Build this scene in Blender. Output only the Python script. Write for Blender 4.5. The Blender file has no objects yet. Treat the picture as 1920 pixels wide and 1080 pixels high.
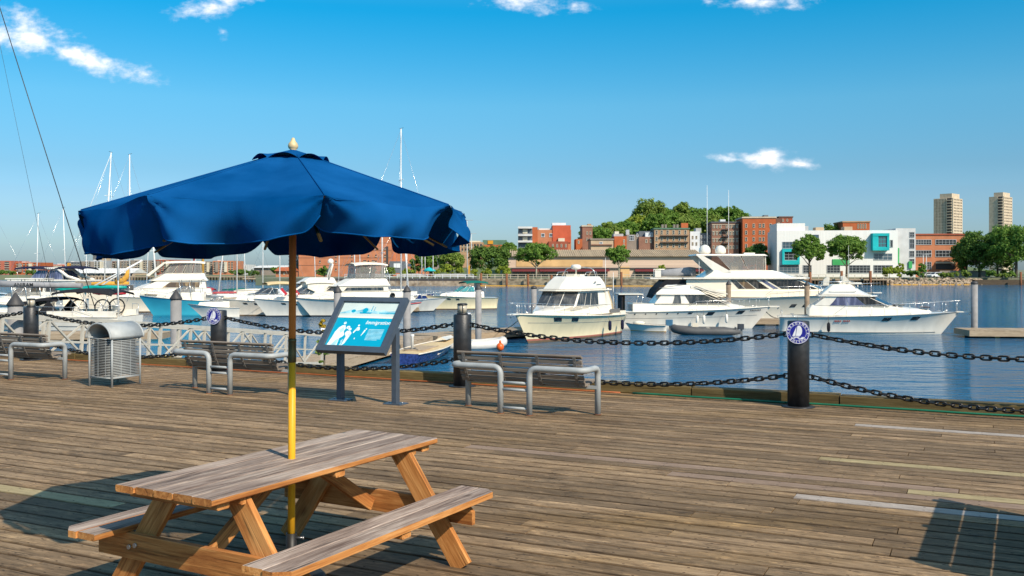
import bpy, math, random
import numpy as np
from mathutils import Vector, Matrix
R = math.radians
scene = bpy.context.scene
COL = scene.collection
rnd = random.Random(7)

# ------------------------------------------------------------------ camera, sky, sun, exposure
EYE, FPX, HOR = 1.9, 1800.0, 505.0
cam = bpy.data.cameras.new('camera'); cam.sensor_width = 36; cam.lens = 33.75
cam.shift_y = -35/1920; cam.clip_end = 6000; cam.clip_start = .05
cam_o = bpy.data.objects.new('camera', cam); COL.objects.link(cam_o)
cam_o.location = (0, 0, EYE); cam_o.rotation_euler = (R(90), 0, 0)
scene.camera = cam_o
SUN_EL, SUN_DIR = R(40), Vector((.460, -.613, .643)).normalized()
sun = bpy.data.lights.new('sun', 'SUN'); sun.energy = 3.4; sun.angle = R(.5); sun.color = (1, .90, .74)
sun_o = bpy.data.objects.new('sun', sun); COL.objects.link(sun_o)
sun_o.rotation_euler = SUN_DIR.to_track_quat('Z', 'Y').to_euler(); sun_o.location = (20, -30, 40)
vs = scene.view_settings
vs.view_transform = 'Standard'; vs.look = 'None'; vs.gamma = 1; vs.use_curve_mapping = False
vs.exposure = .72
scene.cycles.max_bounces = 6; scene.cycles.transparent_max_bounces = 12
scene.cycles.caustics_reflective = False; scene.cycles.caustics_refractive = False

world = bpy.data.worlds.new('World'); scene.world = world; world.use_nodes = True
wt = world.node_tree; wt.nodes.clear()
def wn(t, **k):
    n = wt.nodes.new(t)
    for a, b in k.items(): setattr(n, a, b)
    return n
def wl(a, b): wt.links.new(a, b)
def wmath(op, a, b=None, c=None, clamp=False):
    n = wn('ShaderNodeMath', operation=op, use_clamp=clamp)
    for i, v in enumerate((a, b, c)):
        if v is None: continue
        if isinstance(v, (int, float)): n.inputs[i].default_value = v
        else: wl(v, n.inputs[i])
    return n.outputs[0]
sky = wn('ShaderNodeTexSky', sky_type='NISHITA', sun_disc=False, sun_elevation=SUN_EL,
         sun_rotation=math.atan2(SUN_DIR.x, SUN_DIR.y), air_density=1.0, dust_density=.6, ozone_density=1.0)
hsv = wn('ShaderNodeHueSaturation'); hsv.inputs['Saturation'].default_value = 1.28; hsv.inputs['Hue'].default_value = .485
hsv.inputs['Value'].default_value = 1.0
wl(sky.outputs[0], hsv.inputs['Color'])
tc = wn('ShaderNodeTexCoord'); sep = wn('ShaderNodeSeparateXYZ'); wl(tc.outputs['Generated'], sep.inputs[0])
dx, dy, dz = sep.outputs
tint = wn('ShaderNodeValToRGB'); te = tint.color_ramp.elements               # clear polarised blue in view, paler towards the horizon; overhead warmed to neutralise shade
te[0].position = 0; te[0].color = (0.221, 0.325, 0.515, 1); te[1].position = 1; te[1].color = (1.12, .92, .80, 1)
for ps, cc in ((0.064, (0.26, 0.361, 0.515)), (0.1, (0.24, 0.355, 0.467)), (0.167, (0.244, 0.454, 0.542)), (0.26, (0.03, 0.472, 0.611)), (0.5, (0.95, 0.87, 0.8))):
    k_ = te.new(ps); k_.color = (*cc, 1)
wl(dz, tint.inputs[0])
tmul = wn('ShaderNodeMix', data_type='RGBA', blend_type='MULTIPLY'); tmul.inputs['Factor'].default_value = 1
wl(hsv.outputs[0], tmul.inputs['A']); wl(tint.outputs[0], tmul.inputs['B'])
ay = wmath('MAXIMUM', dy, .02)
cu_, cv_ = wmath('DIVIDE', dx, ay), wmath('DIVIDE', dz, ay)       # tangent of the bearing and of the height
comb = wn('ShaderNodeCombineXYZ'); wl(cu_, comb.inputs[0]); wl(cv_, comb.inputs[1])
wno = wn('ShaderNodeTexNoise'); wno.inputs['Scale'].default_value = 26; wno.inputs['Detail'].default_value = 9; wno.inputs['Roughness'].default_value = .62
mapn = wn('ShaderNodeMapping'); mapn.inputs['Scale'].default_value = (1, 1.7, 1); wl(comb.outputs[0], mapn.inputs[0]); wl(mapn.outputs[0], wno.inputs['Vector'])
wno2 = wn('ShaderNodeTexNoise'); wno2.inputs['Scale'].default_value = 75; wno2.inputs['Detail'].default_value = 6; wl(mapn.outputs[0], wno2.inputs['Vector'])
# small fair-weather clouds: bearing, height, half width, half height, tilt, thickness
CLOUDS = [(-.500, .241, .050, .020, -.22, 1.0), (-.430, .214, .068, .012, -.26, .9), (-.388, .205, .022, .008, -.2, .7), (-.462, .226, .034, .013, -.3, 1.0), (-.535, .25, .03, .02, 0, .8),
          (-.318, .274, .036, .014, .1, .95), (-.296, .283, .040, .012, .3, .8), (-.301, .247, .006, .006, 0, .55), (-.515, .262, .02, .02, .5, .5),
          (.019, .279, .040, .013, 0, .9), (.071, .272, .015, .007, 0, .6), (.262, .279, .055, .007, 0, .6), (.285, .272, .03, .006, .2, .5),
          (.266, .114, .040, .009, -.08, 1.1), (.270, .119, .022, .010, 0, 1.1), (.298, .1105, .022, .006, -.1, 1.0), (.237, .114, .028, .004, -.08, .7)]
dens = None
for (cx, cy, rx, ry, tl, th) in CLOUDS:
    a = wmath('SUBTRACT', cu_, cx); b = wmath('SUBTRACT', cv_, cy); ct, st = math.cos(tl), math.sin(tl)
    p = wmath('MULTIPLY_ADD', b, st, wmath('MULTIPLY', a, ct)); q = wmath('MULTIPLY_ADD', b, ct, wmath('MULTIPLY', a, -st))
    p = wmath('DIVIDE', p, rx*1.25); q = wmath('DIVIDE', q, ry*1.25)
    d = wmath('SQRT', wmath('ADD', wmath('MULTIPLY', p, p), wmath('MULTIPLY', q, q)))
    m = wmath('MULTIPLY', wmath('SUBTRACT', 1, d), th)
    dens = m if dens is None else wmath('SMOOTH_MAX', dens, m, .15)
nz = wmath('MULTIPLY', wmath('SUBTRACT', wno.outputs['Fac'], .52), 2.3)
nz2 = wmath('MULTIPLY', wmath('SUBTRACT', wno2.outputs['Fac'], .5), .7)
mr = wn('ShaderNodeMapRange', interpolation_type='SMOOTHSTEP'); mr.inputs['From Min'].default_value = .0; mr.inputs['From Max'].default_value = 1.05
wl(wmath('ADD', wmath('ADD', dens, nz), nz2), mr.inputs['Value'])
front = wmath('GREATER_THAN', dy, .05)
cden = wmath('MULTIPLY', wmath('MULTIPLY', mr.outputs[0], front), .93)
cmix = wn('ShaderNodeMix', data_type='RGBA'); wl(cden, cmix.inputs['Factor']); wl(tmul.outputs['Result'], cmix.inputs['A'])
ccol = wn('ShaderNodeMix', data_type='RGBA'); wl(mr.outputs[0], ccol.inputs['Factor'])
ccol.inputs['A'].default_value = (3.6, 3.9, 4.4, 1); ccol.inputs['B'].default_value = (5.5, 5.35, 5.3, 1)
wl(ccol.outputs['Result'], cmix.inputs['B'])
bg = wn('ShaderNodeBackground'); bg.inputs['Strength'].default_value = .148
wl(cmix.outputs['Result'], bg.inputs['Color'])
wo = wn('ShaderNodeOutputWorld'); wl(bg.outputs[0], wo.inputs['Surface'])

# ------------------------------------------------------------------ where a sight line of the surveyed picture meets the place
def P(px, py, Y): return Vector(((px-960)/FPX*Y, Y, EYE-(py-HOR)/FPX*Y))
def G(px, py, z=0.0):
    Y = FPX*(EYE-z)/(py-HOR); return Vector(((px-960)/FPX*Y, Y, z))
WATER = -2.4
LAND = -.5

# ------------------------------------------------------------------ materials
MATS = {}
def nodes(name):
    m = bpy.data.materials.new(name); m.use_nodes = True
    t = m.node_tree; b = t.nodes['Principled BSDF']; MATS[name] = m
    return m, t, b
def col(c): return (c[0], c[1], c[2], 1)
def mat(name, c, rough=.5, metal=0, var=.12, vscale=6, bump=0, bscale=40, spec=.5, rand=0, coat=0, c2=None, stretch=None):
    """plain painted or raw surface with soft uneven tone and a little relief"""
    if name in MATS: return MATS[name]
    m, t, b = nodes(name); N, L = t.nodes, t.links
    b.inputs['Roughness'].default_value = rough; b.inputs['Metallic'].default_value = metal
    b.inputs['Specular IOR Level'].default_value = spec; b.inputs['Coat Weight'].default_value = coat
    co = N.new('ShaderNodeTexCoord').outputs['Object']
    if stretch:
        mp = N.new('ShaderNodeMapping'); mp.inputs['Scale'].default_value = stretch; L.new(co, mp.inputs[0]); co = mp.outputs[0]
    no = N.new('ShaderNodeTexNoise'); no.inputs['Scale'].default_value = vscale; no.inputs['Detail'].default_value = 5
    L.new(co, no.inputs['Vector'])
    rp = N.new('ShaderNodeValToRGB'); rp.color_ramp.elements[0].position = .3; rp.color_ramp.elements[1].position = .7
    lo = [x*(1-var) for x in c]; hi = [min(1, x*(1+var*.8)) for x in (c2 or c)]
    rp.color_ramp.elements[0].color = col(lo); rp.color_ramp.elements[1].color = col(hi)
    L.new(no.outputs['Fac'], rp.inputs[0]); out = rp.outputs[0]
    if rand:
        oi = N.new('ShaderNodeObjectInfo'); h = N.new('ShaderNodeHueSaturation')
        mr_ = N.new('ShaderNodeMapRange'); mr_.inputs['To Min'].default_value = 1-rand; mr_.inputs['To Max'].default_value = 1+rand
        L.new(oi.outputs['Random'], mr_.inputs[0]); L.new(mr_.outputs[0], h.inputs['Value']); L.new(out, h.inputs['Color']); out = h.outputs[0]
    L.new(out, b.inputs['Base Color'])
    if bump:
        n2 = N.new('ShaderNodeTexNoise'); n2.inputs['Scale'].default_value = bscale; n2.inputs['Detail'].default_value = 4; L.new(co, n2.inputs['Vector'])
        bp = N.new('ShaderNodeBump'); bp.inputs['Strength'].default_value = bump; bp.inputs['Distance'].default_value = .02
        L.new(n2.outputs['Fac'], bp.inputs['Height']); L.new(bp.outputs[0], b.inputs['Normal'])
    return m
def wood(name, light, mid, dark, grain=9, crack=.35, rand=.18, stain=None, rough=.8, bump=.5, speckle=0, lo=.32, hi=.68, edge=0, knots=0, nails=False):
    """boards whose grain runs along the local X axis of each piece"""
    m, t, b = nodes(name); N, L = t.nodes, t.links
    b.inputs['Roughness'].default_value = rough; b.inputs['Specular IOR Level'].default_value = .25
    co = N.new('ShaderNodeTexCoord').outputs['Object']; oi = N.new('ShaderNodeObjectInfo').outputs['Random']
    mul = N.new('ShaderNodeMath'); mul.operation = 'MULTIPLY'; mul.inputs[1].default_value = 91; L.new(oi, mul.inputs[0])
    off = N.new('ShaderNodeCombineXYZ')
    for i in range(3): L.new(mul.outputs[0], off.inputs[i])
    add = N.new('ShaderNodeVectorMath'); add.operation = 'ADD'; L.new(co, add.inputs[0]); L.new(off.outputs[0], add.inputs[1])
    def noise(sc, scale, detail, dist=0, rough_=.6):
        mp = N.new('ShaderNodeMapping'); mp.inputs['Scale'].default_value = sc; L.new(add.outputs[0], mp.inputs[0])
        n = N.new('ShaderNodeTexNoise'); n.inputs['Scale'].default_value = scale; n.inputs['Detail'].default_value = detail
        n.inputs['Distortion'].default_value = dist; n.inputs['Roughness'].default_value = rough_; L.new(mp.outputs[0], n.inputs['Vector']); return n.outputs['Fac']
    broad = noise((.35, 2.2, 2.2), 3.0, 4, .6)
    fine = noise((.09, 1.6, 1.6), grain*4, 6, .9, .7)
    rp = N.new('ShaderNodeValToRGB'); e = rp.color_ramp.elements
    e[0].position = lo; e[0].color = col(dark); e[1].position = hi; e[1].color = col(light); k = e.new(.5); k.color = col(mid)
    mx = N.new('ShaderNodeMath'); mx.operation = 'MULTIPLY_ADD'; mx.inputs[1].default_value = .55
    L.new(fine, mx.inputs[0])
    m2 = N.new('ShaderNodeMath'); m2.operation = 'MULTIPLY'; m2.inputs[1].default_value = .45; L.new(broad, m2.inputs[0]); L.new(m2.outputs[0], mx.inputs[2])
    L.new(mx.outputs[0], rp.inputs[0])
    h = N.new('ShaderNodeHueSaturation'); mr_ = N.new('ShaderNodeMapRange'); mr_.inputs['To Min'].default_value = 1-rand; mr_.inputs['To Max'].default_value = 1+rand
    L.new(oi, mr_.inputs[0]); L.new(mr_.outputs[0], h.inputs['Value']); L.new(rp.outputs[0], h.inputs['Color']); out = h.outputs[0]
    if speckle:   # short bleached and dark flecks of weathered timber
        for (sc2, scale2, p0, p1, c2_, bl) in (((.5, 1.2, 1), 10, .54, .66, (1.75, 1.7, 1.65), 'MULTIPLY'), ((.33, 1.0, 1), 11, .55, .64, (.36, .33, .31), 'MULTIPLY'), ((.3, 2.6, 1), 16, .58, .66, (.25, .22, .2), 'MULTIPLY')):
            nn_ = noise(sc2, scale2, 5, .2, .75); mr3 = N.new('ShaderNodeMapRange'); mr3.inputs['From Min'].default_value = p0; mr3.inputs['From Max'].default_value = p1; mr3.inputs['To Max'].default_value = speckle
            L.new(nn_, mr3.inputs[0]); q3 = N.new('ShaderNodeMix'); q3.data_type = 'RGBA'; q3.blend_type = bl; L.new(mr3.outputs[0], q3.inputs['Factor']); L.new(out, q3.inputs['A']); q3.inputs['B'].default_value = col(c2_); out = q3.outputs['Result']
            add = N.new('ShaderNodeVectorMath'); add.operation = 'ADD'; L.new(co, add.inputs[0]); add.inputs[1].default_value = (3.3, 7.1, 1.7)
    # checks: thin dark splits along the grain
    ck = noise((.06, 1.9, 1.9), grain*3.1, 3, .3)
    cr = N.new('ShaderNodeValToRGB'); cr.color_ramp.elements[0].position = .29; cr.color_ramp.elements[0].color = (crack, crack, crack, 1)
    cr.color_ramp.elements[1].position = .40; cr.color_ramp.elements[1].color = (1, 1, 1, 1); L.new(ck, cr.inputs[0])
    mm = N.new('ShaderNodeMix'); mm.data_type = 'RGBA'; mm.blend_type = 'MULTIPLY'; mm.inputs['Factor'].default_value = .9
    L.new(out, mm.inputs['A']); L.new(cr.outputs[0], mm.inputs['B']); out = mm.outputs['Result']
    sx = N.new('ShaderNodeSeparateXYZ'); L.new(co, sx.inputs[0])
    def fm(op, a, b_=None):
        n = N.new('ShaderNodeMath'); n.operation = op
        for i_, v_ in enumerate((a, b_)):
            if v_ is None: continue
            if isinstance(v_, (int, float)): n.inputs[i_].default_value = v_
            else: L.new(v_, n.inputs[i_])
        return n.outputs[0]
    def darken(fac, colr):
        nonlocal out
        q = N.new('ShaderNodeMix'); q.data_type = 'RGBA'; q.blend_type = 'MULTIPLY'; L.new(fac, q.inputs['Factor']); L.new(out, q.inputs['A']); q.inputs['B'].default_value = col(colr); out = q.outputs['Result']
    if edge:     # dirt and rot along both long plank edges, darkened so shaded gaps read wider
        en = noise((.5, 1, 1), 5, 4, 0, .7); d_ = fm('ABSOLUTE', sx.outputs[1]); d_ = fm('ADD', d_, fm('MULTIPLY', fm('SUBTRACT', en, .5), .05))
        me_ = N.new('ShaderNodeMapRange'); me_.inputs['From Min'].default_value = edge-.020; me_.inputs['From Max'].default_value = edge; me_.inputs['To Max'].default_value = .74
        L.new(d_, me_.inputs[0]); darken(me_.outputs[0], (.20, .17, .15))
    if nails:
        fx = fm('ABSOLUTE', fm('SUBTRACT', fm('FRACT', fm('DIVIDE', sx.outputs[0], .4)), .5)); fy = fm('ABSOLUTE', fm('SUBTRACT', fm('ABSOLUTE', sx.outputs[1]), .055))
        darken(fm('MULTIPLY', fm('LESS_THAN', fx, .022), fm('LESS_THAN', fy, .006)), (.18, .13, .10))
    if knots:
        mpk = N.new('ShaderNodeMapping'); mpk.inputs['Scale'].default_value = (.45, 1, 1); L.new(add.outputs[0], mpk.inputs[0])
        vk = N.new('ShaderNodeTexVoronoi'); vk.inputs['Scale'].default_value = 3.2; vk.inputs['Randomness'].default_value = 1; L.new(mpk.outputs[0], vk.inputs['Vector'])
        mk = N.new('ShaderNodeMapRange'); mk.inputs['From Min'].default_value = .10; mk.inputs['From Max'].default_value = .03; mk.inputs['To Max'].default_value = knots; L.new(vk.outputs['Distance'], mk.inputs[0]); darken(mk.outputs[0], (.22, .15, .10))
    if stain:
        gp = N.new('ShaderNodeNewGeometry').outputs['Position']
        for (sc, scale, lo, hi, colr, amt) in stain:
            mp = N.new('ShaderNodeMapping'); mp.inputs['Rotation'].default_value = (0, 0, R(26)); mp.inputs['Scale'].default_value = sc
            L.new(gp, mp.inputs[0])
            n = N.new('ShaderNodeTexNoise'); n.inputs['Scale'].default_value = scale; n.inputs['Detail'].default_value = 6; n.inputs['Roughness'].default_value = .65
            L.new(mp.outputs[0], n.inputs['Vector'])
            mr2 = N.new('ShaderNodeMapRange'); mr2.inputs['From Min'].default_value = lo; mr2.inputs['From Max'].default_value = hi; mr2.inputs['To Max'].default_value = amt
            L.new(n.outputs['Fac'], mr2.inputs[0])
            q = N.new('ShaderNodeMix'); q.data_type = 'RGBA'; q.blend_type = 'MULTIPLY'; L.new(mr2.outputs[0], q.inputs['Factor'])
            L.new(out, q.inputs['A']); q.inputs['B'].default_value = col(colr); out = q.outputs['Result']
    L.new(out, b.inputs['Base Color'])
    bp = N.new('ShaderNodeBump'); bp.inputs['Strength'].default_value = bump; bp.inputs['Distance'].default_value = .006
    L.new(mx.outputs[0], bp.inputs['Height'])
    bp2 = N.new('ShaderNodeBump'); bp2.inputs['Strength'].default_value = bump; bp2.inputs['Distance'].default_value = .01
    L.new(cr.outputs[0], bp2.inputs['Height']); L.new(bp.outputs[0], bp2.inputs['Normal']); L.new(bp2.outputs[0], b.inputs['Normal'])
    return m
def glass(name, c, rough=.04, alpha=1.0):
    m, t, b = nodes(name); b.inputs['Base Color'].default_value = col(c); b.inputs['Roughness'].default_value = rough
    b.inputs['Specular IOR Level'].default_value = .8; b.inputs['Alpha'].default_value = alpha
    return m

DECK_STAIN = [((.20, 1.0, 1), .55, .52, .72, (.80, .70, .38), .7), ((.3, 1.2, 1), 1.1, .52, .75, (.62, .55, .48), .6)]
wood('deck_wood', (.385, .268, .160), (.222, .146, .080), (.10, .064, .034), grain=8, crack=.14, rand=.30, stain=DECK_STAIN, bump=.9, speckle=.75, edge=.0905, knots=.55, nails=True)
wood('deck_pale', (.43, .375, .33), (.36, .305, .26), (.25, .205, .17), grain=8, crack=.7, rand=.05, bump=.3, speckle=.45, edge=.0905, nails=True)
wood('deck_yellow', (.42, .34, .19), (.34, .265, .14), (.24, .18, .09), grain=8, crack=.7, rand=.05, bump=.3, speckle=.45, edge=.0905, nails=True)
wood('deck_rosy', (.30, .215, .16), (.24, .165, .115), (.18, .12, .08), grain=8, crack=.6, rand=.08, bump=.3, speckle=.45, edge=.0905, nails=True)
wood('table_grey', (.48, .39, .325), (.29, .22, .18), (.13, .088, .070), grain=7, crack=.22, rand=.14, bump=.9, lo=.38, hi=.62, knots=.6)
wood('table_warm', (.64, .31, .105), (.46, .185, .05), (.24, .078, .019), grain=6, crack=.5, rand=.18, bump=.45, lo=.38, hi=.62, knots=.8)
wood('bench_slat', (.30, .25, .205), (.22, .18, .145), (.13, .10, .08), grain=9, crack=.5, rand=.1, bump=.4)
wood('kerb_wood', (.22, .165, .075), (.135, .095, .035), (.065, .045, .018), grain=7, crack=.35, rand=.3, bump=.8)
wood('pole_orange', (.68, .26, .055), (.56, .19, .035), (.42, .13, .02), grain=9, crack=.85, rand=.0, bump=.1, rough=.35)
wood('pole_yellow', (.84, .44, .025), (.78, .38, .02), (.66, .29, .014), grain=9, crack=.9, rand=.0, bump=.1, rough=.4)
wood('dock_wood', (.46, .36, .25), (.36, .27, .18), (.24, .17, .11), grain=7, crack=.5, rand=.12, bump=.4)
wood('pier_dark', (.11, .08, .05), (.07, .05, .032), (.035, .025, .018), grain=6, crack=.4, rand=.2)
mat('galv', (.34, .355, .355), .58, .05, .10, 9, .08, 90, rand=.03)
mat('alloy', (.47, .43, .36), .5, 0, .12, 5)
mat('bracket_grey', (.20, .19, .18), .5, .4)
mat('rust', (.20, .075, .03), .85, 0, .4, 30)
mat('bollard_black', (.028, .028, .030), .42, .2, .35, 14, .15, 60)
mat('chain_iron', (.035, .032, .030), .33, .75, .5, 25, .2, 60)
mat('plaque_blue', (.012, .014, .26), .35)
mat('plaque_white', (.78, .78, .82), .4)
mat('lamp_glass', (.50, .44, .34), .25, 0, .2, 8)
mat('sign_frame', (.060, .078, .105), .42, .1, .10, 12, rand=.02)
mat('print_teal', (.0, .33, .50), .3, 0, .06, 3)
mat('print_pale', (.58, .66, .62), .3, 0, .10, 3)
mat('print_wash', (.18, .52, .66), .3, 0, .3, 9, c2=(.42, .66, .72))
mat('print_cream', (.80, .78, .66), .3, 0, .02)
mat('print_white', (.78, .83, .80), .3, 0, .14, 14)
mat('print_mist', (.38, .66, .74), .3, 0, .2, 12)
mat('canvas_blue', (.001, .058, .200), .9, 0, .20, 2.2, .16, 230, spec=.0, c2=(.006, .078, .235))
mat('finial_wood', (.62, .47, .24), .5, 0, .15, 30)
mat('bronze', (.10, .075, .03), .35, .7)
mat('black_steel', (.02, .02, .02), .5, .3)
mat('bolt_steel', (.45, .45, .45), .35, .9)
mat('hose_green', (.008, .14, .075), .45)
mat('cord_orange', (.42, .11, .03), .6)
mat('pile_grey', (.235, .225, .22), .75, 0, .18, 3, .1, 20, rand=.08)
mat('pile_brown', (.23, .165, .11), .8, 0, .3, 4)
mat('pile_cap', (.045, .042, .042), .6)
mat('gel', (.77, .715, .62), .22, 0, .07, 1.0, coat=.3, stretch=(2.2, 2.2, .35))
mat('gel_cream', (.84, .71, .45), .22, 0, .07, 1.0, coat=.3, stretch=(2.2, 2.2, .35))
mat('gel_warm', (.76, .67, .53), .24, 0, .05, 1.2, coat=.3)
mat('gel_aqua', (.05, .43, .56), .25, 0, .06, 1.2, coat=.3)
mat('gel_navy', (.015, .03, .13), .25, 0, .5, 8, c2=(.03, .06, .22), coat=.3)
mat('boot_dark', (.03, .03, .035), .6)
mat('boot_brown', (.16, .105, .06), .7, 0, .3, 3)
mat('stripe_red', (.42, .14, .10), .5)
mat('stripe_grey', (.20, .20, .20), .5)
def pane(name, a, b_, sc=2.2):     # window glass with a curtained, cluttered interior dimly seen behind it
    m, t, b = nodes(name); N, L = t.nodes, t.links
    mp = N.new('ShaderNodeMapping'); mp.inputs['Scale'].default_value = (sc, sc, .5); L.new(N.new('ShaderNodeTexCoord').outputs['Object'], mp.inputs[0])
    n = N.new('ShaderNodeTexNoise'); n.inputs['Scale'].default_value = 1.6; n.inputs['Detail'].default_value = 4; L.new(mp.outputs[0], n.inputs['Vector'])
    rp = N.new('ShaderNodeValToRGB'); e = rp.color_ramp.elements; e[0].position = .46; e[0].color = col(a); e[1].position = .66; e[1].color = col(b_); L.new(n.outputs['Fac'], rp.inputs[0])
    L.new(rp.outputs[0], b.inputs['Base Color']); b.inputs['Roughness'].default_value = .05; b.inputs['Specular IOR Level'].default_value = .7
pane('pane_dark', (.016, .017, .02), (.10, .09, .08)); pane('pane_blue', (.07, .08, .15), (.20, .22, .34)); pane('pane_grey', (.05, .05, .052), (.13, .125, .115)); pane('pane_amber', (.10, .06, .03), (.36, .24, .11)); glass('pane_teal', (.06, .30, .31), .12, .8)
glass('pane_clear', (.30, .27, .24), .08, .38)
mat('steel', (.70, .69, .67), .25, .8, .05)
mat('canvas_navy', (.014, .016, .042), .9, spec=.15)
mat('canvas_black', (.02, .02, .024), .9, spec=.15)
mat('canvas_tan', (.55, .42, .24), .9, spec=.15)
mat('canvas_gold', (.62, .33, .06), .9, spec=.15)
mat('canvas_cream', (.72, .66, .55), .9, spec=.15)
mat('canvas_green', (.008, .12, .10), .9, spec=.15)
mat('canvas_red', (.40, .03, .035), .9, spec=.15)
mat('canvas_blue2', (.03, .10, .30), .9, spec=.15)
mat('sail_grey', (.27, .27, .28), .85, 0, .15, 2, spec=.15)
mat('mast_white', (.74, .73, .70), .35)
mat('mast_wood', (.55, .30, .05), .45)
mat('mast_red', (.28, .03, .03), .45)
mat('wire', (.06, .06, .06), .5, .5)
mat('rope', (.20, .17, .13), .9)
mat('rubber_grey', (.085, .082, .08), .6, 0, .15, 4)
mat('rubber_white', (.60, .57, .52), .5, 0, .06, 4)
mat('outboard_blue', (.06, .16, .26), .35)
mat('outboard_dark', (.05, .055, .065), .35)
mat('orange_buoy', (.80, .12, .012), .4)
mat('teal_kayak', (.0, .30, .25), .4)
mat('letter_black', (.02, .02, .02), .6)
mat('letter_red', (.30, .06, .04), .5)
mat('trim_red', (.45, .02, .03), .5)
# ------------------------------------------------------------------ mesh building
class MB:
    def __init__(s): s.v, s.f, s.m, s.s = [], [], [], []
    def add(s, vs_, fs, mi=0, smooth=False):
        o = len(s.v); s.v += [tuple(p) for p in vs_]
        for f in fs: s.f.append([i+o for i in f]); s.m.append(mi); s.s.append(smooth)
        return s
    def box(s, c, d, mi=0, rz=0):
        x, y, z = d[0]/2, d[1]/2, d[2]/2; ca, sa = math.cos(rz), math.sin(rz)
        vs_ = [(c[0]+a*x*ca-b*y*sa, c[1]+a*x*sa+b*y*ca, c[2]+e*z) for e in (-1, 1) for b in (-1, 1) for a in (-1, 1)]
        return s.add(vs_, [(0, 2, 3, 1), (4, 5, 7, 6), (0, 1, 5, 4), (2, 6, 7, 3), (0, 4, 6, 2), (1, 3, 7, 5)], mi)
    def beam(s, a, b, w, h, mi=0, up=(0, 0, 1), ch=0):
        """bar from a to b, width w across, h along up; ch cuts the long edges"""
        a, b = Vector(a), Vector(b); x = (b-a).normalized(); u = Vector(up)
        y = u.cross(x)
        if y.length < 1e-4: y = Vector((0, 1, 0)).cross(x)
        y.normalize(); z = x.cross(y)
        if ch: prof = [(-w/2+ch, -h/2), (w/2-ch, -h/2), (w/2, -h/2+ch), (w/2, h/2-ch), (w/2-ch, h/2), (-w/2+ch, h/2), (-w/2, h/2-ch), (-w/2, -h/2+ch)]
        else: prof = [(-w/2, -h/2), (w/2, -h/2), (w/2, h/2), (-w/2, h/2)]
        n = len(prof); vs_ = [p+y*q[0]+z*q[1] for p in (a, b) for q in prof]
        fs = [(i, (i+1) % n, (i+1) % n+n, i+n) for i in range(n)]+[tuple(range(n))[::-1], tuple(range(n, 2*n))]
        return s.add(vs_, fs, mi)
    def tube(s, pts, r, n=8, mi=0, closed=False, caps=True):
        pts = [Vector(p) for p in pts]; k = len(pts); rs = r if isinstance(r, (list, tuple)) else [r]*k
        vs_ = []; prev = None
        for i, p in enumerate(pts):
            if closed: d = pts[(i+1) % k]-pts[i-1]
            else: d = (pts[min(i+1, k-1)]-pts[max(i-1, 0)])
            d.normalize()
            if prev is None:
                a = Vector((0, 0, 1)) if abs(d.z) < .9 else Vector((1, 0, 0)); u = d.cross(a).normalized()
            else: u = (prev-d*prev.dot(d)).normalized()
            prev = u; w = d.cross(u)
            vs_ += [p+(u*math.cos(2*math.pi*j/n)+w*math.sin(2*math.pi*j/n))*rs[i] for j in range(n)]
        fs = []
        for i in range(k if closed else k-1):
            a, b = i*n, ((i+1) % k)*n
            fs += [(a+j, a+(j+1) % n, b+(j+1) % n, b+j) for j in range(n)]
        s.add(vs_, fs, mi, True)
        if caps and not closed:
            o = len(s.v)-k*n
            s.f.append([o+j for j in range(n)][::-1]); s.m.append(mi); s.s.append(False)
            s.f.append([o+(k-1)*n+j for j in range(n)]); s.m.append(mi); s.s.append(False)
        return s
    def lathe(s, prof, n=16, c=(0, 0, 0), mi=0, smooth=True, axis='z'):
        vs_ = []
        for r, z in prof:
            for j in range(n):
                a = 2*math.pi*j/n; q = (r*math.cos(a), r*math.sin(a), z)
                if axis == 'y': q = (q[0], z, q[1])
                if axis == 'x': q = (z, q[0], q[1])
                vs_.append((q[0]+c[0], q[1]+c[1], q[2]+c[2]))
        k = len(prof); fs = [(i*n+j, i*n+(j+1) % n, (i+1)*n+(j+1) % n, (i+1)*n+j) for i in range(k-1) for j in range(n)]
        s.add(vs_, fs, mi, smooth); o = len(s.v)-k*n
        for i in (0, k-1):
            if prof[i][0] > 1e-5: s.f.append([o+i*n+j for j in range(n)][::(-1 if i == 0 else 1)]); s.m.append(mi); s.s.append(False)
        return s
    def loft(s, rings, mi=0, smooth=True, closed=True, caps=(1, 1), mis=None):
        n = len(rings[0]); vs_ = [p for r in rings for p in r]; o = len(s.v); s.v += [tuple(p) for p in vs_]
        for i in range(len(rings)-1):
            for j in range(n if closed else n-1):
                s.f.append([o+i*n+j, o+i*n+(j+1) % n, o+(i+1)*n+(j+1) % n, o+(i+1)*n+j]); s.m.append(mis[j] if mis else mi); s.s.append(smooth)
        if caps[0]: s.f.append([o+j for j in range(n)][::-1]); s.m.append(mi); s.s.append(False)
        if caps[1]: s.f.append([o+(len(rings)-1)*n+j for j in range(n)]); s.m.append(mi); s.s.append(False)
        return s
    def prism(s, poly, a, b, axis='y', mi=0, smooth=False):
        """closed outline pushed along an axis from a to b; the outline lies in the two other axes"""
        def pt(q, k):
            return {'x': (k, q[0], q[1]), 'y': (q[0], k, q[1]), 'z': (q[0], q[1], k)}[axis]
        return s.loft([[pt(q, a) for q in poly], [pt(q, b) for q in poly]], mi, smooth)
    def sphere(s, c, r, n=12, k=8, mi=0, sc=(1, 1, 1)):
        pr = [(max(1e-6, math.sin(math.pi*i/k)), -math.cos(math.pi*i/k)) for i in range(k+1)]
        o = len(s.v); s.lathe(pr, n, (0, 0, 0), mi)
        for i in range(o, len(s.v)):
            p = s.v[i]; s.v[i] = (c[0]+p[0]*r*sc[0], c[1]+p[1]*r*sc[1], c[2]+p[2]*r*sc[2])
        return s
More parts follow.
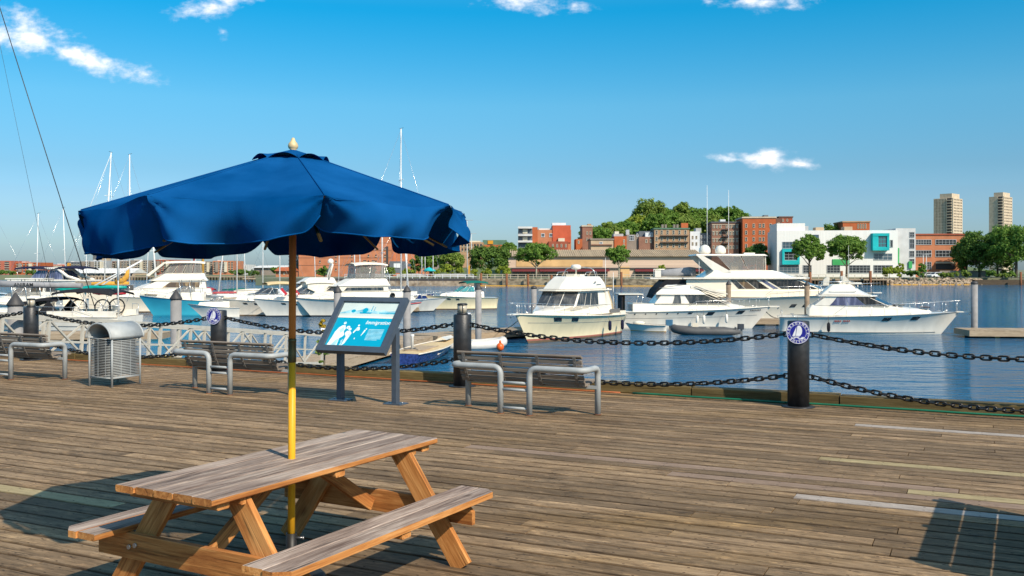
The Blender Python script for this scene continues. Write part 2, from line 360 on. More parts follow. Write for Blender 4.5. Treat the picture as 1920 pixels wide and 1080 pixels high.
    def mesh(s, name, mats):
        me = bpy.data.meshes.new(name); me.from_pydata(s.v, [], s.f)
        for m in (mats if isinstance(mats, (list, tuple)) else [mats]): me.materials.append(MATS[m] if isinstance(m, str) else m)
        me.polygons.foreach_set('material_index', s.m); me.polygons.foreach_set('use_smooth', s.s); me.update(); return me
    def build(s, name, mats, parent=None, loc=None, rz=None, M=None):
        return link(name, s.mesh(name, mats), parent, loc, rz, M)
def link(name, data, parent=None, loc=None, rz=None, M=None):
    o = bpy.data.objects.new(name, data); COL.objects.link(o)
    if parent: o.parent = parent
    if loc is not None: o.location = loc
    if rz: o.rotation_euler = (0, 0, rz)
    if M is not None: o.matrix_basis = M
    return o
def tag(o, label=None, cat=None, group=None, kind=None):
    if label: o['label'] = label
    if cat: o['category'] = cat
    if group: o['group'] = group
    if kind: o['kind'] = kind
    return o
def thing(name, label, cat, loc=(0, 0, 0), rz=0, group=None):
    o = link(name, None, None, loc); o.rotation_euler = (0, 0, rz); o.empty_display_size = .3
    return tag(o, label, cat, group)
def copy_tree(o, parent=None):
    c = o.copy(); COL.objects.link(c)
    if parent: c.parent = parent
    for ch in [x for x in COL.objects if x.parent is o]: copy_tree(ch, c)
    return c
def frame_mx(o, x, up):
    x = Vector(x).normalized(); y = Vector(up).cross(x).normalized(); z = x.cross(y)
    m = Matrix((x, y, z)).transposed().to_4x4(); m.translation = Vector(o); return m
def board(name, a, b, w, t, mats, parent, up=(0, 0, 1), ch=.006, clip=None):
    """a board from a to b as an object whose own X runs along the grain"""
    a, b = Vector(a), Vector(b); L = (b-a).length; mb = MB()
    if clip:   # outline with cut corners: list of (x, y)
        mb.prism(clip(L, w), -t/2, t/2, 'z')
    else: mb.beam((-L/2, 0, 0), (L/2, 0, 0), w, t, ch=ch)
    return mb.build(name, mats, parent, M=frame_mx((a+b)/2, b-a, up))
def arc_pts(c, r, a0, a1, n, fx, fy):
    c = Vector(c); fx, fy = Vector(fx), Vector(fy)
    return [c+fx*(r*math.cos(a0+(a1-a0)*i/n))+fy*(r*math.sin(a0+(a1-a0)*i/n)) for i in range(n+1)]
def round_path(pts, r, n=5):
    """polyline with rounded corners"""
    pts = [Vector(p) for p in pts]; out = [pts[0]]
    for i in range(1, len(pts)-1):
        p, a, b = pts[i], pts[i-1], pts[i+1]
        d1, d2 = (a-p).normalized(), (b-p).normalized(); k = min(r, (a-p).length*.49, (b-p).length*.49)
        s_, e_ = p+d1*k, p+d2*k
        for j in range(n+1):
            t = j/n; out.append(s_*(1-t)**2+p*2*t*(1-t)+e_*t*t)
    out.append(pts[-1]); return out
def text_mb(s_, size, shear=0, bold=0):
    cu = bpy.data.curves.new('lettering', 'FONT'); cu.body = s_; cu.size = size; cu.shear = shear; cu.align_x = 'CENTER'; cu.align_y = 'CENTER'
    cu.offset = bold; cu.resolution_u = 3
    ob = bpy.data.objects.new('lettering', cu); COL.objects.link(ob)
    dg = bpy.context.evaluated_depsgraph_get(); me = bpy.data.meshes.new_from_object(ob.evaluated_get(dg))
    mb = MB(); mb.add([v.co[:] for v in me.vertices], [list(p.vertices) for p in me.polygons])
    bpy.data.objects.remove(ob); bpy.data.meshes.remove(me); bpy.data.curves.remove(cu); return mb
def text_width(mb): xs = [p[0] for p in mb.v]; return max(xs)-min(xs)
# ================================================================== WATER, LAND, DECK
def water_material():
    m, t, b = nodes('water'); N, L = t.nodes, t.links
    b.inputs['Base Color'].default_value = (.005, .082, .178, 1); b.inputs['Roughness'].default_value = .06; b.inputs['IOR'].default_value = 1.33
    b.inputs['Specular IOR Level'].default_value = .7
    gp = N.new('ShaderNodeNewGeometry').outputs['Position']
    def nz(sc, scale, det, rot=0, rough=.6):
        mp = N.new('ShaderNodeMapping'); mp.inputs['Scale'].default_value = sc; mp.inputs['Rotation'].default_value = (0, 0, rot); L.new(gp, mp.inputs[0])
        n = N.new('ShaderNodeTexNoise'); n.inputs['Scale'].default_value = scale; n.inputs['Detail'].default_value = det; n.inputs['Roughness'].default_value = rough
        L.new(mp.outputs[0], n.inputs['Vector']); return n.outputs['Fac']
    calm = nz((.5, 1.4, 1), .05, 2)                       # breeze patches
    mr = N.new('ShaderNodeMapRange'); mr.inputs['From Min'].default_value = .35; mr.inputs['From Max'].default_value = .65; mr.inputs['To Min'].default_value = .45; mr.inputs['To Max'].default_value = 1.0
    L.new(calm, mr.inputs[0])
    a = nz((.5, 1.5, 1), 1.5, 5, .12, .55); c = nz((.5, 1.3, 1), .5, 2, -.2)
    mx = N.new('ShaderNodeMath'); mx.operation = 'MULTIPLY_ADD'; mx.inputs[1].default_value = 1.6; L.new(c, mx.inputs[0]); L.new(a, mx.inputs[2])
    bp = N.new('ShaderNodeBump'); bp.inputs['Distance'].default_value = .30
    L.new(mr.outputs[0], bp.inputs['Strength']); L.new(mx.outputs[0], bp.inputs['Height']); L.new(bp.outputs[0], b.inputs['Normal'])
water_material()
mb = MB(); mb.add([(-2500, -200, WATER), (2500, -200, WATER), (2500, 3500, WATER), (-2500, 3500, WATER)], [(0, 1, 2, 3)])
tag(mb.build('water', 'water'), kind='structure')

mat('ground', (.19, .17, .13), .95, 0, .3, .05, c2=(.16, .18, .10))
mat('hill_grass', (.10, .13, .05), .95, 0, .35, .06)
mat('seabed', (.03, .04, .04), .9)
SHORE = [(-1400, 520), (-420, 405), (-200, 398), (-112, 392), (-84, 384), (-70, 262), (-44, 252), (-10, 249), (47, 243), (52, 262), (88, 266), (112, 268), (135, 270), (300, 268), (1400, 420)]
mb = MB()
top = [(x, y, LAND) for x, y in SHORE]; far = [(x*2.4, 3400, LAND) for x, y in SHORE]
n = len(SHORE); mb.add(top+far, [(i, i+1, n+i+1, n+i) for i in range(n-1)])
mb.add([(x, y, LAND) for x, y in SHORE]+[(x, y, -6) for x, y in SHORE], [(i+n, i+n+1, i+1, i) for i in range(n-1)])
tag(mb.build('ground', 'ground'), kind='structure')
# the town hill behind the long shed
def hill_z(x, y):
    a = max(0, 1-((x-92)/105)**2); b_ = min(1, max(0, (y-312)/110)); c = min(1, max(0, (620-y)/100))
    a2 = max(0, 1-((x-20)/60)**2)*.35
    b_ = b_*b_*(3-2*b_)
    return LAND-.6+14.5*max(a, a2)**.7*b_*c
mb = MB(); nx, ny = 44, 26; vs_ = []
for j in range(ny):
    for i in range(nx):
        x, y = -60+i*280/(nx-1), 300+j*330/(ny-1); vs_.append((x, y, hill_z(x, y)))
mb.add(vs_, [(j*nx+i, j*nx+i+1, (j+1)*nx+i+1, (j+1)*nx+i) for j in range(ny-1) for i in range(nx-1)], 0, True)
tag(mb.build('hill', 'hill_grass'), kind='structure')

# ---- the wharf deck: e runs along the water's edge to the right, n points out over the water
E = Vector((.898, -.440, 0)); Nn = Vector((.440, .898, 0)); DANG = math.atan2(-.440, .898)
O0 = Vector((3.956, 13.26, 0))
def D(s, t, z=0): return O0+E*s+Nn*t+Vector((0, 0, z))
def ST(p): q = p-O0; return q.dot(E), q.dot(Nn)
deck = link('deck', None, None, D(0, 0)); deck.rotation_euler = (0, 0, DANG); tag(deck, kind='structure')
PW, PT_ = .181, .05
T_END = .62
planks, beyond = [], MB()
special = {}
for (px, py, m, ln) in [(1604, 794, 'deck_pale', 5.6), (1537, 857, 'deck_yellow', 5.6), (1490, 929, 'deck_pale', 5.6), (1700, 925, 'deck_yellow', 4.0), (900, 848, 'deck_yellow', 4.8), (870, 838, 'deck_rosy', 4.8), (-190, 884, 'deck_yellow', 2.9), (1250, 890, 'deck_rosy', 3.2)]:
    s, t = ST(G(px, py)); special.setdefault(int(round((T_END-t)/.196-.5)), []).append((s, m, ln))
def in_view(s, t):
    p = D(s, t); 
    if p.y < 4.6: return False
    px = 960+p.x/p.y*FPX; return -190 < px < 2110
meshes = {}
rows = int((T_END+12.2)/.196)
cand = []
for k in range(rows):
    t = T_END-(k+.5)*.196
    ss = [x*.2 for x in range(-120, 90) if in_view(x*.2, t)]
    if not ss: s0, s1 = -6, 6; vis = False
    else: s0, s1 = min(ss), max(ss); vis = True
    sp = special.get(k, []); ph = (sp[0][0] if sp else rnd.randrange(8)*.8+.13*(k % 3))
    cuts = []; x = ph
    lens = [3.2, 4.0, 4.0, 4.8]
    pos = [ph]; m_for = {}
    if sp: m_for[ph] = sp[0][1]; x = ph+sp[0][2]; pos.append(x)
    while pos[-1] < s1: pos.append(round(pos[-1]+rnd.choice(lens), 3))
    while pos[0] > s0: pos.insert(0, round(pos[0]-rnd.choice(lens), 3))
    for a, b in zip(pos[:-1], pos[1:]):
        if b < s0-.2 or a > s1+.2: continue
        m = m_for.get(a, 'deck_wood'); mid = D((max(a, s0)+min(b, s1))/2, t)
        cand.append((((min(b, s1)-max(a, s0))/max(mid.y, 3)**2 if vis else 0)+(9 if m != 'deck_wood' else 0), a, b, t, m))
    lo, hi = min(pos[0], s0), max(pos[-1], s1)
    for a, b in ((lo-9, lo), (hi, hi+9)):                      # out of the picture: joined
        beyond.beam((a+.004, t, -PT_/2), (b-.004, t, -PT_/2), PW, PT_, ch=.006)
cand.sort(key=lambda q: -q[0])
for i, (_, a, b, t, m) in enumerate(cand):
    if i >= 296: beyond.beam((a+.004, t, -PT_/2), (b-.004, t, -PT_/2), PW, PT_, ch=.006); continue
    L_ = round(b-a, 2); key = (L_, m)
    if key not in meshes:
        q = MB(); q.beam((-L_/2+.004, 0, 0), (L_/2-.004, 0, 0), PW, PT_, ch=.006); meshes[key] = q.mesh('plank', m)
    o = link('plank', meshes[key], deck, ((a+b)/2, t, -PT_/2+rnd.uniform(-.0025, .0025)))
    o.rotation_euler = (rnd.uniform(-.008, .008), 0, 0)
    if m == 'deck_pale': o['label'] = 'pale grey newer plank'
    if m == 'deck_yellow': o['label'] = 'yellowish newer plank'
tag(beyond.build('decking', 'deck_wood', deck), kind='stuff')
mb = MB(); mb.box((-3, T_END-6.6, -.16), (40, 13.2, .2)); mb.box((-3, T_END-.15, -2.2), (40, .3, 3.9))
for i in range(14): mb.tube([(-22+i*3, T_END+.18, -.1), (-22+i*3, T_END+.18, -5)], .16, 8)
tag(mb.build('pier_wall', 'pier_dark'), kind='structure')
pw = COL.objects['pier_wall']; pw.location = D(0, 0); pw.rotation_euler = (0, 0, DANG)

# ---- mossy kerb timber along the edge
kerb = link('kerb', None, None, D(0, 0)); kerb.rotation_euler = (0, 0, DANG); tag(kerb, kind='structure')
x = -22.0; k = 0
for L_ in (3.4, 3.9, 3.1, 3.6, 2.6, 3.8, 2.1, 4.2, 3.6, 3.6, 3.6):
    board('timber', (x+.01, .44+rnd.uniform(-.012, .012), .068), (x+L_-.01, .44+rnd.uniform(-.012, .012), .072+rnd.uniform(0, .015)), .25, .15, 'kerb_wood', kerb, ch=.014); x += L_
# hose and cord lying in the angle of the kerb
mb = MB(); pts = [D(s, .285+.014*math.sin(s*2.1)+.01*math.sin(s*5.3), .016) for s in [i*.25 for i in range(-10, 30)]]
mb.tube(pts, .016, 6); tag(mb.build('hose', 'hose_green'), 'thin green hose lying along the foot of the timber kerb', 'hose')
mb = MB(); pts = [D(s, .27+.02*math.sin(s*1.3)+.012*math.sin(s*4.1), .012) for s in [i*.3 for i in range(-66, -8)]]
mb.tube(pts, .011, 6); tag(mb.build('cable', 'cord_orange'), 'orange brown cable lying along the foot of the timber kerb', 'cable')

# ================================================================== BOLLARDS AND CHAINS
def emblem(root, nrm, z, r):
    """round badge on the side of a bollard: sailing boat inside a ring of letters"""
    ang = math.atan2(nrm.y, nrm.x)+math.pi/2
    M0 = Matrix.Rotation(ang, 4, 'Z') @ Matrix.Rotation(R(90), 4, 'X')      # local x right, y up, z towards the viewer
    base = Matrix.Translation(Vector((nrm.x, nrm.y, 0)).normalized()*r+Vector((0, 0, z)))
    pl = MB().lathe([(.157, -.004), (.157, .004), (.153, .007), (0, .007)], 40, mi=0, smooth=False).build('plaque', 'plaque_blue', root, M=base @ M0)
    mb = MB()
    def ring(r0, r1, n=48):
        vs_ = [(q*math.cos(2*math.pi*i/n), q*math.sin(2*math.pi*i/n), .0095) for i in range(n) for q in (r0, r1)]
        mb.add(vs_, [(2*i, 2*i+1, (2*i+3) % (2*n), (2*i+2) % (2*n)) for i in range(n)])
    ring(.143, .150); ring(.107, .1105)
    def poly(p): mb.add([(a, b, .0095) for a, b in p], [tuple(range(len(p)))])
    poly([(-.019, .085), (-.075, -.048), (-.033, -.044)])
    poly([(-.008, .088), (-.028, -.044), (.030, -.044), (.050, -.010), (.056, .028), (.050, .058), (.038, .082), (.022, .096), (.006, .097)])
    poly([(-.070, -.056), (.024, -.052), (.008, -.068), (-.052, -.068)])
    poly([(-.095, -.053), (-.06, -.076), (-.03, -.074), (-.045, -.084), (-.072, -.08)])
    poly([(-.01, -.076), (.03, -.078), (.055, -.066), (.092, -.062), (.06, -.086), (.02, -.092)])
    poly([(.03, -.066), (.055, -.058), (.09, -.057), (.06, -.064)])
    mb.build('sailboat_mark', 'plaque_white', pl)
    def letters(word, mid, step, flip):
        for i, chx in enumerate(word):
            a = R(mid)+(i-(len(word)-1)/2)*R(step)*(1 if flip else -1)
            t = text_mb(chx, .036, bold=.0008); q = MB()
            rr = .127; th = a-math.pi/2 if not flip else a+math.pi/2
            c_, s_ = math.cos(th), math.sin(th)
            q.add([(rr*math.cos(a)+p[0]*c_-p[1]*s_, rr*math.sin(a)+p[0]*s_+p[1]*c_, .0095) for p in t.v], t.f)
            mb2.add(q.v, q.f)
    mb2 = MB(); letters('HARBORWALK', 90, 21, False); letters('BOSTON', 270, 18, True)
    mb2.add([(.127*math.cos(R(a))+x_, .127*math.sin(R(a))+y_, .0095) for a in (198, 342) for x_, y_ in ((-.005, 0), (0, -.005), (.005, 0), (0, .005))], [(0, 1, 2, 3), (4, 5, 6, 7)])
    mb2.build('lettering', 'plaque_white', pl)
BR = .147
BX = {1: Vector((3.956, 13.26, 0)), 2: Vector((-.806, 15.59, 0)), 3: Vector((-5.46, 17.87, 0)), 4: Vector((-10.09, 20.14, 0))}
BX[0] = BX[1]+E*5.25; BX[5] = BX[4]-E*5.25
BL = {0: 'black bollard beyond the frame past the badge bollard', 1: 'black bollard with a blue sailing boat badge beside the open water', 2: 'black bollard with a lamp on top, just left of the near bench',
      3: 'black bollard with a blue badge behind the middle bench', 4: 'black bollard with a lamp on top behind the partly cut bench', 5: 'black bollard beyond the far end of the wharf chain'}
for i in range(6):
    h = {0: 1.19, 1: 1.19, 2: 1.17, 3: 1.14, 4: 1.11, 5: 1.1}[i]
    b = thing('bollard', BL[i], 'bollard', BX[i], rnd.uniform(0, 3) if i in (0, 5) else 0, 'bollards along the wharf edge')
    MB().lathe([(BR, .0), (BR, h-.012), (BR-.012, h), (0, h)], 28).build('post', 'bollard_black', b)
    MB().lathe([(BR+.075, 0), (BR+.075, .014), (BR+.005, .02)], 28).build('base_plate', 'bollard_black', b)
    for zz in (1.0, .42):
        for s_ in (-1, 1):
            pts = [E*s_*(BR-.01)+Vector((0, 0, zz+.03)), E*s_*(BR+.045)+Vector((0, 0, zz+.03)), E*s_*(BR+.06)+Vector((0, 0, zz)), E*s_*(BR+.045)+Vector((0, 0, zz-.03)), E*s_*(BR-.01)+Vector((0, 0, zz-.03))]
            MB().tube(pts, .012, 6).build('shackle', 'chain_iron', b)
    if i in (2, 4):
        MB().lathe([(.09, h), (.09, h+.022), (.075, h+.024)], 20).build('lamp_base', 'bollard_black', b)
        MB().lathe([(.074, h+.024), (.074, h+.155)], 20).build('lamp_glass', 'lamp_glass', b)
        MB().lathe([(.082, h+.150), (.086, h+.165), (.07, h+.178), (0, h+.182)], 20).build('lamp_cap', 'bollard_black', b)
        mb = MB()
        for a in (40, 160, 280): mb.beam((.08*math.cos(R(a)), .08*math.sin(R(a)), h+.02), (.08*math.cos(R(a)), .08*math.sin(R(a)), h+.155), .012, .012)
        mb.build('lamp_guard', 'bollard_black', b)
    if i in (1, 3): emblem(b, Vector((-.32, -.947, 0)), 1.035, BR+.012)
def link_mesh():
    a, r, w = .040, .028, .0125; path = []
    for k in range(6): t = -math.pi/2+math.pi*k/5; path.append((a+r*math.cos(t), r*math.sin(t), 0))
    for k in range(6): t = math.pi/2+math.pi*k/5; path.append((-a+r*math.cos(t), r*math.sin(t), 0))
    return MB().tube(path, w, 6, closed=True).mesh('chain_link', 'chain_iron')
LINK = link_mesh()
def chain(p0, p1, sag, label):
    t = thing('chain', label, 'chain', (p0+p1)/2, group='chains between the bollards')
    L_ = (p1-p0).length; n = 200; pts = []
    for i in range(n+1):
        u = i/n; p = p0.lerp(p1, u); p.z -= sag*4*u*(1-u); pts.append(p)
    cum = [0]
    for i in range(n): cum.append(cum[-1]+(pts[i+1]-pts[i]).length)
    m = int(cum[-1]/.098); tw = rnd.uniform(0, .5)
    for k in range(m):
        d = (k+.5)/m*cum[-1]; i = min(n-1, max(0, next(j for j in range(n+1) if cum[j] >= d)-1))
        f = (d-cum[i])/(cum[i+1]-cum[i]); p = pts[i].lerp(pts[i+1], f); x = (pts[i+1]-pts[i]).normalized()
        side = x.cross(Vector((0, 0, 1))).normalized(); up = side.cross(x)
        a = (R(8) if k % 2 else R(98))+rnd.uniform(-.22, .22)+tw*math.sin(k*.17)
        z = side*math.cos(a)+up*math.sin(a)
        o = link('chain_link', LINK, t, M=frame_mx(p-(p0+p1)/2, x, z))
spans = [(0, 1, .23, .30, 'from the badge bollard by the open water out of the frame'), (1, 2, .20, .23, 'between the near badge bollard and the lamp bollard'),
         (2, 3, .21, .24, 'between the lamp bollard and the far badge bollard'), (3, 4, .21, .25, 'behind the litter bin'), (4, 5, .2, .24, 'running out of the frame past the cut bench')]
for a, b, s1, s2, w in spans:
    d = (BX[b]-BX[a]).normalized()*(BR+.05)
    for zz, sg, nm in ((1.0, s1, 'upper'), (.42, s2, 'lower')):
        chain(BX[a]+d+Vector((0, 0, zz)), BX[b]-d+Vector((0, 0, zz)), sg, f'{nm} black chain {w}')

# ================================================================== PICNIC TABLE
TU = Vector((.4909, .8712, 0)); TC = Vector((-1.312, 5.845, 0)); TANG = math.atan2(TU.y, TU.x)
tb = thing('picnic_table', 'weathered wooden picnic table with two attached benches under the blue umbrella', 'picnic table', TC, TANG)
# local x along the table, local y to its far-left; the near-right bench is at negative y
for i in range(5):
    y = -.288+i*.144; board('table_plank', (-1.01+rnd.uniform(-.008, .008), y, .731), (1.01+rnd.uniform(-.01, .01), y, .731+rnd.uniform(-.003, .003)), .139, .038, 'table_grey', tb, ch=.006)
def clip_end(side):
    def f(L_, w):
        c = .075; 
        if side > 0: return [(-L_/2, -w/2), (L_/2, -w/2), (L_/2, w/2-c), (L_/2-c*.8, w/2), (-L_/2+c*.8, w/2), (-L_/2, w/2-c)]
        return [(-L_/2, -w/2+c), (-L_/2+c*.8, -w/2), (L_/2-c*.8, -w/2), (L_/2, -w/2+c), (L_/2, w/2), (-L_/2, w/2)]
    return f
for sd in (-1, 1):
    board('seat_plank', (-1.0, sd*.618, .431), (1.0, sd*.618, .431), .139, .038, 'table_grey', tb, ch=.005)
    board('seat_plank', (-1.01, sd*.763, .431), (1.0, sd*.763, .431), .139, .038, 'table_grey', tb, clip=clip_end(sd))
for u in (-.77, .77):
    q = 1 if u > 0 else -1
    def clip_beam(L_, w): return [(-L_/2+.07, -w/2), (L_/2-.07, -w/2), (L_/2, -w/2+.06), (L_/2, w/2), (-L_/2, w/2), (-L_/2, -w/2+.06)]
    bm = board('seat_beam', (u, -.79, .340), (u, .79, .340), .142, .038, 'table_warm', tb, up=(1, 0, 0), clip=lambda L_, w: [(a, -b) for a, b in clip_beam(L_, w)][::-1])
    board('cleat', (u, -.33, .692), (u, .33, .692), .038, .085 if False else .04, 'table_warm', tb)
    for sd in (-1, 1):
        board('leg', (u-q*.041, sd*.235, .708), (u-q*.041, sd*.735, .0), .142, .038, 'table_warm', tb, up=(1, 0, 0), ch=.004)
        for yy, zz in ((.53, .35), (.585, .335)):
            MB().lathe([(.014, -.006), (.014, .004), (.009, .010), (0, .011)], 8, axis='x').build('bolt', 'bolt_steel', tb, (u+q*.022, sd*yy*.9, zz))
    board('brace', (q*.16, 0, .690), (u-q*.04, 0, .315), .085, .038, 'table_warm', tb, up=(0, 1, 0), ch=.004)
board('cleat', (0, -.34, .692), (0, .34, .692), .085, .038, 'table_warm', tb)
for u in (-.905, .905): board('cleat', (u, -.325, .693), (u, .325, .693), .085, .036, 'table_warm', tb)
for sd in (-1, 1): board('seat_cleat', (0, sd*.56, .393), (0, sd*.82, .393), .085, .036, 'table_warm', tb)

for o in [x for x in COL.objects if x.parent is tb and x.name.split('.')[0] in ('table_plank', 'seat_plank')]:
    o.data.materials.append(MATS['table_warm'])
    for p_ in o.data.polygons: p_.material_index = 0 if p_.normal.z > .5 else 1
# ================================================================== UMBRELLA
UC = Vector((-1.341, 5.83, 0))
um = thing('umbrella', 'large blue canvas parasol on an orange and yellow pole through the picnic table', 'umbrella', UC); um.rotation_euler = (0, R(.25), 0)
def local_pole(name, a, b, r, m):
    q = MB(); L_ = b-a; q.tube([(-L_/2, 0, 0), (L_/2, 0, 0)], r, 16); return q.build(name, m, um, M=frame_mx((0, 0, (a+b)/2), (0, 0, 1), (1, 0, 0)))
local_pole('lower_pole', .20, 1.345, .0225, 'pole_yellow'); local_pole('upper_pole', 1.46, 2.60, .022, 'pole_orange')
MB().lathe([(.0235, 1.335), (.025, 1.34), (.025, 1.39), (.0243, 1.395), (.0243, 1.46), (.0255, 1.465), (.0255, 1.475), (.022, 1.48)], 18).build('ferrule', 'bronze', um)
MB().lathe([(.033, .012), (.033, .30), (.027, .30), (.027, .26)], 18).build('base_socket', 'black_steel', um)
MB().lathe([(.21, 0), (.21, .03), (.19, .05), (.05, .06), (.034, .07)], 24).build('base_weight', 'black_steel', um)
MB().tube([(.03, -.01, .275), (.075, -.02, .275)], .006, 6).lathe([(.011, .07), (.011, .08)], 6, (0, -.02, .275), axis='x').build('thumb_screw', 'bolt_steel', um)
MB().lathe([(r_*.92, 2.60+(z_-2.60)*.74) for r_, z_ in [(.020, 2.60), (.024, 2.625), (.019, 2.635), (.030, 2.648), (.034, 2.665), (.030, 2.685), (.017, 2.705), (.012, 2.722), (.008, 2.732), (0, 2.735)]], 18).build('finial', 'finial_wood', um)
MB().lathe([(.045, 2.47), (.045, 2.53)], 16).build('hub', 'finial_wood', um)
RR, ZR, ZA, A0 = 1.16, 2.265, 2.625, R(-68)
VH = (.172, .20, .235, .24, .24, .24, .235, .205); VS = (0, 0, 0, .02, 0, -.02, 0, -.05); SWG = (-.25, .05, .1, -.2, .1, .2, -.4, -.30)
CX = -.03; RF = (1, .95, .97, 1, 1, 1, 1.0, 1)
cor = [Vector((CX+RR*RF[i]*math.cos(A0+i*math.pi/4), RR*RF[i]*math.sin(A0+i*math.pi/4), ZR-(.035 if i in (6, 5) else 0)+rnd.uniform(-.008, .008))) for i in range(8)]
for i in range(8):
    A, B = cor[i], cor[(i+1) % 8]; apex = Vector((0, 0, ZA)); vs_ = []; NU, NV = 12, 10; r1 = random.Random(i+3)
    ph = r1.uniform(0, 6)
    for j in range(NV+1):
        t = .12+.88*j/NV
        for k in range(NU+1):
            u = k/NU; p = apex.lerp(A.lerp(B, u), t); bow = 4*u*(1-u)
            p.z -= .045*bow*t**1.5*(1.6-t)+.008*math.sin(u*9+ph)*t*bow+.007*math.sin((u-.5)*14*(1.2-t)+ph*2)*bow*(1-t)*t*2+(.010*math.exp(-((min(u, 1-u)-.10)/.05)**2)*t**2)
            vs_.append(p)
    MB().add(vs_, [(j*(NU+1)+k, (j+1)*(NU+1)+k, (j+1)*(NU+1)+k+1, j*(NU+1)+k+1) for j in range(NV) for k in range(NU)], 0, True).build('canopy_panel', 'canvas_blue', um)
    # valance: hangs free between the slits at the ribs, its lower corners rounded and curling in
    out = ((A+B)/2); out.z = 0; out.normalize(); vs_ = []; NU, NV = 40, 12; d = (B-A)
    w1, w2 = r1.uniform(.9, 1.5), r1.uniform(1.8, 2.6); p1, p2 = r1.uniform(0, 6), r1.uniform(0, 6); sw = SWG[i]
    for j in range(NV+1):
        v = j/NV
        for k in range(NU+1):
            u = k/NU; ed = min(u, 1-u); cr_ = max(0, 1-ed/.13); h = VH[i]*(1-.36*cr_**2.2)*(1+.05*math.sin(u*math.pi))+VS[i]*(u-.5)
            p = A.lerp(B, .004+.992*u); p_bulge = .030*math.sin(math.pi*v)*(1-cr_); bow = 4*u*(1-u); p.z -= .040*bow*.6+.006*math.sin(u*9+ph)*bow
            o_ = v*(sw*.10+.012)+v*.070*math.sin(2*math.pi*(u*w1)+p1)+v*v*.040*math.sin(2*math.pi*(u*w2)+p2)+.010*v*math.sin(2*math.pi*(u*4.3+v*.8)+p1)-.11*v**1.2*max(0, 1-ed/.2)**1.5
            eL = ed*d.length; phi = math.atan2(h*v+1e-4, eL+1e-4); rr_ = math.hypot(h*v, eL)
            o_ += .016*math.sin(phi*9+p2+(2 if u > .5 else 0))*math.exp(-rr_/.22)*min(1, rr_/.05)-.010*math.exp(-((u-.5)/.013)**2)*v
            shift = d.normalized()*(.030*v*(1 if u < .5 else -1)*max(0, 1-ed/.2))
            p = p+out*(o_+.004+p_bulge)+shift; p.z -= h*v-.012*v*abs(math.sin(2*math.pi*u*w1+p1))
            vs_.append(p)
    MB().add(vs_, [(j*(NU+1)+k, (j+1)*(NU+1)+k, (j+1)*(NU+1)+k+1, j*(NU+1)+k+1) for j in range(NV) for k in range(NU)], 0, True).tube(vs_[-(NU+1):], .0045, 5).build('valance', 'canvas_blue', um)
    MB().tube([Vector((0, 0, ZA)).lerp(A, .13+.86*k/10)+Vector((0, 0, .001)) for k in range(11)], .0042, 5).build('seam', 'canvas_blue', um)
    board('rib', (0, 0, ZA-.10), A*.90-Vector((0, 0, -.004)), .020, .012, 'bronze', um)
    # vent cap panel, raised between its corners
    a_, b_ = A*.205, B*.205; a_.z = b_.z = 2.552; top_ = Vector((0, 0, 2.630)); vs_ = []
    for j in range(6):
        t = .08+.92*j/5
        for k in range(9):
            u = k/8; p = top_.lerp(a_.lerp(b_, u), t); p.z += .034*4*u*(1-u)*t**3+.012*t*(1-t); vs_.append(p)
    MB().add(vs_, [(j*9+k, (j+1)*9+k, (j+1)*9+k+1, j*9+k+1) for j in range(5) for k in range(8)], 0, True).build('vent_panel', 'canvas_blue', um)

# ================================================================== BENCHES
def make_bench(loc):
    """frame of silver tube, slatted seat and back; local x along the wharf edge, local y out to the water; it faces the water"""
    t = thing('bench', 'bench', 'bench', loc, DANG, 'benches facing the water'); r = .040
    for sd, mid, end in ((-1, -.21, -.945), (1, .21, .98)):
        pts = round_path([(mid, 0, 0), (mid, 0, .615), (end, 0, .615), (end, .46, .615), (end, .46, 0)], .115, 6)
        MB().tube(pts, r, 12).build('frame_tube', 'galv', t)
        for x, y in ((mid, 0), (end, .46)): MB().lathe([(.047, 0), (.047, .012)], 14, (x, y, 0)).build('foot_ring', 'rust', t)
    for z in (.415, .325, .085): MB().tube([(-.21, 0, z), (.21, 0, z)], .019, 8).build('rung', 'galv', t)
    prof = [(.165, .765), (.178, .70), (.195, .63), (.218, .56), (.247, .49), (.283, .425)]
    x0, x1 = -.955, .865
    for i, (y, z) in enumerate(prof):
        tilt = [(.45, .9), (.97, .22), (.97, .24), (.95, .30), (.92, .38), (.86, .5)][i]
        b = board('back_slat', (x0, y+.02, z), (x1, y+.02, z), .058 if i else .075, .030, 'bench_slat', t, up=(0, tilt[0], tilt[1]), ch=.008)
    for i, (y, z) in enumerate([(.335, .392), (.395, .385), (.46, .390), (.525, .400), (.59, .412), (.655, .424)]):
        board('seat_slat', (x0, y, z), (x1, y, z), .056, .030, 'bench_slat', t, up=(0, -.12, 1), ch=.008)
    for x in (-.86, -.30, .24, .77):
        path = [(x, .150, .765)]+[(x, y-.006, z) for y, z in prof[1:]]+[(x, .325, .365), (x, .46, .362), (x, .66, .398)]
        mb = MB(); rings = []
        for i, p in enumerate(path):
            p = Vector(p); q0, q1 = Vector(path[max(0, i-1)]), Vector(path[min(len(path)-1, i+1)]); d = (q1-q0).normalized(); nn = Vector((1, 0, 0)).cross(d)
            rings.append([p+Vector((sx*.021, 0, 0))+nn*sn*.006 for sx, sn in ((-1, -1), (1, -1), (1, 1), (-1, 1))])
        mb.loft(rings, 0, False)
        for y, z in prof[1:]: mb.sphere((x, y-.014, z), .007, 6, 4)
        mb.build('bracket', 'bracket_grey', t)
    mb = MB(); mb.beam((-.945, .43, .36), (.98, .43, .36), .03, .04); mb.build('cross_rail', 'galv', t)
    return t
bench = make_bench(Vector((.037, 12.555, 0))); bench['label'] = 'slatted bench with silver tube arms, nearest of the three, beside the lamp bollard'
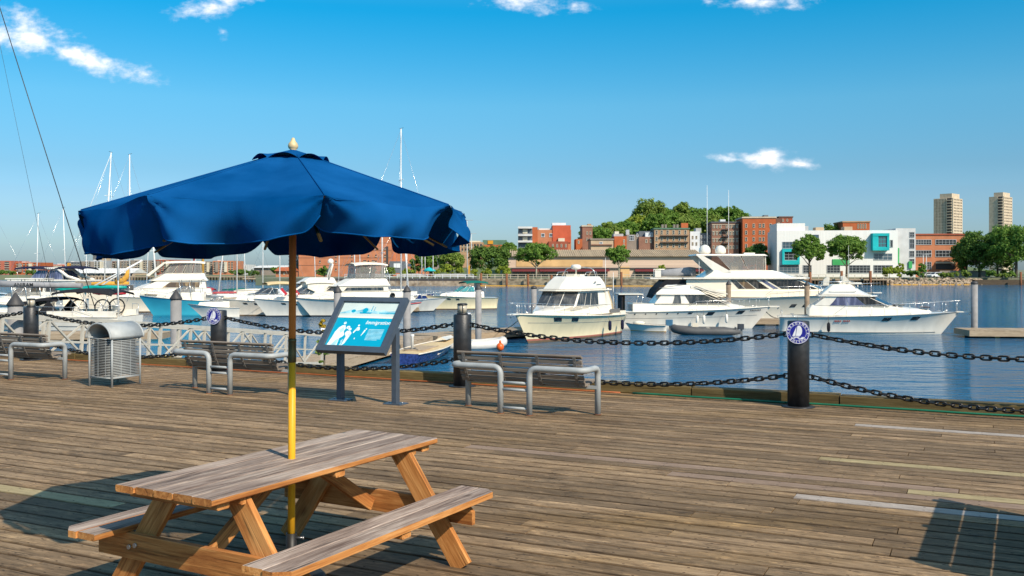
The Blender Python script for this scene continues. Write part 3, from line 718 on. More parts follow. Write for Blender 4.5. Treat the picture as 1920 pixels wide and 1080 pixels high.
b2 = copy_tree(bench); b2.location = (-4.445, 14.585, 0); b2['label'] = 'slatted bench with silver tube arms between the litter bin and the sign'
b3 = copy_tree(bench); b3.location = (-8.81, 16.61, 0); b3['label'] = 'slatted bench with silver tube arms left of the litter bin, cut by the frame'

# ================================================================== LITTER BIN
lb = thing('litter_bin', 'silver slatted metal litter bin with an arched hood', 'litter bin', Vector((-6.417, 15.40, 0)), DANG)
w, d, zb, zt = .51, .57, .165, .775            # local x from -w to 0 along the edge, local y from 0 to d towards the water
cs = [(0, 0), (-w, 0), (-w, d), (0, d)]
for x, y in cs: MB().tube([(x, y, 0), (x, y, zt+.01)], .017, 10).build('leg', 'galv', lb)
for k in range(23):
    z = zb+(zt-.035-zb)*k/22
    MB().tube([(x*.985-.004, y*.985+.004, z) for x, y in cs], .0075, 6, closed=True).build('rod', 'galv', lb)
MB().tube([(x, y, zb-.015) for x, y in cs], .013, 6, closed=True).build('lower_rim', 'galv', lb)
MB().tube([(x, y, zt) for x, y in cs], .015, 6, closed=True).build('upper_rim', 'galv', lb)
MB().lathe([(.305, .19), (.31, .74), (.29, .74), (.28, .2)], 4, (0, 0, 0)).build('liner', 'black_steel', lb, (-w/2, d/2, 0), R(45))
for fx, fy in ((-.17, .02), (-.34, .02), (-.01, .19), (-.01, .38)): MB().beam((fx, fy, zb), (fx, fy, zt), .012, .006).build('upright', 'galv', lb)
HR = w/2+.03
def hood_ring(r): return [(-w/2+r*math.cos(a), zt+.005+r*.88*math.sin(a)) for a in [math.pi*i/20 for i in range(21)]]
o_, i_ = hood_ring(HR), hood_ring(HR-.012)
MB().loft([[(x, -.05, z) for x, z in o_+i_[::-1]], [(x, d+.05, z) for x, z in o_+i_[::-1]]], 0, True).build('hood', 'galv', lb)
for y in (-.05, d+.05): MB().tube([(x, y, z) for x, z in hood_ring(HR-.004)], .016, 8).build('hood_rim', 'galv', lb)
MB().prism([(-w/2+.25*math.cos(a), zt+.02+.222*math.sin(a)) for a in [math.pi*i/16 for i in range(17)]], d-.02, d+.0).build('hood_back', 'galv', lb)
for sx in (0, -w): MB().tube([(sx, -.04, zt+.02), (sx, d+.04, zt+.02)], .014, 6).build('hood_rail', 'galv', lb)

# ================================================================== INFORMATION SIGN
BLc = Vector((-2.776, 13.60, .744)); SW, SH = 1.16, .95
tilt = math.atan2(.735, .60)
sg = thing('information_sign', 'tilted information panel headed Immigration in a dark grey frame on two posts', 'sign', Vector((BLc.x, BLc.y, 0)), DANG)
Mp = Matrix.Translation((0, 0, BLc.z)) @ Matrix.Rotation(tilt, 4, 'X')       # panel axes: x right, y up the slope, z towards the reader
def panel_box(x0, x1, y0, y1, z0, z1, name, m, parent=sg): return MB().box(((x0+x1)/2, (y0+y1)/2, (z0+z1)/2), (x1-x0, y1-y0, z1-z0)).build(name, m, parent, M=Mp)
bw = .095
panel_box(0, SW, SH-bw*.8, SH, -.045, .03, 'frame_rail', 'sign_frame'); panel_box(0, SW, 0, bw, -.045, .03, 'frame_rail', 'sign_frame')
panel_box(0, bw, bw+.001, SH-bw*.8-.001, -.045, .03, 'frame_stile', 'sign_frame'); panel_box(SW-bw, SW, bw+.001, SH-bw*.8-.001, -.045, .03, 'frame_stile', 'sign_frame')
panel_box(.02, SW-.02, .02, SH-.02, -.05, -.012, 'backing', 'sign_frame')
x0, x1, y0, y1 = bw, SW-bw, bw, SH-bw*.8
art = panel_box(x0+.002, x1-.002, y0+.002, y1-.002, -.010, -.004, 'picture', 'print_teal')
W_, H_ = x1-x0, y1-y0
def flat(polys, m, lvl, name):
    mb = MB()
    for p in polys: mb.add([(x0+a*W_, y0+b*H_, -.004+.0012*lvl) for a, b in p], [tuple(range(len(p)))])
    return mb.build(name, m, art)
def el(cx, cy, rx, ry, n=12, rot=0): return [(cx+rx*math.cos(2*math.pi*i/n), cy+ry*math.sin(2*math.pi*i/n)) for i in range(n)]
e2 = .004
flat([[(e2, .68), (1-e2, .68), (1-e2, 1-e2), (e2, 1-e2)]], 'print_pale', 1, 'harbour_print')
flat([[(e2, .645), (1-e2, .645), (1-e2, .685), (e2, .685)]], 'print_cream', 2, 'pale_band')
flat([[(e2, .76), (.1, .79), (.2, .83), (.27, .80), (.36, .83), (.43, .88), (.5, .86), (.56, .82), (.66, .80), (.76, .83), (.85, .80), (1-e2, .82), (1-e2, .74), (.8, .735), (.6, .75), (.4, .74), (.2, .75), (e2, .735)]], 'print_wash', 2, 'harbour_print')
flat([el(.235, .80, .04, .035), el(.44, .82, .05, .055), [(.35, .775), (.58, .775), (.56, .745), (.37, .745)], [(.70, .775), (.98, .775), (.98, .755), (.70, .755)], [(.54, .80), (.545, .93), (.555, .93), (.555, .80)], [(.59, .80), (.592, .90), (.60, .90), (.60, .80)]], 'print_teal', 3, 'harbour_print')
flat([el(.185, .52, .024, .030), [(.03, .01), (.055, .16), (.075, .32), (.11, .42), (.16, .47), (.21, .47), (.235, .40), (.225, .33), (.26, .26), (.24, .22), (.20, .18), (.21, .01)],
      el(.275, .425, .034, .035), [(.29, .02), (.33, .08), (.36, .22), (.375, .30), (.345, .34), (.28, .35), (.255, .30), (.30, .22), (.29, .10)], el(.318, .385, .026, .030),
      [(.39, .32), (.42, .40), (.435, .44), (.47, .44), (.49, .38), (.47, .36), (.43, .36), (.41, .30)], el(.445, .475, .016, .02), [(.55, .25), (.565, .33), (.575, .38), (.60, .39), (.59, .33), (.56, .25)], el(.60, .405, .012, .016), el(.465, .185, .010, .018)], 'print_white', 1, 'figures_print')
flat([[(.10, .02), (.15, .14), (.20, .17), (.19, .02)], [(.25, .02), (.26, .09), (.24, .12), (.275, .17), (.285, .02)], [(.14, .36), (.19, .43), (.22, .36), (.18, .30)], [(.36, .24), (.345, .30), (.33, .26)], el(.19, .53, .013, .014), el(.28, .415, .018, .016), [(.425, .37), (.445, .42), (.455, .37)]], 'print_mist', 2, 'figures_print')
tm = text_mb('Immigration', .115, .28, .0012); sc_ = .43/text_width(tm)*W_
mb = MB(); mb.add([(x0+.755*W_+p[0]*sc_, y0+.545*H_+p[1]*sc_, -.0022) for p in tm.v], tm.f); mb.build('title', 'print_white', art)
flat([[(.645, .40-i*.028), (.645+.265*(1 if i < 8 else .8), .40-i*.028), (.645+.265*(1 if i < 8 else .8), .387-i*.028), (.645, .387-i*.028)] for i in range(9)], 'print_mist', 1, 'text_lines')
for x in (.11, 1.055):
    y = .43
    MB().box((x, y, .54), (.075, .095, 1.06)).build('post', 'sign_frame', sg)
    MB().box((x, y, .009), (.29, .22, .018)).build('base_plate', 'sign_frame', sg)
    for bx in (-.11, .11): MB().lathe([(.012, .018), (.012, .034)], 6, (x+bx, y, 0)).build('bolt', 'bolt_steel', sg)

# ================================================================== tall slatted back rest just out of the frame on the right (its shadow falls into view)
ss = thing('slatted_screen', 'tall slatted wooden screen standing just beyond the right edge', 'screen', (3.34, 5.28, 0), math.atan2(.88, .47))
for z0, z1 in ((.04, .33), (.36, .58), (.605, .80), (.825, 1.0)):
    board('slat', (0, 0, (z0+z1)/2), (1.96, 0, (z0+z1)/2), z1-z0, .03, 'table_warm', ss, up=(0, 1, 0))
for x in (.08, 1.0, 1.88): board('post', (x, .04, 0), (x, .04, .99), .07, .045, 'table_warm', ss, up=(0, 1, 0))
# ================================================================== BOATS (local x forward, y to port, z = 0 at the waterline)
class Hull:
    def __init__(s, L, B, fs, fb, rake=1.2, tr=.9, bwl=.74, p=2.3, fl=1.6, tmax=.35):
        s.L, s.B, s.fs, s.fb, s.rake, s.tr, s.bwl, s.p, s.fl, s.tm = L, B, fs, fb, rake, tr, bwl, p, fl, tmax
    def hb(s, t):
        b = s.B/2
        if t < s.tm: return b*(s.tr+(1-s.tr)*math.sin(t/s.tm*math.pi/2))
        return max(.02, b*(1-((t-s.tm)/(1-s.tm))**s.p))
    def zs(s, t): return s.fs+(s.fb-s.fs)*t**1.6
    def pt(s, t, h, sd=1):
        b = s.hb(t); bl = b*s.bwl*(1-.42*t**2.2)
        q = max(0, (h-.08)/.92); y = bl+(b-bl)*q**s.fl
        if h < .08: y = bl*(.86+.14*max(0, (h+.2)/.28))
        x = -s.L/2+(s.L-s.rake*(1-max(h, -.15)))*t
        return Vector((x, sd*y, h*s.zs(t)))
    def t_of(s, x): return min(1, max(0, (x+s.L/2)/s.L))
HS = [1, .94, .84, .70, .54, .38, .24, .14, .08, -.15]
def hull_parts(root, H, m, boot='boot_dark', stripe=None, n=22, deck_m='gel', keel='boot_dark', rub='steel', rubr=.035, upper=None):
    ts = [i/n for i in range(n+1)]; ts = [t if t < .6 else t for t in ts]
    rings = [[H.pt(t, h, 1) for h in HS]+[Vector((H.pt(t, -.15).x, 0, -.45))]+[H.pt(t, h, -1) for h in HS[::-1]] for t in ts]
    mi = [0]*len(HS)+[0]*len(HS)
    mats = [m, boot, stripe or m, upper or m]
    half = [3, 3, 0, 0, 0, 0, 0, 2, 1, 1]
    mb = MB(); mb.loft(rings, 0, True, closed=False, caps=(1, 0), mis=half+half[::-1]); mb.build('hull', mats, root)
    mb = MB(); rg = []
    for t in ts:
        b = H.hb(t)-.02; z = H.zs(t)-.03; x = H.pt(t, 1).x
        rg.append([Vector((x, y*b, z+.07*(1-y*y)*min(1, b))) for y in (1, .6, 0, -.6, -1)])
    mb.loft(rg, 0, True, closed=False, caps=(0, 0)); mb.build('deck', deck_m, root)
    pts = [H.pt(t, .985, 1)+Vector((0, .012, 0)) for t in ts]+[H.pt(t, .985, -1)-Vector((0, .012, 0)) for t in ts[::-1]]
    MB().tube(pts, rubr, 6).build('rub_rail', rub, root)
def rail(root, H, t0, t1, h, n, inset=.12, r=.012, mid=False, pulpit=0, lean=.0, name='rail', close=True):
    for sd in (1, -1):
        mb = MB(); topp = []
        for i in range(n+1):
            t = t0+(t1-t0)*i/n; p = H.pt(t, 1, sd); p.y -= sd*min(inset, abs(p.y)*.6); rise = min(1, (i+.25)/1.2)
            q = p+Vector((lean*h, 0, h*(rise if t0 > .05 else 1))); q.y *= 1.0
            topp.append(q); mb.tube([p, q], r*.8, 5)
        if pulpit: topp.append(Vector((H.L/2+pulpit, sd*.10, H.zs(1)+h)))
        mb.tube(topp, r, 6)
        if mid: mb.tube([p-Vector((0, 0, h*.5)) for p in topp], r*.7, 5)
        mb.build(name, 'steel', root)
    if pulpit:
        MB().tube([(H.L/2+pulpit, .10, H.zs(1)+h), (H.L/2+pulpit+.05, 0, H.zs(1)+h), (H.L/2+pulpit, -.10, H.zs(1)+h)], r, 6).build(name, 'steel', root)
        mb = MB().box((H.L/2+pulpit*.35, 0, H.zs(1)-.02), (pulpit*1.5, .42, .07)); mb.build('pulpit', 'gel', root)
        MB().tube([(H.L/2+pulpit*.9, 0, H.zs(1)+.06), (H.L/2+pulpit*1.15, 0, H.zs(1)-.06), (H.L/2+pulpit*.9, 0, H.zs(1)-.22)], .035, 6).build('anchor', 'steel', root)
class Cabin:
    """stack of level outlines: (z, x_aft, x_fwd, half width aft, half width fwd, bulge of the front)"""
    def __init__(s, secs): s.secs = secs; s.rings = [s.ring(*q) for q in secs]
    @staticmethod
    def ring(z, xa, xf, wa, wf, bul): return [Vector(p) for p in ((xa, -wa, z), (xf, -wf, z), (xf+bul, 0, z), (xf, wf, z), (xa, wa, z))]
    def build(s, root, m, name='cabin', bev=.05):
        fine = []
        def sub(r_): return [r_[i].lerp(r_[(i+1) % 5], k/4) for i in range(5) for k in range(4)]
        for a, b in zip(s.rings[:-1], s.rings[1:]):
            A_, B_ = sub(a), sub(b); fine += [[p.lerp(q, k/3) for p, q in zip(A_, B_)] for k in range(3)]
        fine.append(sub(s.rings[-1]))
        mb = MB(); mb.loft(fine, 0, False); o = mb.build(name, m, root)
        if bev: md = o.modifiers.new('round', 'BEVEL'); md.width = bev; md.segments = 2; md.limit_method = 'ANGLE'; md.angle_limit = R(20)
        return o
    def pane(s, root, k, j, u0, u1, v0, v1, m, name='window', sk0=0, sk1=0, parent=None, frame=None):
        """glass set in face j between outlines k and k+1; u runs along the outline, v up; sk slants the two ends"""
        a, b = s.rings[k], s.rings[k+1]; j2 = (j+1) % 5
        def q(u, v): return (a[j].lerp(a[j2], u)).lerp(b[j].lerp(b[j2], u), v)
        c = [q(u0, v0), q(u1, v0), q(u1+sk1, v1), q(u0+sk0, v1)]
        nn = (c[1]-c[0]).cross(c[3]-c[0]).normalized(); ctr = sum(c, Vector())/4
        if nn.dot(ctr-Vector((ctr.x-(.6 if j in (1, 2) else 0), 0, ctr.z))) < 0: nn = -nn
        mb = MB(); gp = [[q(u0+(u1-u0)*i/4+(sk0+(sk1-sk0)*i/4)*(k/3), v0+(v1-v0)*k/3) for i in range(5)] for k in range(4)]
        for k in range(3):
            for i in range(4): cc_ = (gp[k][i], gp[k][i+1], gp[k+1][i+1], gp[k+1][i]); mb.loft([[p-nn*.01 for p in cc_], [p+nn*.018 for p in cc_]], 0, False)
        if frame:
            mb.tube([p+nn*.012 for p in c], .02, 4, mi=1, closed=True)
        return mb.build(name, [m, frame] if frame else m, parent or root)
def boat(name, label, cat, x, y, heading, group=None): return thing(name, label, cat, (x, y, WATER), heading, group)
def antenna(root, p, h, r=.012, lean=(0, 0)): MB().tube([p, (p[0]+lean[0], p[1]+lean[1], p[2]+h)], [r, r*.5], 5).build('antenna', 'mast_white', root)
def dome(root, p, r, hh=.9):
    MB().lathe([(r*.75, 0), (r*.95, r*.15), (r, r*.5), (r*.93, r*.95), (r*.65, r*1.35), (r*.25, r*1.55), (0, r*1.58)], 18, p).build('radar_dome', 'gel', root)
def tower_tube(root, pts, r=.022, name='arch'): MB().tube(pts, r, 6).build(name, 'steel', root)
def porthole(root, H, t, h, w, hh, sd, m='pane_dark'):
    dt = w/H.L; dh = hh/H.zs(t)/2; k = 5
    g = lambda tt, q: H.pt(tt, q, sd)
    a = [g(t+dt*i/k, h-dh) for i in range(k+1)]; b = [g(t+dt*(i/k)+dt*.10, h+dh) for i in range(k+1)]
    nn = (a[1]-a[0]).cross(b[0]-a[0]).normalized(); nn = nn if nn.y*sd > 0 else -nn
    mb = MB(); mb.loft([[p-nn*.02 for p in (a[i], a[i+1], b[i+1], b[i])] for i in (0,)]+[[p+nn*.02 for p in (a[0], a[1], b[1], b[0])]], 0, False)
    for i in range(1, k): mb.loft([[p-nn*.02 for p in (a[i], a[i+1], b[i+1], b[i])], [p+nn*.02 for p in (a[i], a[i+1], b[i+1], b[i])]], 0, False)
    mb.build('porthole', m, root)
def canopy(root, x0, x1, hw, z, m, rise=.12, name='canopy', drop=.12, poles=(), zp=1.2, tilt=0):
    rg = []
    for i in range(9):
        u = i/8; x = x0+(x1-x0)*u; e = 4*u*(1-u)
        rg.append([Vector((x, y*hw, z+tilt*u+rise*e**.7+.10*(1-y*y)-drop*(abs(y) > .95))) for y in (-1, -.9, -.45, 0, .45, .9, 1)])
    mb = MB(); mb.loft(rg, 0, True, closed=False, caps=(0, 0)); mb.loft([[p-Vector((0, 0, .03)) for p in r_] for r_ in rg], 0, True, closed=False, caps=(0, 0))
    o = mb.build(name, m, root)
    for (xb, xt) in poles:
        u = (xt-x0)/(x1-x0); zt = z+tilt*u+rise*(4*u*(1-u))**.7 if 0 < u < 1 else z
        for sd in (-1, 1): MB().tube([(xb, sd*hw*.98, zp), (xt, sd*hw*.9, zt)], .014, 5).build('canopy_pole', 'steel', root)
    return o

# ---- cream flybridge cruiser with its bow towards us
r1 = boat('motor_cruiser', 'cream hulled flybridge cruiser with its bow towards the wharf and a white radar dome', 'motor boat', 3.2, 59.6, math.atan2(-.865, -.5014))
H = Hull(12, 3.9, 1.36, 1.78, rake=1.5, bwl=.76, fl=1.8); hull_parts(r1, H, 'gel_cream', 'boot_brown', 'stripe_red', upper='gel_cream', rub='gel_warm', rubr=.045)
for sd in (1, -1):
    for t in (.60, .73): porthole(r1, H, t, .83, .62, .22, sd)
    mb = MB(); pts = [H.pt(t, .70, sd)+Vector((0, sd*.006, 0)) for t in [i/20 for i in range(20)]]; mb.tube(pts, .012, 4); mb.build('pinstripe', 'stripe_grey', r1)
tr = Cabin([(1.45, -3.9, 2.9, 1.60, .78, 1.4), (1.80, -3.9, 2.6, 1.56, .76, 1.3), (2.06, -3.9, 1.3, 1.50, 1.25, .35)]); tr.build(r1, 'gel', 'trunk_cabin', .08)
cb = Cabin([(2.04, -3.3, 1.15, 1.50, 1.36, .45), (2.96, -3.05, .35, 1.40, 1.28, .35)]); cb.build(r1, 'gel')
for j, u0, u1 in ((1, .05, .66), (1, .70, 1.0), (2, 0, .30), (2, .34, .95)): cb.pane(r1, 0, j, u0, u1, .05, .93, 'pane_grey', 'windshield')
for j, sg_ in ((0, 0), (3, 1)):
    for u0, u1 in ((.96, .74), (.72, .56), (.54, .30)):
        a, b = (u1, u0) if j == 0 else (1-u0, 1-u1); cb.pane(r1, 0, j, a, b, .06, .90, 'pane_dark')
MB().prism([(-3.9, 2.04), (-3.1, 2.04), (-2.95, 2.96), (-3.25, 2.96)], -1.5, -1.42).prism([(-3.9, 2.04), (-3.1, 2.04), (-2.95, 2.96), (-3.25, 2.96)], 1.42, 1.5).build('cabin_wing', 'gel', r1)
Cabin([(2.96, -3.7, .62, 1.62, 1.48, .45), (3.05, -3.7, .55, 1.62, 1.46, .42)]).build(r1, 'gel_warm', 'brow', .03)
fb = Cabin([(3.05, -3.2, .30, 1.5, 1.35, .38), (3.45, -3.05, -.15, 1.42, 1.24, .33), (3.86, -2.75, -.75, 1.22, 1.05, .25)]); fb.build(r1, 'gel', 'flybridge', .10)
for sd in (1, -1):
    MB().box((-2.1, sd*1.44, 3.36), (.7, .01, .04)).box((-1.6, sd*1.42, 3.5), (.28, .01, .09)).build('name_mark', 'stripe_grey', r1)
    tower_tube(r1, [(-2.6, sd*1.1, 3.85), (-2.6, sd*1.02, 4.15), (-1.2, sd*1.0, 4.12), (-.9, sd*.95, 3.85)], .015, 'flybridge_rail')
tower_tube(r1, round_path([(-2.3, -1.15, 3.8), (-2.2, -1.0, 4.35), (-2.2, 0, 4.48), (-2.2, 1.0, 4.35), (-2.3, 1.15, 3.8)], .3), .022)
MB().lathe([(.05, 3.85), (.05, 4.28), (.16, 4.3)], 10, (-1.75, 0, 0)).box((-1.75, 0, 3.92), (.7, .9, .12)).build('dome_base', 'gel', r1)
MB().lathe([(.20, 4.30), (.30, 4.33), (.32, 4.43), (.30, 4.54), (.22, 4.60), (0, 4.62)], 18, (-1.75, 0, 0)).build('radar_dome', 'gel', r1)
MB().box((-.9, .1, 3.93), (.35, .6, .16)).build('dash', 'gel_warm', r1)
rail(r1, H, .36, .985, .62, 9, pulpit=.55, r=.013)
for sd in (1, -1): MB().box((-4.2, sd*1.62, 1.62), (1.5, .03, .26)).build('vent_grille', 'bracket_grey', r1)
MB().box((-4.9, 0, 1.45), (2.1, 3.2, .25)).build('cockpit', 'gel_warm', r1)
for sd in (1, -1): MB().tube([(-4.7, sd*1.45, 1.4), (-4.3, sd*1.4, 3.0), (-3.6, sd*1.35, 3.05)], .03, 6).build('bridge_post', 'steel', r1)
antenna(r1, (-3.4, 1.3, 3.05), 2.0, .02); antenna(r1, (-4.4, 1.4, 1.5), 2.6, .03)
MB().prism([(-4.9, 1.55), (-3.9, 1.55), (-3.35, 2.9), (-3.9, 2.9)], -1.3, 1.3).build('cockpit_curtain', 'canvas_tan', r1)

# ---- white sports fisherman on the right
r4 = boat('sport_cruiser', 'white sport fishing cruiser with long raked bow and bluish side windows, near the right pier', 'motor boat', 24.0, 64.8, R(-14))
H = Hull(11.5, 3.8, 1.10, 1.52, rake=1.15, tr=.93, bwl=.84, p=2.9, fl=1.9, tmax=.45); hull_parts(r4, H, 'gel', 'gel', None, rub='stripe_grey', rubr=.022, n=28)
for sd in (1, -1):
    MB().tube([H.pt(t, .10, sd)+Vector((0, sd*.01, 0)) for t in [i/20 for i in range(20)]], .03, 4).build('boot_stripe', 'stripe_grey', r4)
    for t in (.575, .735): porthole(r4, H, t, .80, .50, .22, sd)
    mb = MB(); q = random.Random(4)
    for i in range(9):
        if i == 4: continue
        p = H.pt(.315+i*.010, .74, sd); mb.box((p.x, p.y+sd*.03, p.z), (.07, .01, .10+.03*(i in (0, 5))))
    mb.build('name_lettering', 'letter_red', r4)
Cabin([(1.15, -3.9, 3.0, 1.42, .85, 1.5), (1.62, -3.9, 2.6, 1.38, .80, 1.3), (1.90, -3.7, .9, 1.32, .95, .45)]).build(r4, 'gel', 'trunk_cabin', .12)
cb = Cabin([(1.86, -3.55, 1.25, 1.32, 1.02, .55), (2.50, -2.75, -.15, 1.26, 1.10, .45)]); cb.build(r4, 'gel', 'cabin', .03)
for j in (0, 3):
    for (u0, u1, s0, s1, m) in ((.21, .46, .06, .0, 'pane_blue'), (.47, .69, .0, .0, 'pane_blue'), (.70, .985, .0, .0, 'pane_dark')):
        a, b, sa, sb = (u0, u1, s0, s1) if j == 0 else (1-u1, 1-u0, -s1, -s0); cb.pane(r4, 0, j, a, b, .05, .94, m, sk0=sa, sk1=sb)
for j, u0, u1 in ((1, .03, .97), (2, .03, .97)): cb.pane(r4, 0, j, u0, u1, .06, .94, 'pane_dark', 'windshield')
Cabin([(2.48, -3.25, .15, 1.40, 1.16, .5), (2.56, -3.25, .1, 1.40, 1.16, .5)]).build(r4, 'gel', 'brow', .03)
Cabin([(2.56, -3.15, -.2, 1.34, 1.10, .4), (2.95, -2.7, -.9, 1.22, 1.0, .32), (3.30, -2.3, -1.15, 1.08, .9, .25)]).build(r4, 'gel', 'flybridge', .1)
MB().prism([(-2.9, 3.2), (-2.5, 3.2), (-2.45, 3.74), (-2.62, 3.80), (-2.85, 3.6)], -.3, .3).build('helm_seat', 'canvas_cream', r4)
MB().prism([(-1.9, 3.28), (-.95, 3.28), (-1.2, 3.5), (-1.5, 3.86), (-1.75, 3.82), (-1.7, 3.5)], -.6, .6).build('console_cover', 'canvas_cream', r4)
MB().box((-.9, 0, 3.36), (.9, 1.5, .12)).build('dash', 'gel', r4)
for sd in (1, -1):
    tower_tube(r4, round_path([(-3.1, sd*1.25, 2.6), (-3.05, sd*1.15, 3.45), (-2.4, sd*1.05, 3.45), (-1.0, sd*.95, 3.5)], .1), .018, 'flybridge_rail')
    tower_tube(r4, round_path([(-2.5, sd*1.23, 2.86), (-2.6, sd*1.25, 2.78), (-.9, sd*1.1, 2.80), (-.8, sd*1.1, 2.9)], .1), .02, 'grab_rail')
rail(r4, H, .30, .985, .72, 10, pulpit=.6, r=.013)
MB().box((1.9, .0, 1.93), (.75, .8, .06)).build('hatch', 'pane_dark', r4); MB().box((3.6, 0, 1.78), (.55, .6, .05)).build('hatch', 'pane_dark', r4)
MB().box((-4.9, 0, 1.05), (1.9, 3.0, .12)).build('cockpit', 'gel_warm', r4)
antenna(r4, (-1.3, -.9, 3.3), 2.6, .014)
MB().tube([(-5.6, -1.6, 1.1), (-5.6, -1.6, 1.5), (-5.6, 1.6, 1.5), (-5.6, 1.6, 1.1)], .02, 6).build('stern_rail', 'steel', r4)

# ---- white express cruiser behind the grey inflatable
r2 = boat('convertible_cruiser', 'white cruiser with long dark side windows and sloping white visor behind the grey inflatable', 'motor boat', 12.9, 70, 0)
H = Hull(12, 3.9, 1.28, 1.62, rake=1.4, tr=.95, bwl=.82, p=2.5, fl=1.9); hull_parts(r2, H, 'gel', 'gel', None, rub='gel', rubr=.03, n=26)
for sd in (1, -1):
    for t in (.595, .790): porthole(r2, H, t, .80, .52, .22, sd)
    for t in (.15, .215, .28, .345, .41): porthole(r2, H, t, .86, .09, .08, sd)
    porthole(r2, H, .475, .86, .30, .10, sd)
    MB().tube([H.pt(t, .62, sd)+Vector((0, sd*.008, 0)) for t in [i/20 for i in range(20)]], .012, 4).build('pinstripe', 'stripe_grey', r2)
    mb = MB()
    for i in range(7): p = H.pt(.875+i*.011, .86, sd); mb.box((p.x, p.y+sd*.02, p.z), (.07, .012, .09))
    mb.build('registration', 'letter_black', r2)
Cabin([(1.25, -4.3, 3.2, 1.55, .95, 1.3), (1.62, -4.3, 2.9, 1.50, .9, 1.2), (1.84, -4.3, 2.2, 1.46, .95, .8)]).build(r2, 'gel', 'trunk_cabin', .08)
cb = Cabin([(1.82, -2.75, 2.55, 1.46, 1.05, .6), (2.50, -2.2, .9, 1.36, 1.15, .45)]); cb.build(r2, 'gel')
for j in (0, 3):
    for (u0, u1, s0, s1, m) in ((.25, .37, .05, .05, 'pane_grey'), (.49, .72, .03, .0, 'pane_dark'), (.725, .985, .0, .0, 'pane_dark')):
        a, b, sa, sb = (u0, u1, s0, s1) if j == 0 else (1-u1, 1-u0, -s1, -s0); cb.pane(r2, 0, j, a, b, .04, .93, m, sk0=sa, sk1=sb)
for j in (1, 2): cb.pane(r2, 0, j, .03, .97, .06, .94, 'pane_dark', 'windshield')
Cabin([(2.48, -2.65, 1.0, 1.55, 1.3, .3), (2.62, -2.6, .8, 1.52, 1.25, .3), (3.16, -1.9, .0, 1.3, 1.1, .3)]).build(r2, 'gel', 'flybridge', .06)
MB().prism([(-.1, 3.12), (1.2, 3.0), (2.55, 2.56), (2.55, 2.50), (1.1, 2.78), (-.1, 2.9)], -1.25, 1.25).build('visor', 'canvas_cream', r2)
MB().prism([(-2.75, 2.5), (-2.2, 2.6), (-1.75, 3.3), (-2.05, 3.42), (-2.45, 3.0)], -1.25, 1.25).build('bridge_cover', 'canvas_black', r2)
for sd in (1, -1): MB().tube([(-.6, sd*1.45, 3.18), (-2.4, sd*1.5, 2.98)], .025, 5).tube([(.2, sd*1.35, 3.1), (3.4, sd*1.35, 1.95)], .022, 5).build('visor_strut', 'stripe_grey', r2)
MB().box((-5.0, 0, 1.95), (.1, 2.6, 1.1)).box((-4.4, 0, 2.46), (1.6, 2.8, .06)).build('cockpit_shade', 'canvas_black', r2)
MB().box((-4.4, 0, 2.52), (1.75, 2.9, .07)).build('cockpit_top', 'gel', r2)
for sd in (1, -1): MB().tube([(-3.7, sd*1.3, 1.7), (-3.5, sd*1.3, 2.5)], .025, 5).build('top_post', 'steel', r2)
rail(r2, H, .45, .985, .62, 8, pulpit=.5, r=.013)

# ---- the large motor yacht
r3 = boat('motor_yacht', 'largest white motor yacht with glazed upper bridge and two white domes', 'motor boat', 21.7, 81, R(-1.5))
H = Hull(17.6, 5.2, 1.9, 2.35, rake=1.8, tr=.95, bwl=.74, p=2.5, fl=1.9); hull_parts(r3, H, 'gel_warm', 'boot_brown', None, rub='stripe_grey', rubr=.02, n=28)
for t in (.595, .66, .72): porthole(r3, H, t, .62, .5, .26, -1)
Cabin([(2.0, -7.4, 6.0, 2.35, 1.5, 1.6), (2.62, -7.4, 5.2, 2.3, 1.55, 1.3)]).build(r3, 'gel_warm', 'deckhouse_base', .06)
cb = Cabin([(2.60, -7.3, 3.95, 2.2, 1.6, .9), (3.52, -7.3, 1.75, 2.1, 1.75, .7)]); cb.build(r3, 'gel_warm', 'saloon', .04)
def ux(x): return (x+7.3)/(3.95+7.3)
for (xa, xb, s0, s1, m) in ((-2.9, -2.35, -.0, 0, 'pane_dark'), (-2.28, -1.45, 0, 0, 'pane_amber'), (-1.35, -.3, 0, 0, 'pane_dark'), (.05, .5, .0, .0, 'pane_blue'), (.75, 3.75, .02, -.0, 'pane_dark')):
    k = 1.0 if xa < .6 else 1.0; cb.pane(r3, 0, 0, ux(xa), ux(xb), .10, .90, m, sk0=(xa+7.3)/(1.75+7.3)*.0, frame=None)
for (xa, xb, m) in ((-2.9, -2.35, 'pane_dark'), (-2.28, -1.45, 'pane_amber'), (-1.35, -.3, 'pane_dark'), (.05, .5, 'pane_blue'), (.75, 3.75, 'pane_dark')): cb.pane(r3, 0, 3, 1-ux(xb), 1-ux(xa), .10, .90, m)
for j in (1, 2):
    for u0, u1 in ((.03, .48), (.52, .97)): cb.pane(r3, 0, j, u0, u1, .08, .92, 'pane_dark', 'windshield')
Cabin([(3.50, -7.6, 2.6, 2.5, 1.9, .8), (3.62, -7.6, 2.6, 2.5, 1.9, .8)]).build(r3, 'gel', 'upper_deck', .04)
Cabin([(3.62, -5.9, 1.5, 2.25, 1.7, .7), (4.05, -5.2, .5, 2.15, 1.65, .6), (4.22, -5.0, -.2, 2.1, 1.65, .5)]).build(r3, 'gel', 'bridge_coaming', .08)
en = Cabin([(4.22, -3.7, -.75, 1.98, 1.6, .45), (5.42, -4.9, -.75, 1.95, 1.6, .45)])
for j in (0, 3):
    for u0, u1 in ((.04, .50), (.53, .97)): 
        a, b = (u0, u1) if j == 0 else (1-u1, 1-u0); en.pane(r3, 0, j, a, b, .02, .97, 'pane_clear', 'bridge_window', frame='gel')
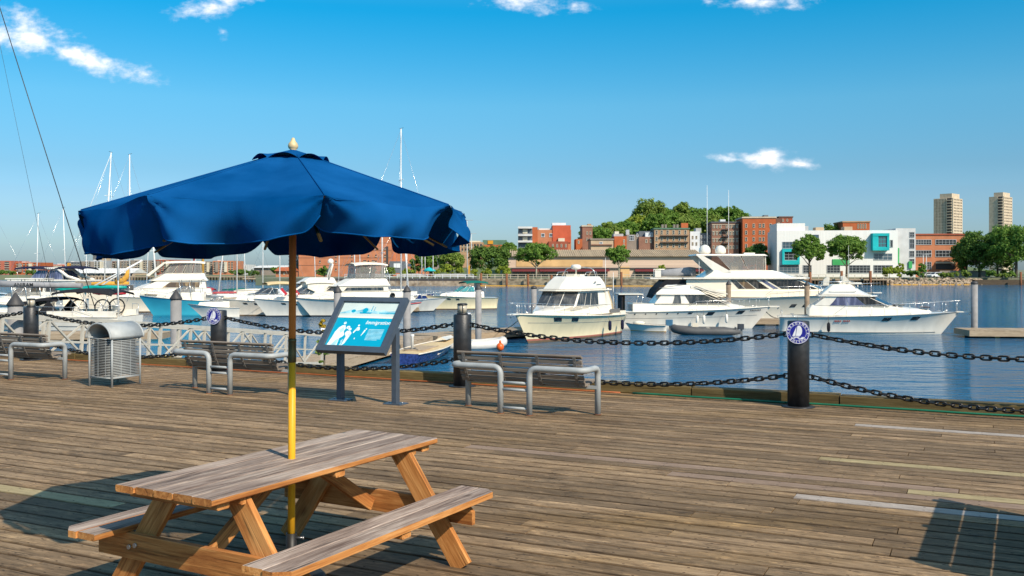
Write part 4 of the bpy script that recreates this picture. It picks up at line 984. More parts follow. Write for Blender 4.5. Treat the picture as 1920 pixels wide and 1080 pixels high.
for j in (1, 2): en.pane(r3, 0, j, .05, .97, .02, .97, 'pane_clear', 'bridge_window', frame='gel')
Cabin([(5.42, -6.5, -.55, 2.1, 1.7, .5), (5.56, -6.45, -.75, 2.05, 1.6, .4)]).build(r3, 'gel', 'hardtop', .05)
for sd in (1, -1): MB().prism([(-6.4, 5.42), (-5.9, 5.42), (-3.6, 4.1), (-4.8, 3.95)], sd*2.0-.07, sd*2.0+.07).build('hardtop_support', 'gel', r3)
MB().box((-2.6, .2, 4.55), (.5, .8, 1.0)).box((-3.1, -.7, 4.5), (.6, .6, .9)).build('helm_seat', 'canvas_tan', r3)
dome(r3, (-5.35, .35, 5.6), .50); dome(r3, (-4.15, -.3, 5.6), .46)
MB().box((-1.7, 0, 5.64), (.9, .5, .12)).lathe([(.1, 5.56), (.1, 5.66)], 8, (-1.7, 0, 0)).build('radar_bar', 'gel', r3)
antenna(r3, (-5.0, 1.2, 5.5), 6.0, .03); antenna(r3, (-3.6, -1.0, 5.5), 5.4, .03); antenna(r3, (-6.2, -1.9, 3.8), 1.6, .03)
for k in range(3): MB().tube([(-3.9+k*.1, .3, 5.58), (-2.7+k*.1, .3, 5.0+.6)], .02, 4).build('aerial_rod', 'steel', r3)
Cabin([(1.9, -7.2, 5.6, 1.6, .8, .6), (2.55, -7.2, 4.8, 1.5, .75, .6)]).build(r3, 'gel_warm', 'foredeck', .1)
rail(r3, H, .45, .985, .80, 10, pulpit=.5, r=.015)
# covered tender and davit on the boat deck
MB().loft([[Vector((x, y*w_, 3.65+zz)) for y, zz in ((-1, .30), (-.8, .05), (.8, .05), (1, .30), (.6, h_), (-.6, h_))] for x, w_, h_ in ((-9.4, .35, .5), (-8.9, .75, .62), (-7.8, .85, .72), (-6.7, .7, .85), (-6.2, .25, .8))], 0, True).build('tender_cover', 'sail_grey', r3)
MB().box((-8.3, 0, 3.56), (3.9, 4.2, .12)).build('boat_deck', 'gel', r3)
MB().prism([(-10.1, 1.9), (-7.4, 1.9), (-7.4, 3.4), (-9.0, 3.4), (-9.8, 2.6)], -2.1, 2.1).build('aft_curtain', 'canvas_black', r3)
MB().tube([(-9.9, -1.6, 3.6), (-9.9, -1.6, 4.3), (-9.0, -1.6, 4.3)], .05, 6).box((-9.6, -1.9, 3.95), (.5, .25, .55)).build('davit', 'gel', r3)

# ---- inflatables, skiff and keelboat
def inflatable(root, L, B, r, m, floor='bracket_grey'):
    pts = [(-L/2, B/2-r, r*.75)]+[(-L/2+L*.62*k/3, B/2-r, r*.75) for k in (1, 2, 3)]
    for k in range(1, 6): a = math.pi/2*k/6; pts.append((L*.12+(L*.38-r)*math.sin(a), (B/2-r)*math.cos(a), r*.75+.16*k/6))
    full = pts+[(L/2-r, 0, r*.75+.18)]+[(x, -y, z) for x, y, z in pts[::-1]]
    n = len(full); MB().tube(full, [r*.45]+[r]*(n-2)+[r*.45], 12).build('tube', m, root)
    MB().box((-.1*L, 0, .12), (L*.75, B-2*r, .06)).box((-L/2+.22, 0, .28), (.06, B-2*r, .4)).build('floor', floor, root)
    MB().box((-.05*L, 0, r*1.55), (.22, B-r, .05)).build('thwart', 'gel_warm', root)
def outboard(root, x, m, s=1.0):
    MB().loft([[Vector((x+a*s, b*s, z*s)) for a, b in ((-.22, -.13), (.12, -.13), (.18, 0), (.12, .13), (-.22, .13), (-.28, 0))] for z in (.36, .42, .66, .74)], 0, False).build('outboard_cowl', m, root)
    MB().box((x-.1*s, 0, -.1*s), (.14*s, .10*s, 1.0*s)).build('outboard_leg', 'bracket_grey', root)
q = boat('inflatable_dinghy', 'dark grey inflatable dinghy with outboard moored in front of the white cruiser', 'dinghy', 12.75, 63.6, R(172), None)
inflatable(q, 4.5, 1.8, .27, 'rubber_grey'); outboard(q, -2.3, 'outboard_dark', .95)
MB().box((.6, 0, .62), (.4, .5, .25)).build('gear_bag', 'gel_warm', q)
q = boat('skiff', 'small white skiff with a blue outboard between two cruisers', 'dinghy', 9.35, 67.0, R(165))
H = Hull(2.9, 1.35, .42, .55, rake=.4, tr=.95, bwl=.8, p=2.6); hull_parts(q, H, 'gel', 'canvas_gold', None, n=12, rub='stripe_grey', rubr=.02, deck_m='gel_warm'); outboard(q, -1.55, 'outboard_blue', 1.1)
MB().sphere((.5, 0, .55), .3, 8, 5, sc=(1.4, 1, .5)).build('cover', 'canvas_cream', q)
q = boat('inflatable_dinghy', 'white inflatable dinghy with an orange ball fender at its bow', 'dinghy', -2.05, 52.2, R(14))
inflatable(q, 3.7, 1.7, .26, 'rubber_white')
bu = MB().sphere((0, 0, 0), .20, 14, 10, sc=(1, 1, 1.1)).lathe([(.06, .22), (.05, .34), (.0, .35)], 8).build('mooring_buoy', 'orange_buoy', None, (-.62, 50.2, WATER+.24)); tag(bu, 'round orange buoy floating by the white inflatable', 'buoy')
q = boat('keelboat', 'blue open keelboat with sand coloured deck tied to the floating dock', 'sailing boat', -3.95, 47.3, math.atan2(8.0, 1.9))
H = Hull(8.0, 1.9, .48, .68, rake=1.3, tr=.72, bwl=.7, p=2.0, fl=1.1); hull_parts(q, H, 'gel_navy', 'boot_dark', None, n=20, deck_m='canvas_tan', rub='gel_warm', rubr=.03)
MB().box((-1.6, 0, .52), (2.6, 1.0, .10)).build('cockpit', 'dock_wood', q)
MB().lathe([(.07, .5), (.06, 1.15), (.09, 1.2), (.09, 1.26)], 10, (-2.6, .1, 0)).build('mast_stub', 'mast_white', q)
for a in (0, 1.3, 2.6, 4.0): MB().tube([(-2.6, .1, .62), (-2.6+.5*math.cos(a), .1+.5*math.sin(a), .60)], .02, 5).build('spoke', 'bracket_grey', q)
MB().tube([H.pt(.35, .45, -1)+Vector((0, -.02, .02)), H.pt(.5, .5, -1)+Vector((0, -.02, .05))], .03, 5).build('hull_flash', 'gel', q)
MB().loft([[(1.5, -.3, .72), (1.5, .3, .72), (1.5, 0, .86)], [(3.2, -.15, .76), (3.2, .15, .76), (3.2, 0, .85)]], 0, False).build('sail_bag', 'gel_warm', q)

# ---- mooring lines
mb = MB(); a, b = Vector((.65, 55.2, -.75)), Vector((-.9, 57.6, -1.85))
mb.tube([a.lerp(b, i/8)-Vector((0, 0, .18*4*(i/8)*(1-i/8))) for i in range(9)], .022, 5); tag(mb.build('mooring_line', 'rope'), 'dark mooring rope from the cream cruiser bow down to the dock', 'rope')
mb = MB()
for dx_ in (0, .35):
    a, b = Vector((18.4-dx_*.3, 69.9, -1.0)), Vector((20.2+dx_, 72.4, -1.7)); mb.tube([a.lerp(b, i/8)-Vector((0, 0, .3*4*(i/8)*(1-i/8))) for i in range(9)], .022, 5)
tag(mb.build('mooring_line', 'rope'), 'pair of mooring ropes hanging from the bow beside the dark windowed cruiser', 'rope')

# ---- green topped cruiser in the channel
def express(label, x, y, hd, L, B, fs, fb, hm='gel', boot='boot_dark', top=None, topm='canvas_navy', glassm='pane_grey', name='express_cruiser', group=None, rails=True, arch=False, fl=1.9, ports=True, enclosed=False, rake=1.3, cat='motor boat', upper=None):
    q = boat(name, label, cat, x, y, hd, group); H = Hull(L, B, fs, fb, rake=rake, tr=.95, bwl=.7, p=2.3, fl=fl)
    hull_parts(q, H, hm, boot, None, n=18, rub='stripe_grey', rubr=.02, upper=upper)
    k = L/9.
    Cabin([(fs-.1, -L*.30, L*.20, B*.40, B*.24, L*.14), (fb+.12, -L*.30, L*.15, B*.385, B*.23, L*.12), (fb+.36*k, -L*.30, L*.02, B*.36, B*.26, L*.06)]).build(q, 'gel', 'trunk_cabin', .1)
    ws = Cabin([(fb+.34*k, -L*.28, L*.05, B*.37, B*.26, L*.05), (fb+1.0*k, -L*.22, -L*.06, B*.34, B*.25, L*.04)])
    for j in (1, 2): ws.pane(q, 0, j, .03, .97, .02, .97, glassm, 'windshield', frame='steel')
    for j in (0, 3):
        for u0, u1 in ((.35, .66), (.68, .98)):
            a, b = (u0, u1) if j == 0 else (1-u1, 1-u0); ws.pane(q, 0, j, a, b, .02, .95, glassm, 'side_window', frame='steel')
    zt = fb+1.45*k
    if top == 'bimini': canopy(q, -L*.36, -L*.04, B*.40, zt, topm, poles=((-L*.3, -L*.33), (-L*.16, -L*.07), (-L*.22, -L*.2)), zp=fs)
    if top == 'camper':
        canopy(q, -L*.36, -L*.03, B*.40, zt, topm)
        MB().loft([[(-L*.40, -B*.38, fs), (-L*.05, -B*.36, fb+.9*k), (-L*.05, B*.36, fb+.9*k), (-L*.40, B*.38, fs)], [(-L*.36, -B*.36, zt), (-L*.05, -B*.36, zt+.02), (-L*.05, B*.36, zt+.02), (-L*.36, B*.36, zt)]], 0, False).build('canvas_side', topm, q)
    if top == 'hard':
        MB().box((-L*.12, 0, zt+.25), (L*.32, B*.78, .07)).build('hardtop', 'gel', q)
        for sd in (1, -1):
            for xx in (-.24, -.12, .0): MB().tube([(L*xx-.25, sd*B*.36, fs), (L*xx, sd*B*.34, zt+.22)], .03, 6).build('hardtop_post', 'steel', q)
    if arch: MB().tube(round_path([(-L*.30, -B*.42, fs), (-L*.36, -B*.38, zt+.1), (-L*.36, B*.38, zt+.1), (-L*.30, B*.42, fs)], .3), .07, 6).build('radar_arch', 'gel', q)
    if rails: rail(q, H, .42, .98, .5, 7, pulpit=.4, r=.014)
    if ports:
        for sd in (1, -1):
            for t in (.58, .70): porthole(q, H, t, .80, .35, .14, sd)
    return q, H
q, H = express('white cruiser with dark green canopy alone in the open channel beside the lamp bollard', -5.6, 103.0, R(205), 7.9, 2.9, 1.25, 1.6, 'gel_cream', 'boot_brown', 'bimini', 'canvas_green', 'pane_teal')

# fenders and deck gear on the four large boats
def fender(root, H, t, sd, m='gel', drop=.55):
    p = H.pt(t, .98, sd); q = H.pt(t, .45, sd); MB().lathe([(.03, .32), (.10, .24), (.11, 0), (.10, -.24), (.03, -.32)], 10, (p.x, (p.y+sd*.13), p.z-drop-.1)).build('fender', m, root)
    MB().tube([(p.x, p.y+sd*.10, p.z-drop+.2), (p.x, p.y-sd*.05, p.z+.08)], .012, 4).build('fender_line', 'rope', root)
H1 = Hull(12, 3.9, 1.36, 1.78, rake=1.5, bwl=.76, fl=1.8); H2 = Hull(12, 3.9, 1.28, 1.62, rake=1.4, tr=.95, bwl=.82, p=2.5, fl=1.9); H4 = Hull(11.5, 3.8, 1.10, 1.52, rake=1.15, tr=.93, bwl=.84, p=2.9, fl=1.9, tmax=.45)
for t in (.12, .30): fender(r1, H1, t, 1, 'canvas_navy')
for t in (.52, .56, .70): fender(r2, H2, t, -1, 'gel')
for t in (.10, .27): fender(r4, H4, t, -1, 'canvas_black')
for rt, Hh in ((r1, H1), (r2, H2), (r4, H4)):
    for t in (.08, .5, .9):
        for sd in (1, -1): p = Hh.pt(t, 1, sd); p.y *= .88; MB().tube([p+Vector((-.12, 0, .07)), p+Vector((.12, 0, .07))], .022, 5).tube([p, p+Vector((0, 0, .07))], .02, 5).build('cleat', 'steel', rt)
MB().lathe([(.0, 0), (.09, .02), (.12, .1), (.0, .14)], 10, (4.7, 0, 1.72)).build('windlass', 'steel', r1); MB().lathe([(.0, 0), (.09, .02), (.12, .1), (.0, .14)], 10, (4.9, 0, 1.5)).build('windlass', 'steel', r4)
# ================================================================== DOCKS, PILES, GANGWAY
def dock(label, a, b, w, z=-1.9, piece=.3, nlab=None, planks_=True, thick=.16):
    a, b = Vector((a[0], a[1], 0)), Vector((b[0], b[1], 0)); L_ = (b-a).length; ang = math.atan2((b-a).y, (b-a).x)
    t = thing('floating_dock', label, 'dock', (a.x, a.y, z), ang, 'floating docks')
    n = int(L_/piece); me = MB().box((0, 0, 0), (piece-.025, w, .05)).mesh('deck_board', 'dock_wood')
    if planks_:
        for i in range(n): 
            o = link('deck_board', me, t, ((i+.5)*piece, 0, -.03+rnd.uniform(-.004, .004)))
    else:
        MB().box((L_/2, 0, -.03), (L_, w, .05)).build('deck_boards', 'dock_wood', t)
    mb = MB()
    for sd in (-1, 1): mb.beam((0, sd*(w/2-.04), -.06-thick), (L_, sd*(w/2-.04), -.06-thick), .09, thick*2)
    for e_ in (.05, L_-.05): mb.beam((e_, -w/2+.09, -.06-thick), (e_, w/2-.09, -.06-thick), .08, thick*2)
    mb.build('waler', 'dock_wood', t)
    me2 = MB().box((0, 0, -.43), (1.0, w*.86, .46)).mesh('float', 'pier_dark')
    for i in range(int(L_/2.2)): link('float', me2, t, (1.1+i*2.2, 0, 0))
    return t
dock('floating dock at the foot of the gangway', (-9.2, 35.2), (-5.7, 55.0), 2.4)
dock('floating dock finger between the white inflatable and the cream cruiser', (-5.2, 55.6), (1.5, 63.0), 2.6)
dock('floating dock at the right edge beyond the long bowed cruiser', (28.7, 61.3), (52, 58.8), 2.8)
dock('floating dock behind the long bowed cruiser', (15.5, 73.9), (30, 73.9), 1.6, planks_=False)
dock('long floating dock behind the row of moored boats', (-62, 101), (-4, 110), 2.2, planks_=False)
dock('floating dock alongside the grey sail cover yacht', (-40, 57.2), (-21, 58.5), 2.0, planks_=False)
dock('short floating dock between the row and the green canopy cruiser', (-10.5, 96), (-9.0, 106), 2.2, planks_=False)
def piling(px, Y, top, m='pile_grey', r=.19, label='', cap='cone'):
    x = (px-960)/FPX*Y
    t = thing('mooring_pile', label, 'pile', (x, Y, WATER), rnd.uniform(0, 6), 'mooring piles')
    MB().lathe([(r, -2.5), (r, top-WATER)], 16).build('shaft', m, t)
    if cap == 'cone': MB().lathe([(r+.025, top-WATER-.03), (r+.025, top-WATER+.01), (.02, top-WATER+.30), (0, top-WATER+.30)], 16).build('cap', 'pile_cap', t)
    if cap == 'dome': MB().lathe([(r+.02, top-WATER-.05), (r+.02, top-WATER+.02), (r*.8, top-WATER+.12), (0, top-WATER+.16)], 16).build('cap', 'pile_cap', t)
for px, Y, top, m, r, w, cp in [
    (29, 24.6, 1.0, 'pile_grey', .185, 'grey mooring pile with black cone cap left of the leftmost lamp bollard', 'cone'),
    (330, 32.2, .92, 'pile_grey', .18, 'grey mooring pile with black cone cap in front of the turquoise boat', 'cone'),
    (633, 45.5, .84, 'pile_grey', .18, 'grey mooring pile with cone cap just left of the sign panel', 'cone'),
    (763, 47.6, .82, 'pile_grey', .19, 'grey mooring pile with cone cap just behind the right side of the sign panel', 'cone'),
    (897, 54.5, .80, 'pile_grey', .18, 'grey mooring pile with cone cap in front of the green canopy cruiser', 'cone'),
    (1001, 64.8, .64, 'pile_grey', .19, 'grey mooring pile behind the bow rail of the cream cruiser', 'dome'),
    (1366, 75.4, .74, 'pile_brown', .19, 'brown mooring pile with cone cap behind the dark windowed cruiser', 'cone'),
    (1513, 73.0, .72, 'pile_brown', .19, 'brown mooring pile behind the stern of the long bowed cruiser', 'cone'),
    (1827, 62.8, .98, 'pile_grey', .21, 'grey mooring pile standing at the right pier off the long bow', 'dome'),
    (1166, 71, .05, 'pile_brown', .23, 'short brown pile behind the stern of the cream cruiser', 'none')]:
    piling(px, Y, top, m, r, w, cp)
g0, g1 = Vector((-12.75, 20.6, -.12)), Vector((-8.1, 37.6, -1.80))
gw = thing('gangway', 'pale aluminium truss gangway sloping down to the floating dock', 'gangway', g0)
gx = (g1-g0).normalized(); GL = (g1-g0).length; gs = gx.cross(Vector((0, 0, 1))).normalized(); gz = gs.cross(gx)
gw.matrix_basis = Matrix((gx, -gs, gz)).transposed().to_4x4(); gw.location = g0           # local x down the ramp, y to its left
for sd in (-1, 1):
    y = sd*.72
    MB().box((GL/2, y, 1.13), (GL, .10, .10)).build('top_chord', 'alloy', gw); MB().box((GL/2, y, .02), (GL, .09, .14)).build('bottom_chord', 'alloy', gw)
    MB().box((GL/2, y, .56), (GL, .035, .05)).build('mid_rail', 'alloy', gw)
    nb = 12; dxl = GL/nb
    for i in range(nb+1): MB().box((min(GL-.04, max(.04, i*dxl)), y, .585), (.075, .07, .99)).build('post', 'alloy', gw)
    for i in range(nb):
        a, b = (i*dxl+.03, (i+1)*dxl-.03) if i % 2 else ((i+1)*dxl-.03, i*dxl+.03)
        MB().beam((a, y, .10), (b, y, 1.07), .045, .05, up=(0, 1, 0)).build('diagonal', 'alloy', gw)
MB().box((GL/2, 0, .05), (GL, 1.32, .04)).build('walkway', 'alloy', gw)
for y in (-.7, .7): MB().lathe([(.11, -.05), (.11, .05)], 12, (GL-.1, y, -.02), axis='y').build('roller', 'black_steel', gw)
# red and white barrier and pedestals on the dock
t = thing('barrier', 'red and white safety barrier at the foot of the gangway', 'barrier', (-8.0, 42.6, -1.9), .25)
MB().box((0, 0, .95), (.95, .05, .5)).build('panel', 'plaque_white', t)
for i in range(4): MB().box((-.36+i*.24, -.028, .78+.0), (.12, .012, .22)).build('stripe', 'trim_red', t)
MB().box((-.1, -.03, 1.1), (.4, .012, .12)).build('stripe', 'trim_red', t)
for x in (-.42, .42): MB().box((x, 0, .35), (.05, .05, .7)).build('leg', 'plaque_white', t)
t = thing('power_pedestal', 'white power pedestal on the dock behind the lamp bollard', 'pedestal', (-2.75, 57.8, -1.9))
MB().box((0, 0, .55), (.42, .34, 1.1)).build('cabinet', 'plaque_white', t); MB().box((0, 0, 1.14), (.5, .42, .08)).build('lid', 'plaque_white', t)

# ================================================================== THE ROW OF MOORED BOATS ON THE LEFT
def X(px, Y): return (px-960)/FPX*Y
GR = 'boats moored in a row along the far dock'
# cream flybridge boat behind the turquoise one
q = boat('flybridge_cruiser', 'cream hulled flybridge cruiser with cream canvas top behind the turquoise boat', 'motor boat', X(312, 100), 100, R(196), GR)
H = Hull(11.5, 3.9, 1.5, 2.1, rake=1.6, bwl=.72); hull_parts(q, H, 'gel_warm', 'boot_brown', rub='stripe_grey')
Cabin([(1.7, -4.6, 3.2, 1.6, 1.1, 1.4), (2.3, -4.4, 2.6, 1.55, 1.1, 1.2)]).build(q, 'gel', 'trunk_cabin', .1)
cb = Cabin([(2.3, -4.0, 2.4, 1.5, 1.2, .9), (3.1, -3.9, .8, 1.4, 1.2, .6)]); cb.build(q, 'gel')
for j in (0, 3): cb.pane(q, 0, j, .3, .9, .15, .85, 'pane_amber')
Cabin([(3.1, -4.2, 1.4, 1.6, 1.3, .6), (3.5, -3.9, .6, 1.5, 1.2, .5), (3.9, -3.8, .0, 1.4, 1.1, .4)]).build(q, 'gel', 'flybridge', .1)
en = Cabin([(3.9, -3.6, .2, 1.4, 1.1, .35), (5.0, -3.5, -.8, 1.35, 1.15, .3)])
for j in (0, 3):
    for k in range(4): en.pane(q, 0, j, k/4+.02, k/4+.23, .02, .97, 'pane_clear', 'clear_curtain', frame='canvas_cream')
for j in (1, 2): en.pane(q, 0, j, .03, .97, .02, .97, 'pane_clear', 'clear_curtain', frame='canvas_cream')
canopy(q, -3.9, .0, 1.5, 5.0, 'canvas_cream', .10)
MB().prism([(0, 4.95), (.2, 5.05), (1.9, 3.7), (1.6, 3.6)], -1.2, 1.2).build('front_curtain', 'canvas_cream', q); rail(q, H, .4, .98, .55, 7)
# turquoise boat
q, H = express('turquoise hulled sport boat with cream hardtop, bow pointing left', X(338, 90), 90, R(192), 7.4, 2.7, 1.35, 1.9, 'gel_aqua', 'gel_aqua', 'hard', None, 'pane_clear', 'sport_boat', GR, rails=True, ports=False, fl=1.5)
# small runabout and the cruisers with bows to the left
q, H = express('small white runabout with a short dark stripe right of the turquoise boat', X(400, 86), 86, R(203), 4.4, 1.8, .85, 1.25, 'gel', 'gel', None, None, 'pane_clear', 'runabout', GR, rails=False, ports=False, fl=1.6)
q, H = express('white cruiser with tan folding canopy and blue grey windscreen right of the small runabout', X(490, 89.5), 89.5, R(207), 8.2, 2.9, 1.2, 1.65, 'gel', 'boot_brown', 'bimini', 'canvas_tan', 'pane_dark', 'express_cruiser', GR, fl=1.6)
q, H = express('white cruiser with beige canvas enclosure and red striped cushions', X(563, 88), 88, R(206), 8.6, 3.0, 1.22, 1.7, 'gel', 'boot_dark', 'camper', 'canvas_cream', 'pane_grey', 'express_cruiser', GR, fl=1.6)
t_ = H.pt(.6, 1, 1)
for xx in (.4, 1.5): 
    MB().beam((xx, 1.0, 2.0), (xx+.5, 1.05, 2.55), .30, .06, up=(0, 1, 0)).build('cushion', 'trim_red', q); MB().beam((xx+.22, 1.05, 2.0), (xx+.7, 1.1, 2.5), .16, .06, up=(0, 1, 0)).build('cushion', 'plaque_white', q)
# sedan with amber windows behind the umbrella pole
q = boat('sedan_cruiser', 'white sedan cruiser with amber side window behind the parasol pole', 'motor boat', X(572, 95), 95, R(196), GR)
H = Hull(9.5, 3.3, 1.4, 1.9, rake=1.4); hull_parts(q, H, 'gel', 'boot_dark', rub='stripe_grey')
Cabin([(1.5, -3.6, 2.5, 1.4, .9, 1.2), (2.0, -3.6, 2.0, 1.35, .9, 1.0)]).build(q, 'gel', 'trunk_cabin', .1)
cb = Cabin([(2.0, -3.0, 1.5, 1.35, 1.05, .7), (2.9, -2.8, .2, 1.3, 1.1, .5)]); cb.build(q, 'gel')
for j in (0, 3): cb.pane(q, 0, j, .25 if j == 0 else .1, .9 if j == 0 else .75, .15, .85, 'pane_amber')
for j in (1, 2): cb.pane(q, 0, j, .05, .95, .1, .9, 'pane_grey', 'windshield')
Cabin([(2.9, -3.0, .5, 1.4, 1.15, .5), (3.5, -2.7, -.4, 1.2, 1.0, .4)]).build(q, 'gel', 'flybridge', .1)
MB().tube(round_path([(-2.2, -1.2, 3.3), (-2.6, -1.15, 4.8), (-2.6, 1.15, 4.8), (-2.2, 1.2, 3.3)], .3), .10, 6).build('radar_arch', 'gel', q); dome(q, (-2.5, 0, 4.9), .3)
rail(q, H, .4, .98, .5, 6)
# flybridge with clear curtains
q = boat('flybridge_cruiser', 'white flybridge cruiser with clear curtained bridge beside the sign panel', 'motor boat', X(650, 88.5), 88.5, R(207), GR)
H = Hull(9.6, 3.4, 1.3, 1.75, rake=1.5, bwl=.76, fl=1.6); hull_parts(q, H, 'gel', 'boot_dark', rub='stripe_grey')
Cabin([(1.6, -3.8, 2.6, 1.5, 1.0, 1.2), (2.25, -3.8, 2.0, 1.45, 1.0, 1.0)]).build(q, 'gel', 'trunk_cabin', .1)
cb = Cabin([(2.25, -3.6, 1.5, 1.45, 1.15, .7), (2.75, -3.5, .9, 1.4, 1.15, .6)]); cb.build(q, 'gel_warm')
for j in (0, 3, 1, 2): cb.pane(q, 0, j, .15, .9, .2, .8, 'pane_dark')
Cabin([(2.75, -3.8, 1.2, 1.55, 1.25, .6), (3.0, -3.6, .6, 1.5, 1.2, .5), (3.45, -3.4, -.3, 1.35, 1.1, .4)]).build(q, 'gel', 'flybridge', .1)
en = Cabin([(3.45, -3.2, -.4, 1.3, 1.1, .35), (4.75, -3.3, -.6, 1.35, 1.2, .3)])
for j in (0, 3):
    for k in range(2): en.pane(q, 0, j, k/2+.02, k/2+.48, .02, .97, 'pane_clear', 'clear_curtain', frame='steel')
for j in (1, 2): en.pane(q, 0, j, .03, .97, .02, .97, 'pane_clear', 'clear_curtain', frame='steel')
canopy(q, -3.5, -.3, 1.45, 4.75, 'canvas_cream', .12); rail(q, H, .4, .98, .5, 6)
for sd in (-1, 1): MB().tube([(-4.3, sd*.3, 1.5), (-4.0, sd*.3, 3.6), (-3.6, sd*.3, 4.8)], .03, 5).build('ladder_rail', 'steel', q)
MB().lathe([(.14, -.05), (.24, -.05), (.24, .05), (.14, .05), (.14, -.05)], 12, (-3.9, 1.6, 1.9), axis='y').build('life_ring', 'black_steel', q)

# ---- sailing boats
def mast(root, x, h, r=.075, m='mast_white', spread=(.45, .72), stays=(), lean=0, boomz=1.6, boom=None, boomm='canvas_cream', z0=1.3, boomr=.13):
    MB().tube([(x, 0, z0), (x+lean*h, 0, h)], [r, r*.75], 8).build('mast', m, root)
    for f in spread:
        if f: MB().tube([(x+lean*h*f, -1.0, h*f), (x+lean*h*f, 0, h*f+.05), (x+lean*h*f, 1.0, h*f)], .03, 5).build('spreader', m, root)
    mb = MB()
    for (xe, ye, ze) in stays: mb.tube([(x+lean*h, 0, h-.1), (xe, ye, ze)], .012, 4)
    mb.build('stay', 'steel', root)
    MB().tube([(x+lean*h-.15, 0, h), (x+lean*h+.25, 0, h+.12)], .02, 4).build('mast_head', 'wire', root)
    if boom: MB().tube([(x-.05, 0, boomz+.1), (x-boom*.5, 0, boomz+.05), (x-boom, 0, boomz)], [boomr*.8, boomr*1.1, boomr*.6], 8).build('sail_cover', boomm, root)
def sailboat(label, x, y, hd, L, m, hull_m='gel', cover='canvas_navy', boom=None, fs=1.05, fb=1.4, group=None, **k):
    q = boat('sailing_boat', label, 'sailing boat', x, y, hd, group); H = Hull(L, L*.30, fs, fb, rake=1.6, tr=.7, bwl=.75, p=2.0, fl=1.0)
    hull_parts(q, H, hull_m, 'boot_dark', None, n=16, rub='stripe_grey', rubr=.02)
    Cabin([(fs-.05, -L*.12, L*.18, L*.10, L*.07, L*.06), (fs+.5, -L*.12, L*.14, L*.095, L*.06, L*.05)]).build(q, 'gel', 'coachroof', .08)
    mast(q, L*.08, m, stays=((L*.5, 0, fb), (-L*.5, 0, fs), (L*.06, L*.14, fs), (L*.06, -L*.14, fs)), boom=boom, boomm=cover, **k)
    rail(q, H, .05, .98, .55, 8, r=.01); return q, H
q, H = sailboat('sloop with the tallest white mast and grey furled boom behind the sign', X(735, 96), 96, R(20), 11.5, 18.4, boom=4.6, cover='sail_grey', group=GR)
canopy(q, -4.6, -1.6, 1.4, 1.9, 'canvas_blue2', .3, poles=((-4, -3.8), (-2, -1.9)), zp=1.0)
MB().loft([[Vector((x, y*w_, 1.4+zz*s_)) for y, zz in ((-1, 0), (-.7, .5), (0, .7), (.7, .5), (1, 0))] for x, w_, s_ in ((-1.2, .3, .3), (-.5, 1.0, 1), (1.2, 1.0, 1), (2.2, .3, .3))], 0, True).build('dinghy_on_deck', 'gel', q)
q, H = sailboat('white sloop behind with mast cut by the parasol valance', X(703, 104), 104, R(24), 10, 13.5, boom=3.6, cover='sail_grey', group=GR)
q = boat('sailing_boat', 'white sloop with raking mast and red striped bow just right of the sign', 'sailing boat', X(728, 90), 90, R(14), GR)
H = Hull(6.6, 2.1, .95, 1.35, rake=1.3, tr=.7, bwl=.75, p=2.0, fl=1.2); hull_parts(q, H, 'gel', 'boot_dark', n=16); mast(q, 2.0, 9.6, .075, 'mast_white', (.5,), ((3.2, 0, 1.4), (-3.2, 0, 1)), lean=-.07, z0=1)
rail(q, H, .05, .98, .55, 7, r=.01)
MB().tube([H.pt(t, .85, -1)-Vector((0, .01, 0)) for t in [i/14 for i in range(15)]], .05, 4).build('sheer_stripe', 'trim_red', q)
q, H = sailboat('sloop with red sail cover behind the small runabout', X(430, 108), 108, R(8), 10.5, 15.5, boom=4.2, cover='canvas_red', group=GR)
canopy(q, -4.6, -1.6, 1.4, 2.0, 'canvas_red', .25, poles=((-4, -3.8), (-2, -1.9)), zp=1.0)
q, H = sailboat('ketch with yellow varnished mast behind the turquoise boat', X(392, 112), 112, R(8), 11, 14.5, m='mast_wood', r=.16, group=GR) if False else (None, None)
def bare(label, px, Y, hd, L, h, **k):
    return sailboat(label, X(px, Y), Y, hd, L, h, group=GR, **k)
q = boat('sailing_boat', 'ketch with thick yellow wooden mast behind the turquoise boat', 'sailing boat', X(392, 113), 113, R(12), GR)
H = Hull(11, 3.2, 1.0, 1.5, rake=1.6, tr=.7, p=2.0, fl=1.0); hull_parts(q, H, 'gel_cream', 'boot_brown', n=14); mast(q, -.7, 14.0, .17, 'mast_wood', (.6,), ((5.4, 0, 1.4), (-5.4, 0, 1)), z0=1)
mast(q, 1.0, 12, .09, 'mast_white', (.6,), (), lean=.10, z0=1)
q = boat('sailing_boat', 'sloop with slender dark red raking mast far in the row', 'sailing boat', X(352, 118), 118, R(12), GR)
H = Hull(9, 2.8, 1.0, 1.3, rake=1.4, tr=.7, p=2.0, fl=1.0); hull_parts(q, H, 'gel', 'boot_dark', n=14); mast(q, .2, 12.5, .13, 'mast_red', (), ((4.4, 0, 1.3),), lean=.11, z0=1)
q = boat('sailing_boat', 'white sloop whose raking mast shows in the gap under the parasol', 'sailing boat', X(300, 106), 106, R(178), GR)
H = Hull(9.5, 2.9, 1.0, 1.4, rake=1.5, tr=.7, p=2.0, fl=1.0); hull_parts(q, H, 'gel', 'boot_dark', n=14); mast(q, .3, 12.6, .12, 'mast_white', (.5,), ((4.6, 0, 1.3),), lean=.07, z0=1)
q, H = sailboat('sloop with tan sail cover and the second tall mast left of the parasol', X(228, 103), 103, R(-3), 11, 16.6, boom=5.8, cover='canvas_gold', group=GR, boomz=2.7, boomr=.24)
MB().tube([(-.6, 0, 2.9), (.2, 0, 3.1), (.6, 0, 3.6), (.8, 0, 4.6)], [.3, .34, .28, .12], 8).build('sail_cover_collar', 'canvas_gold', q)
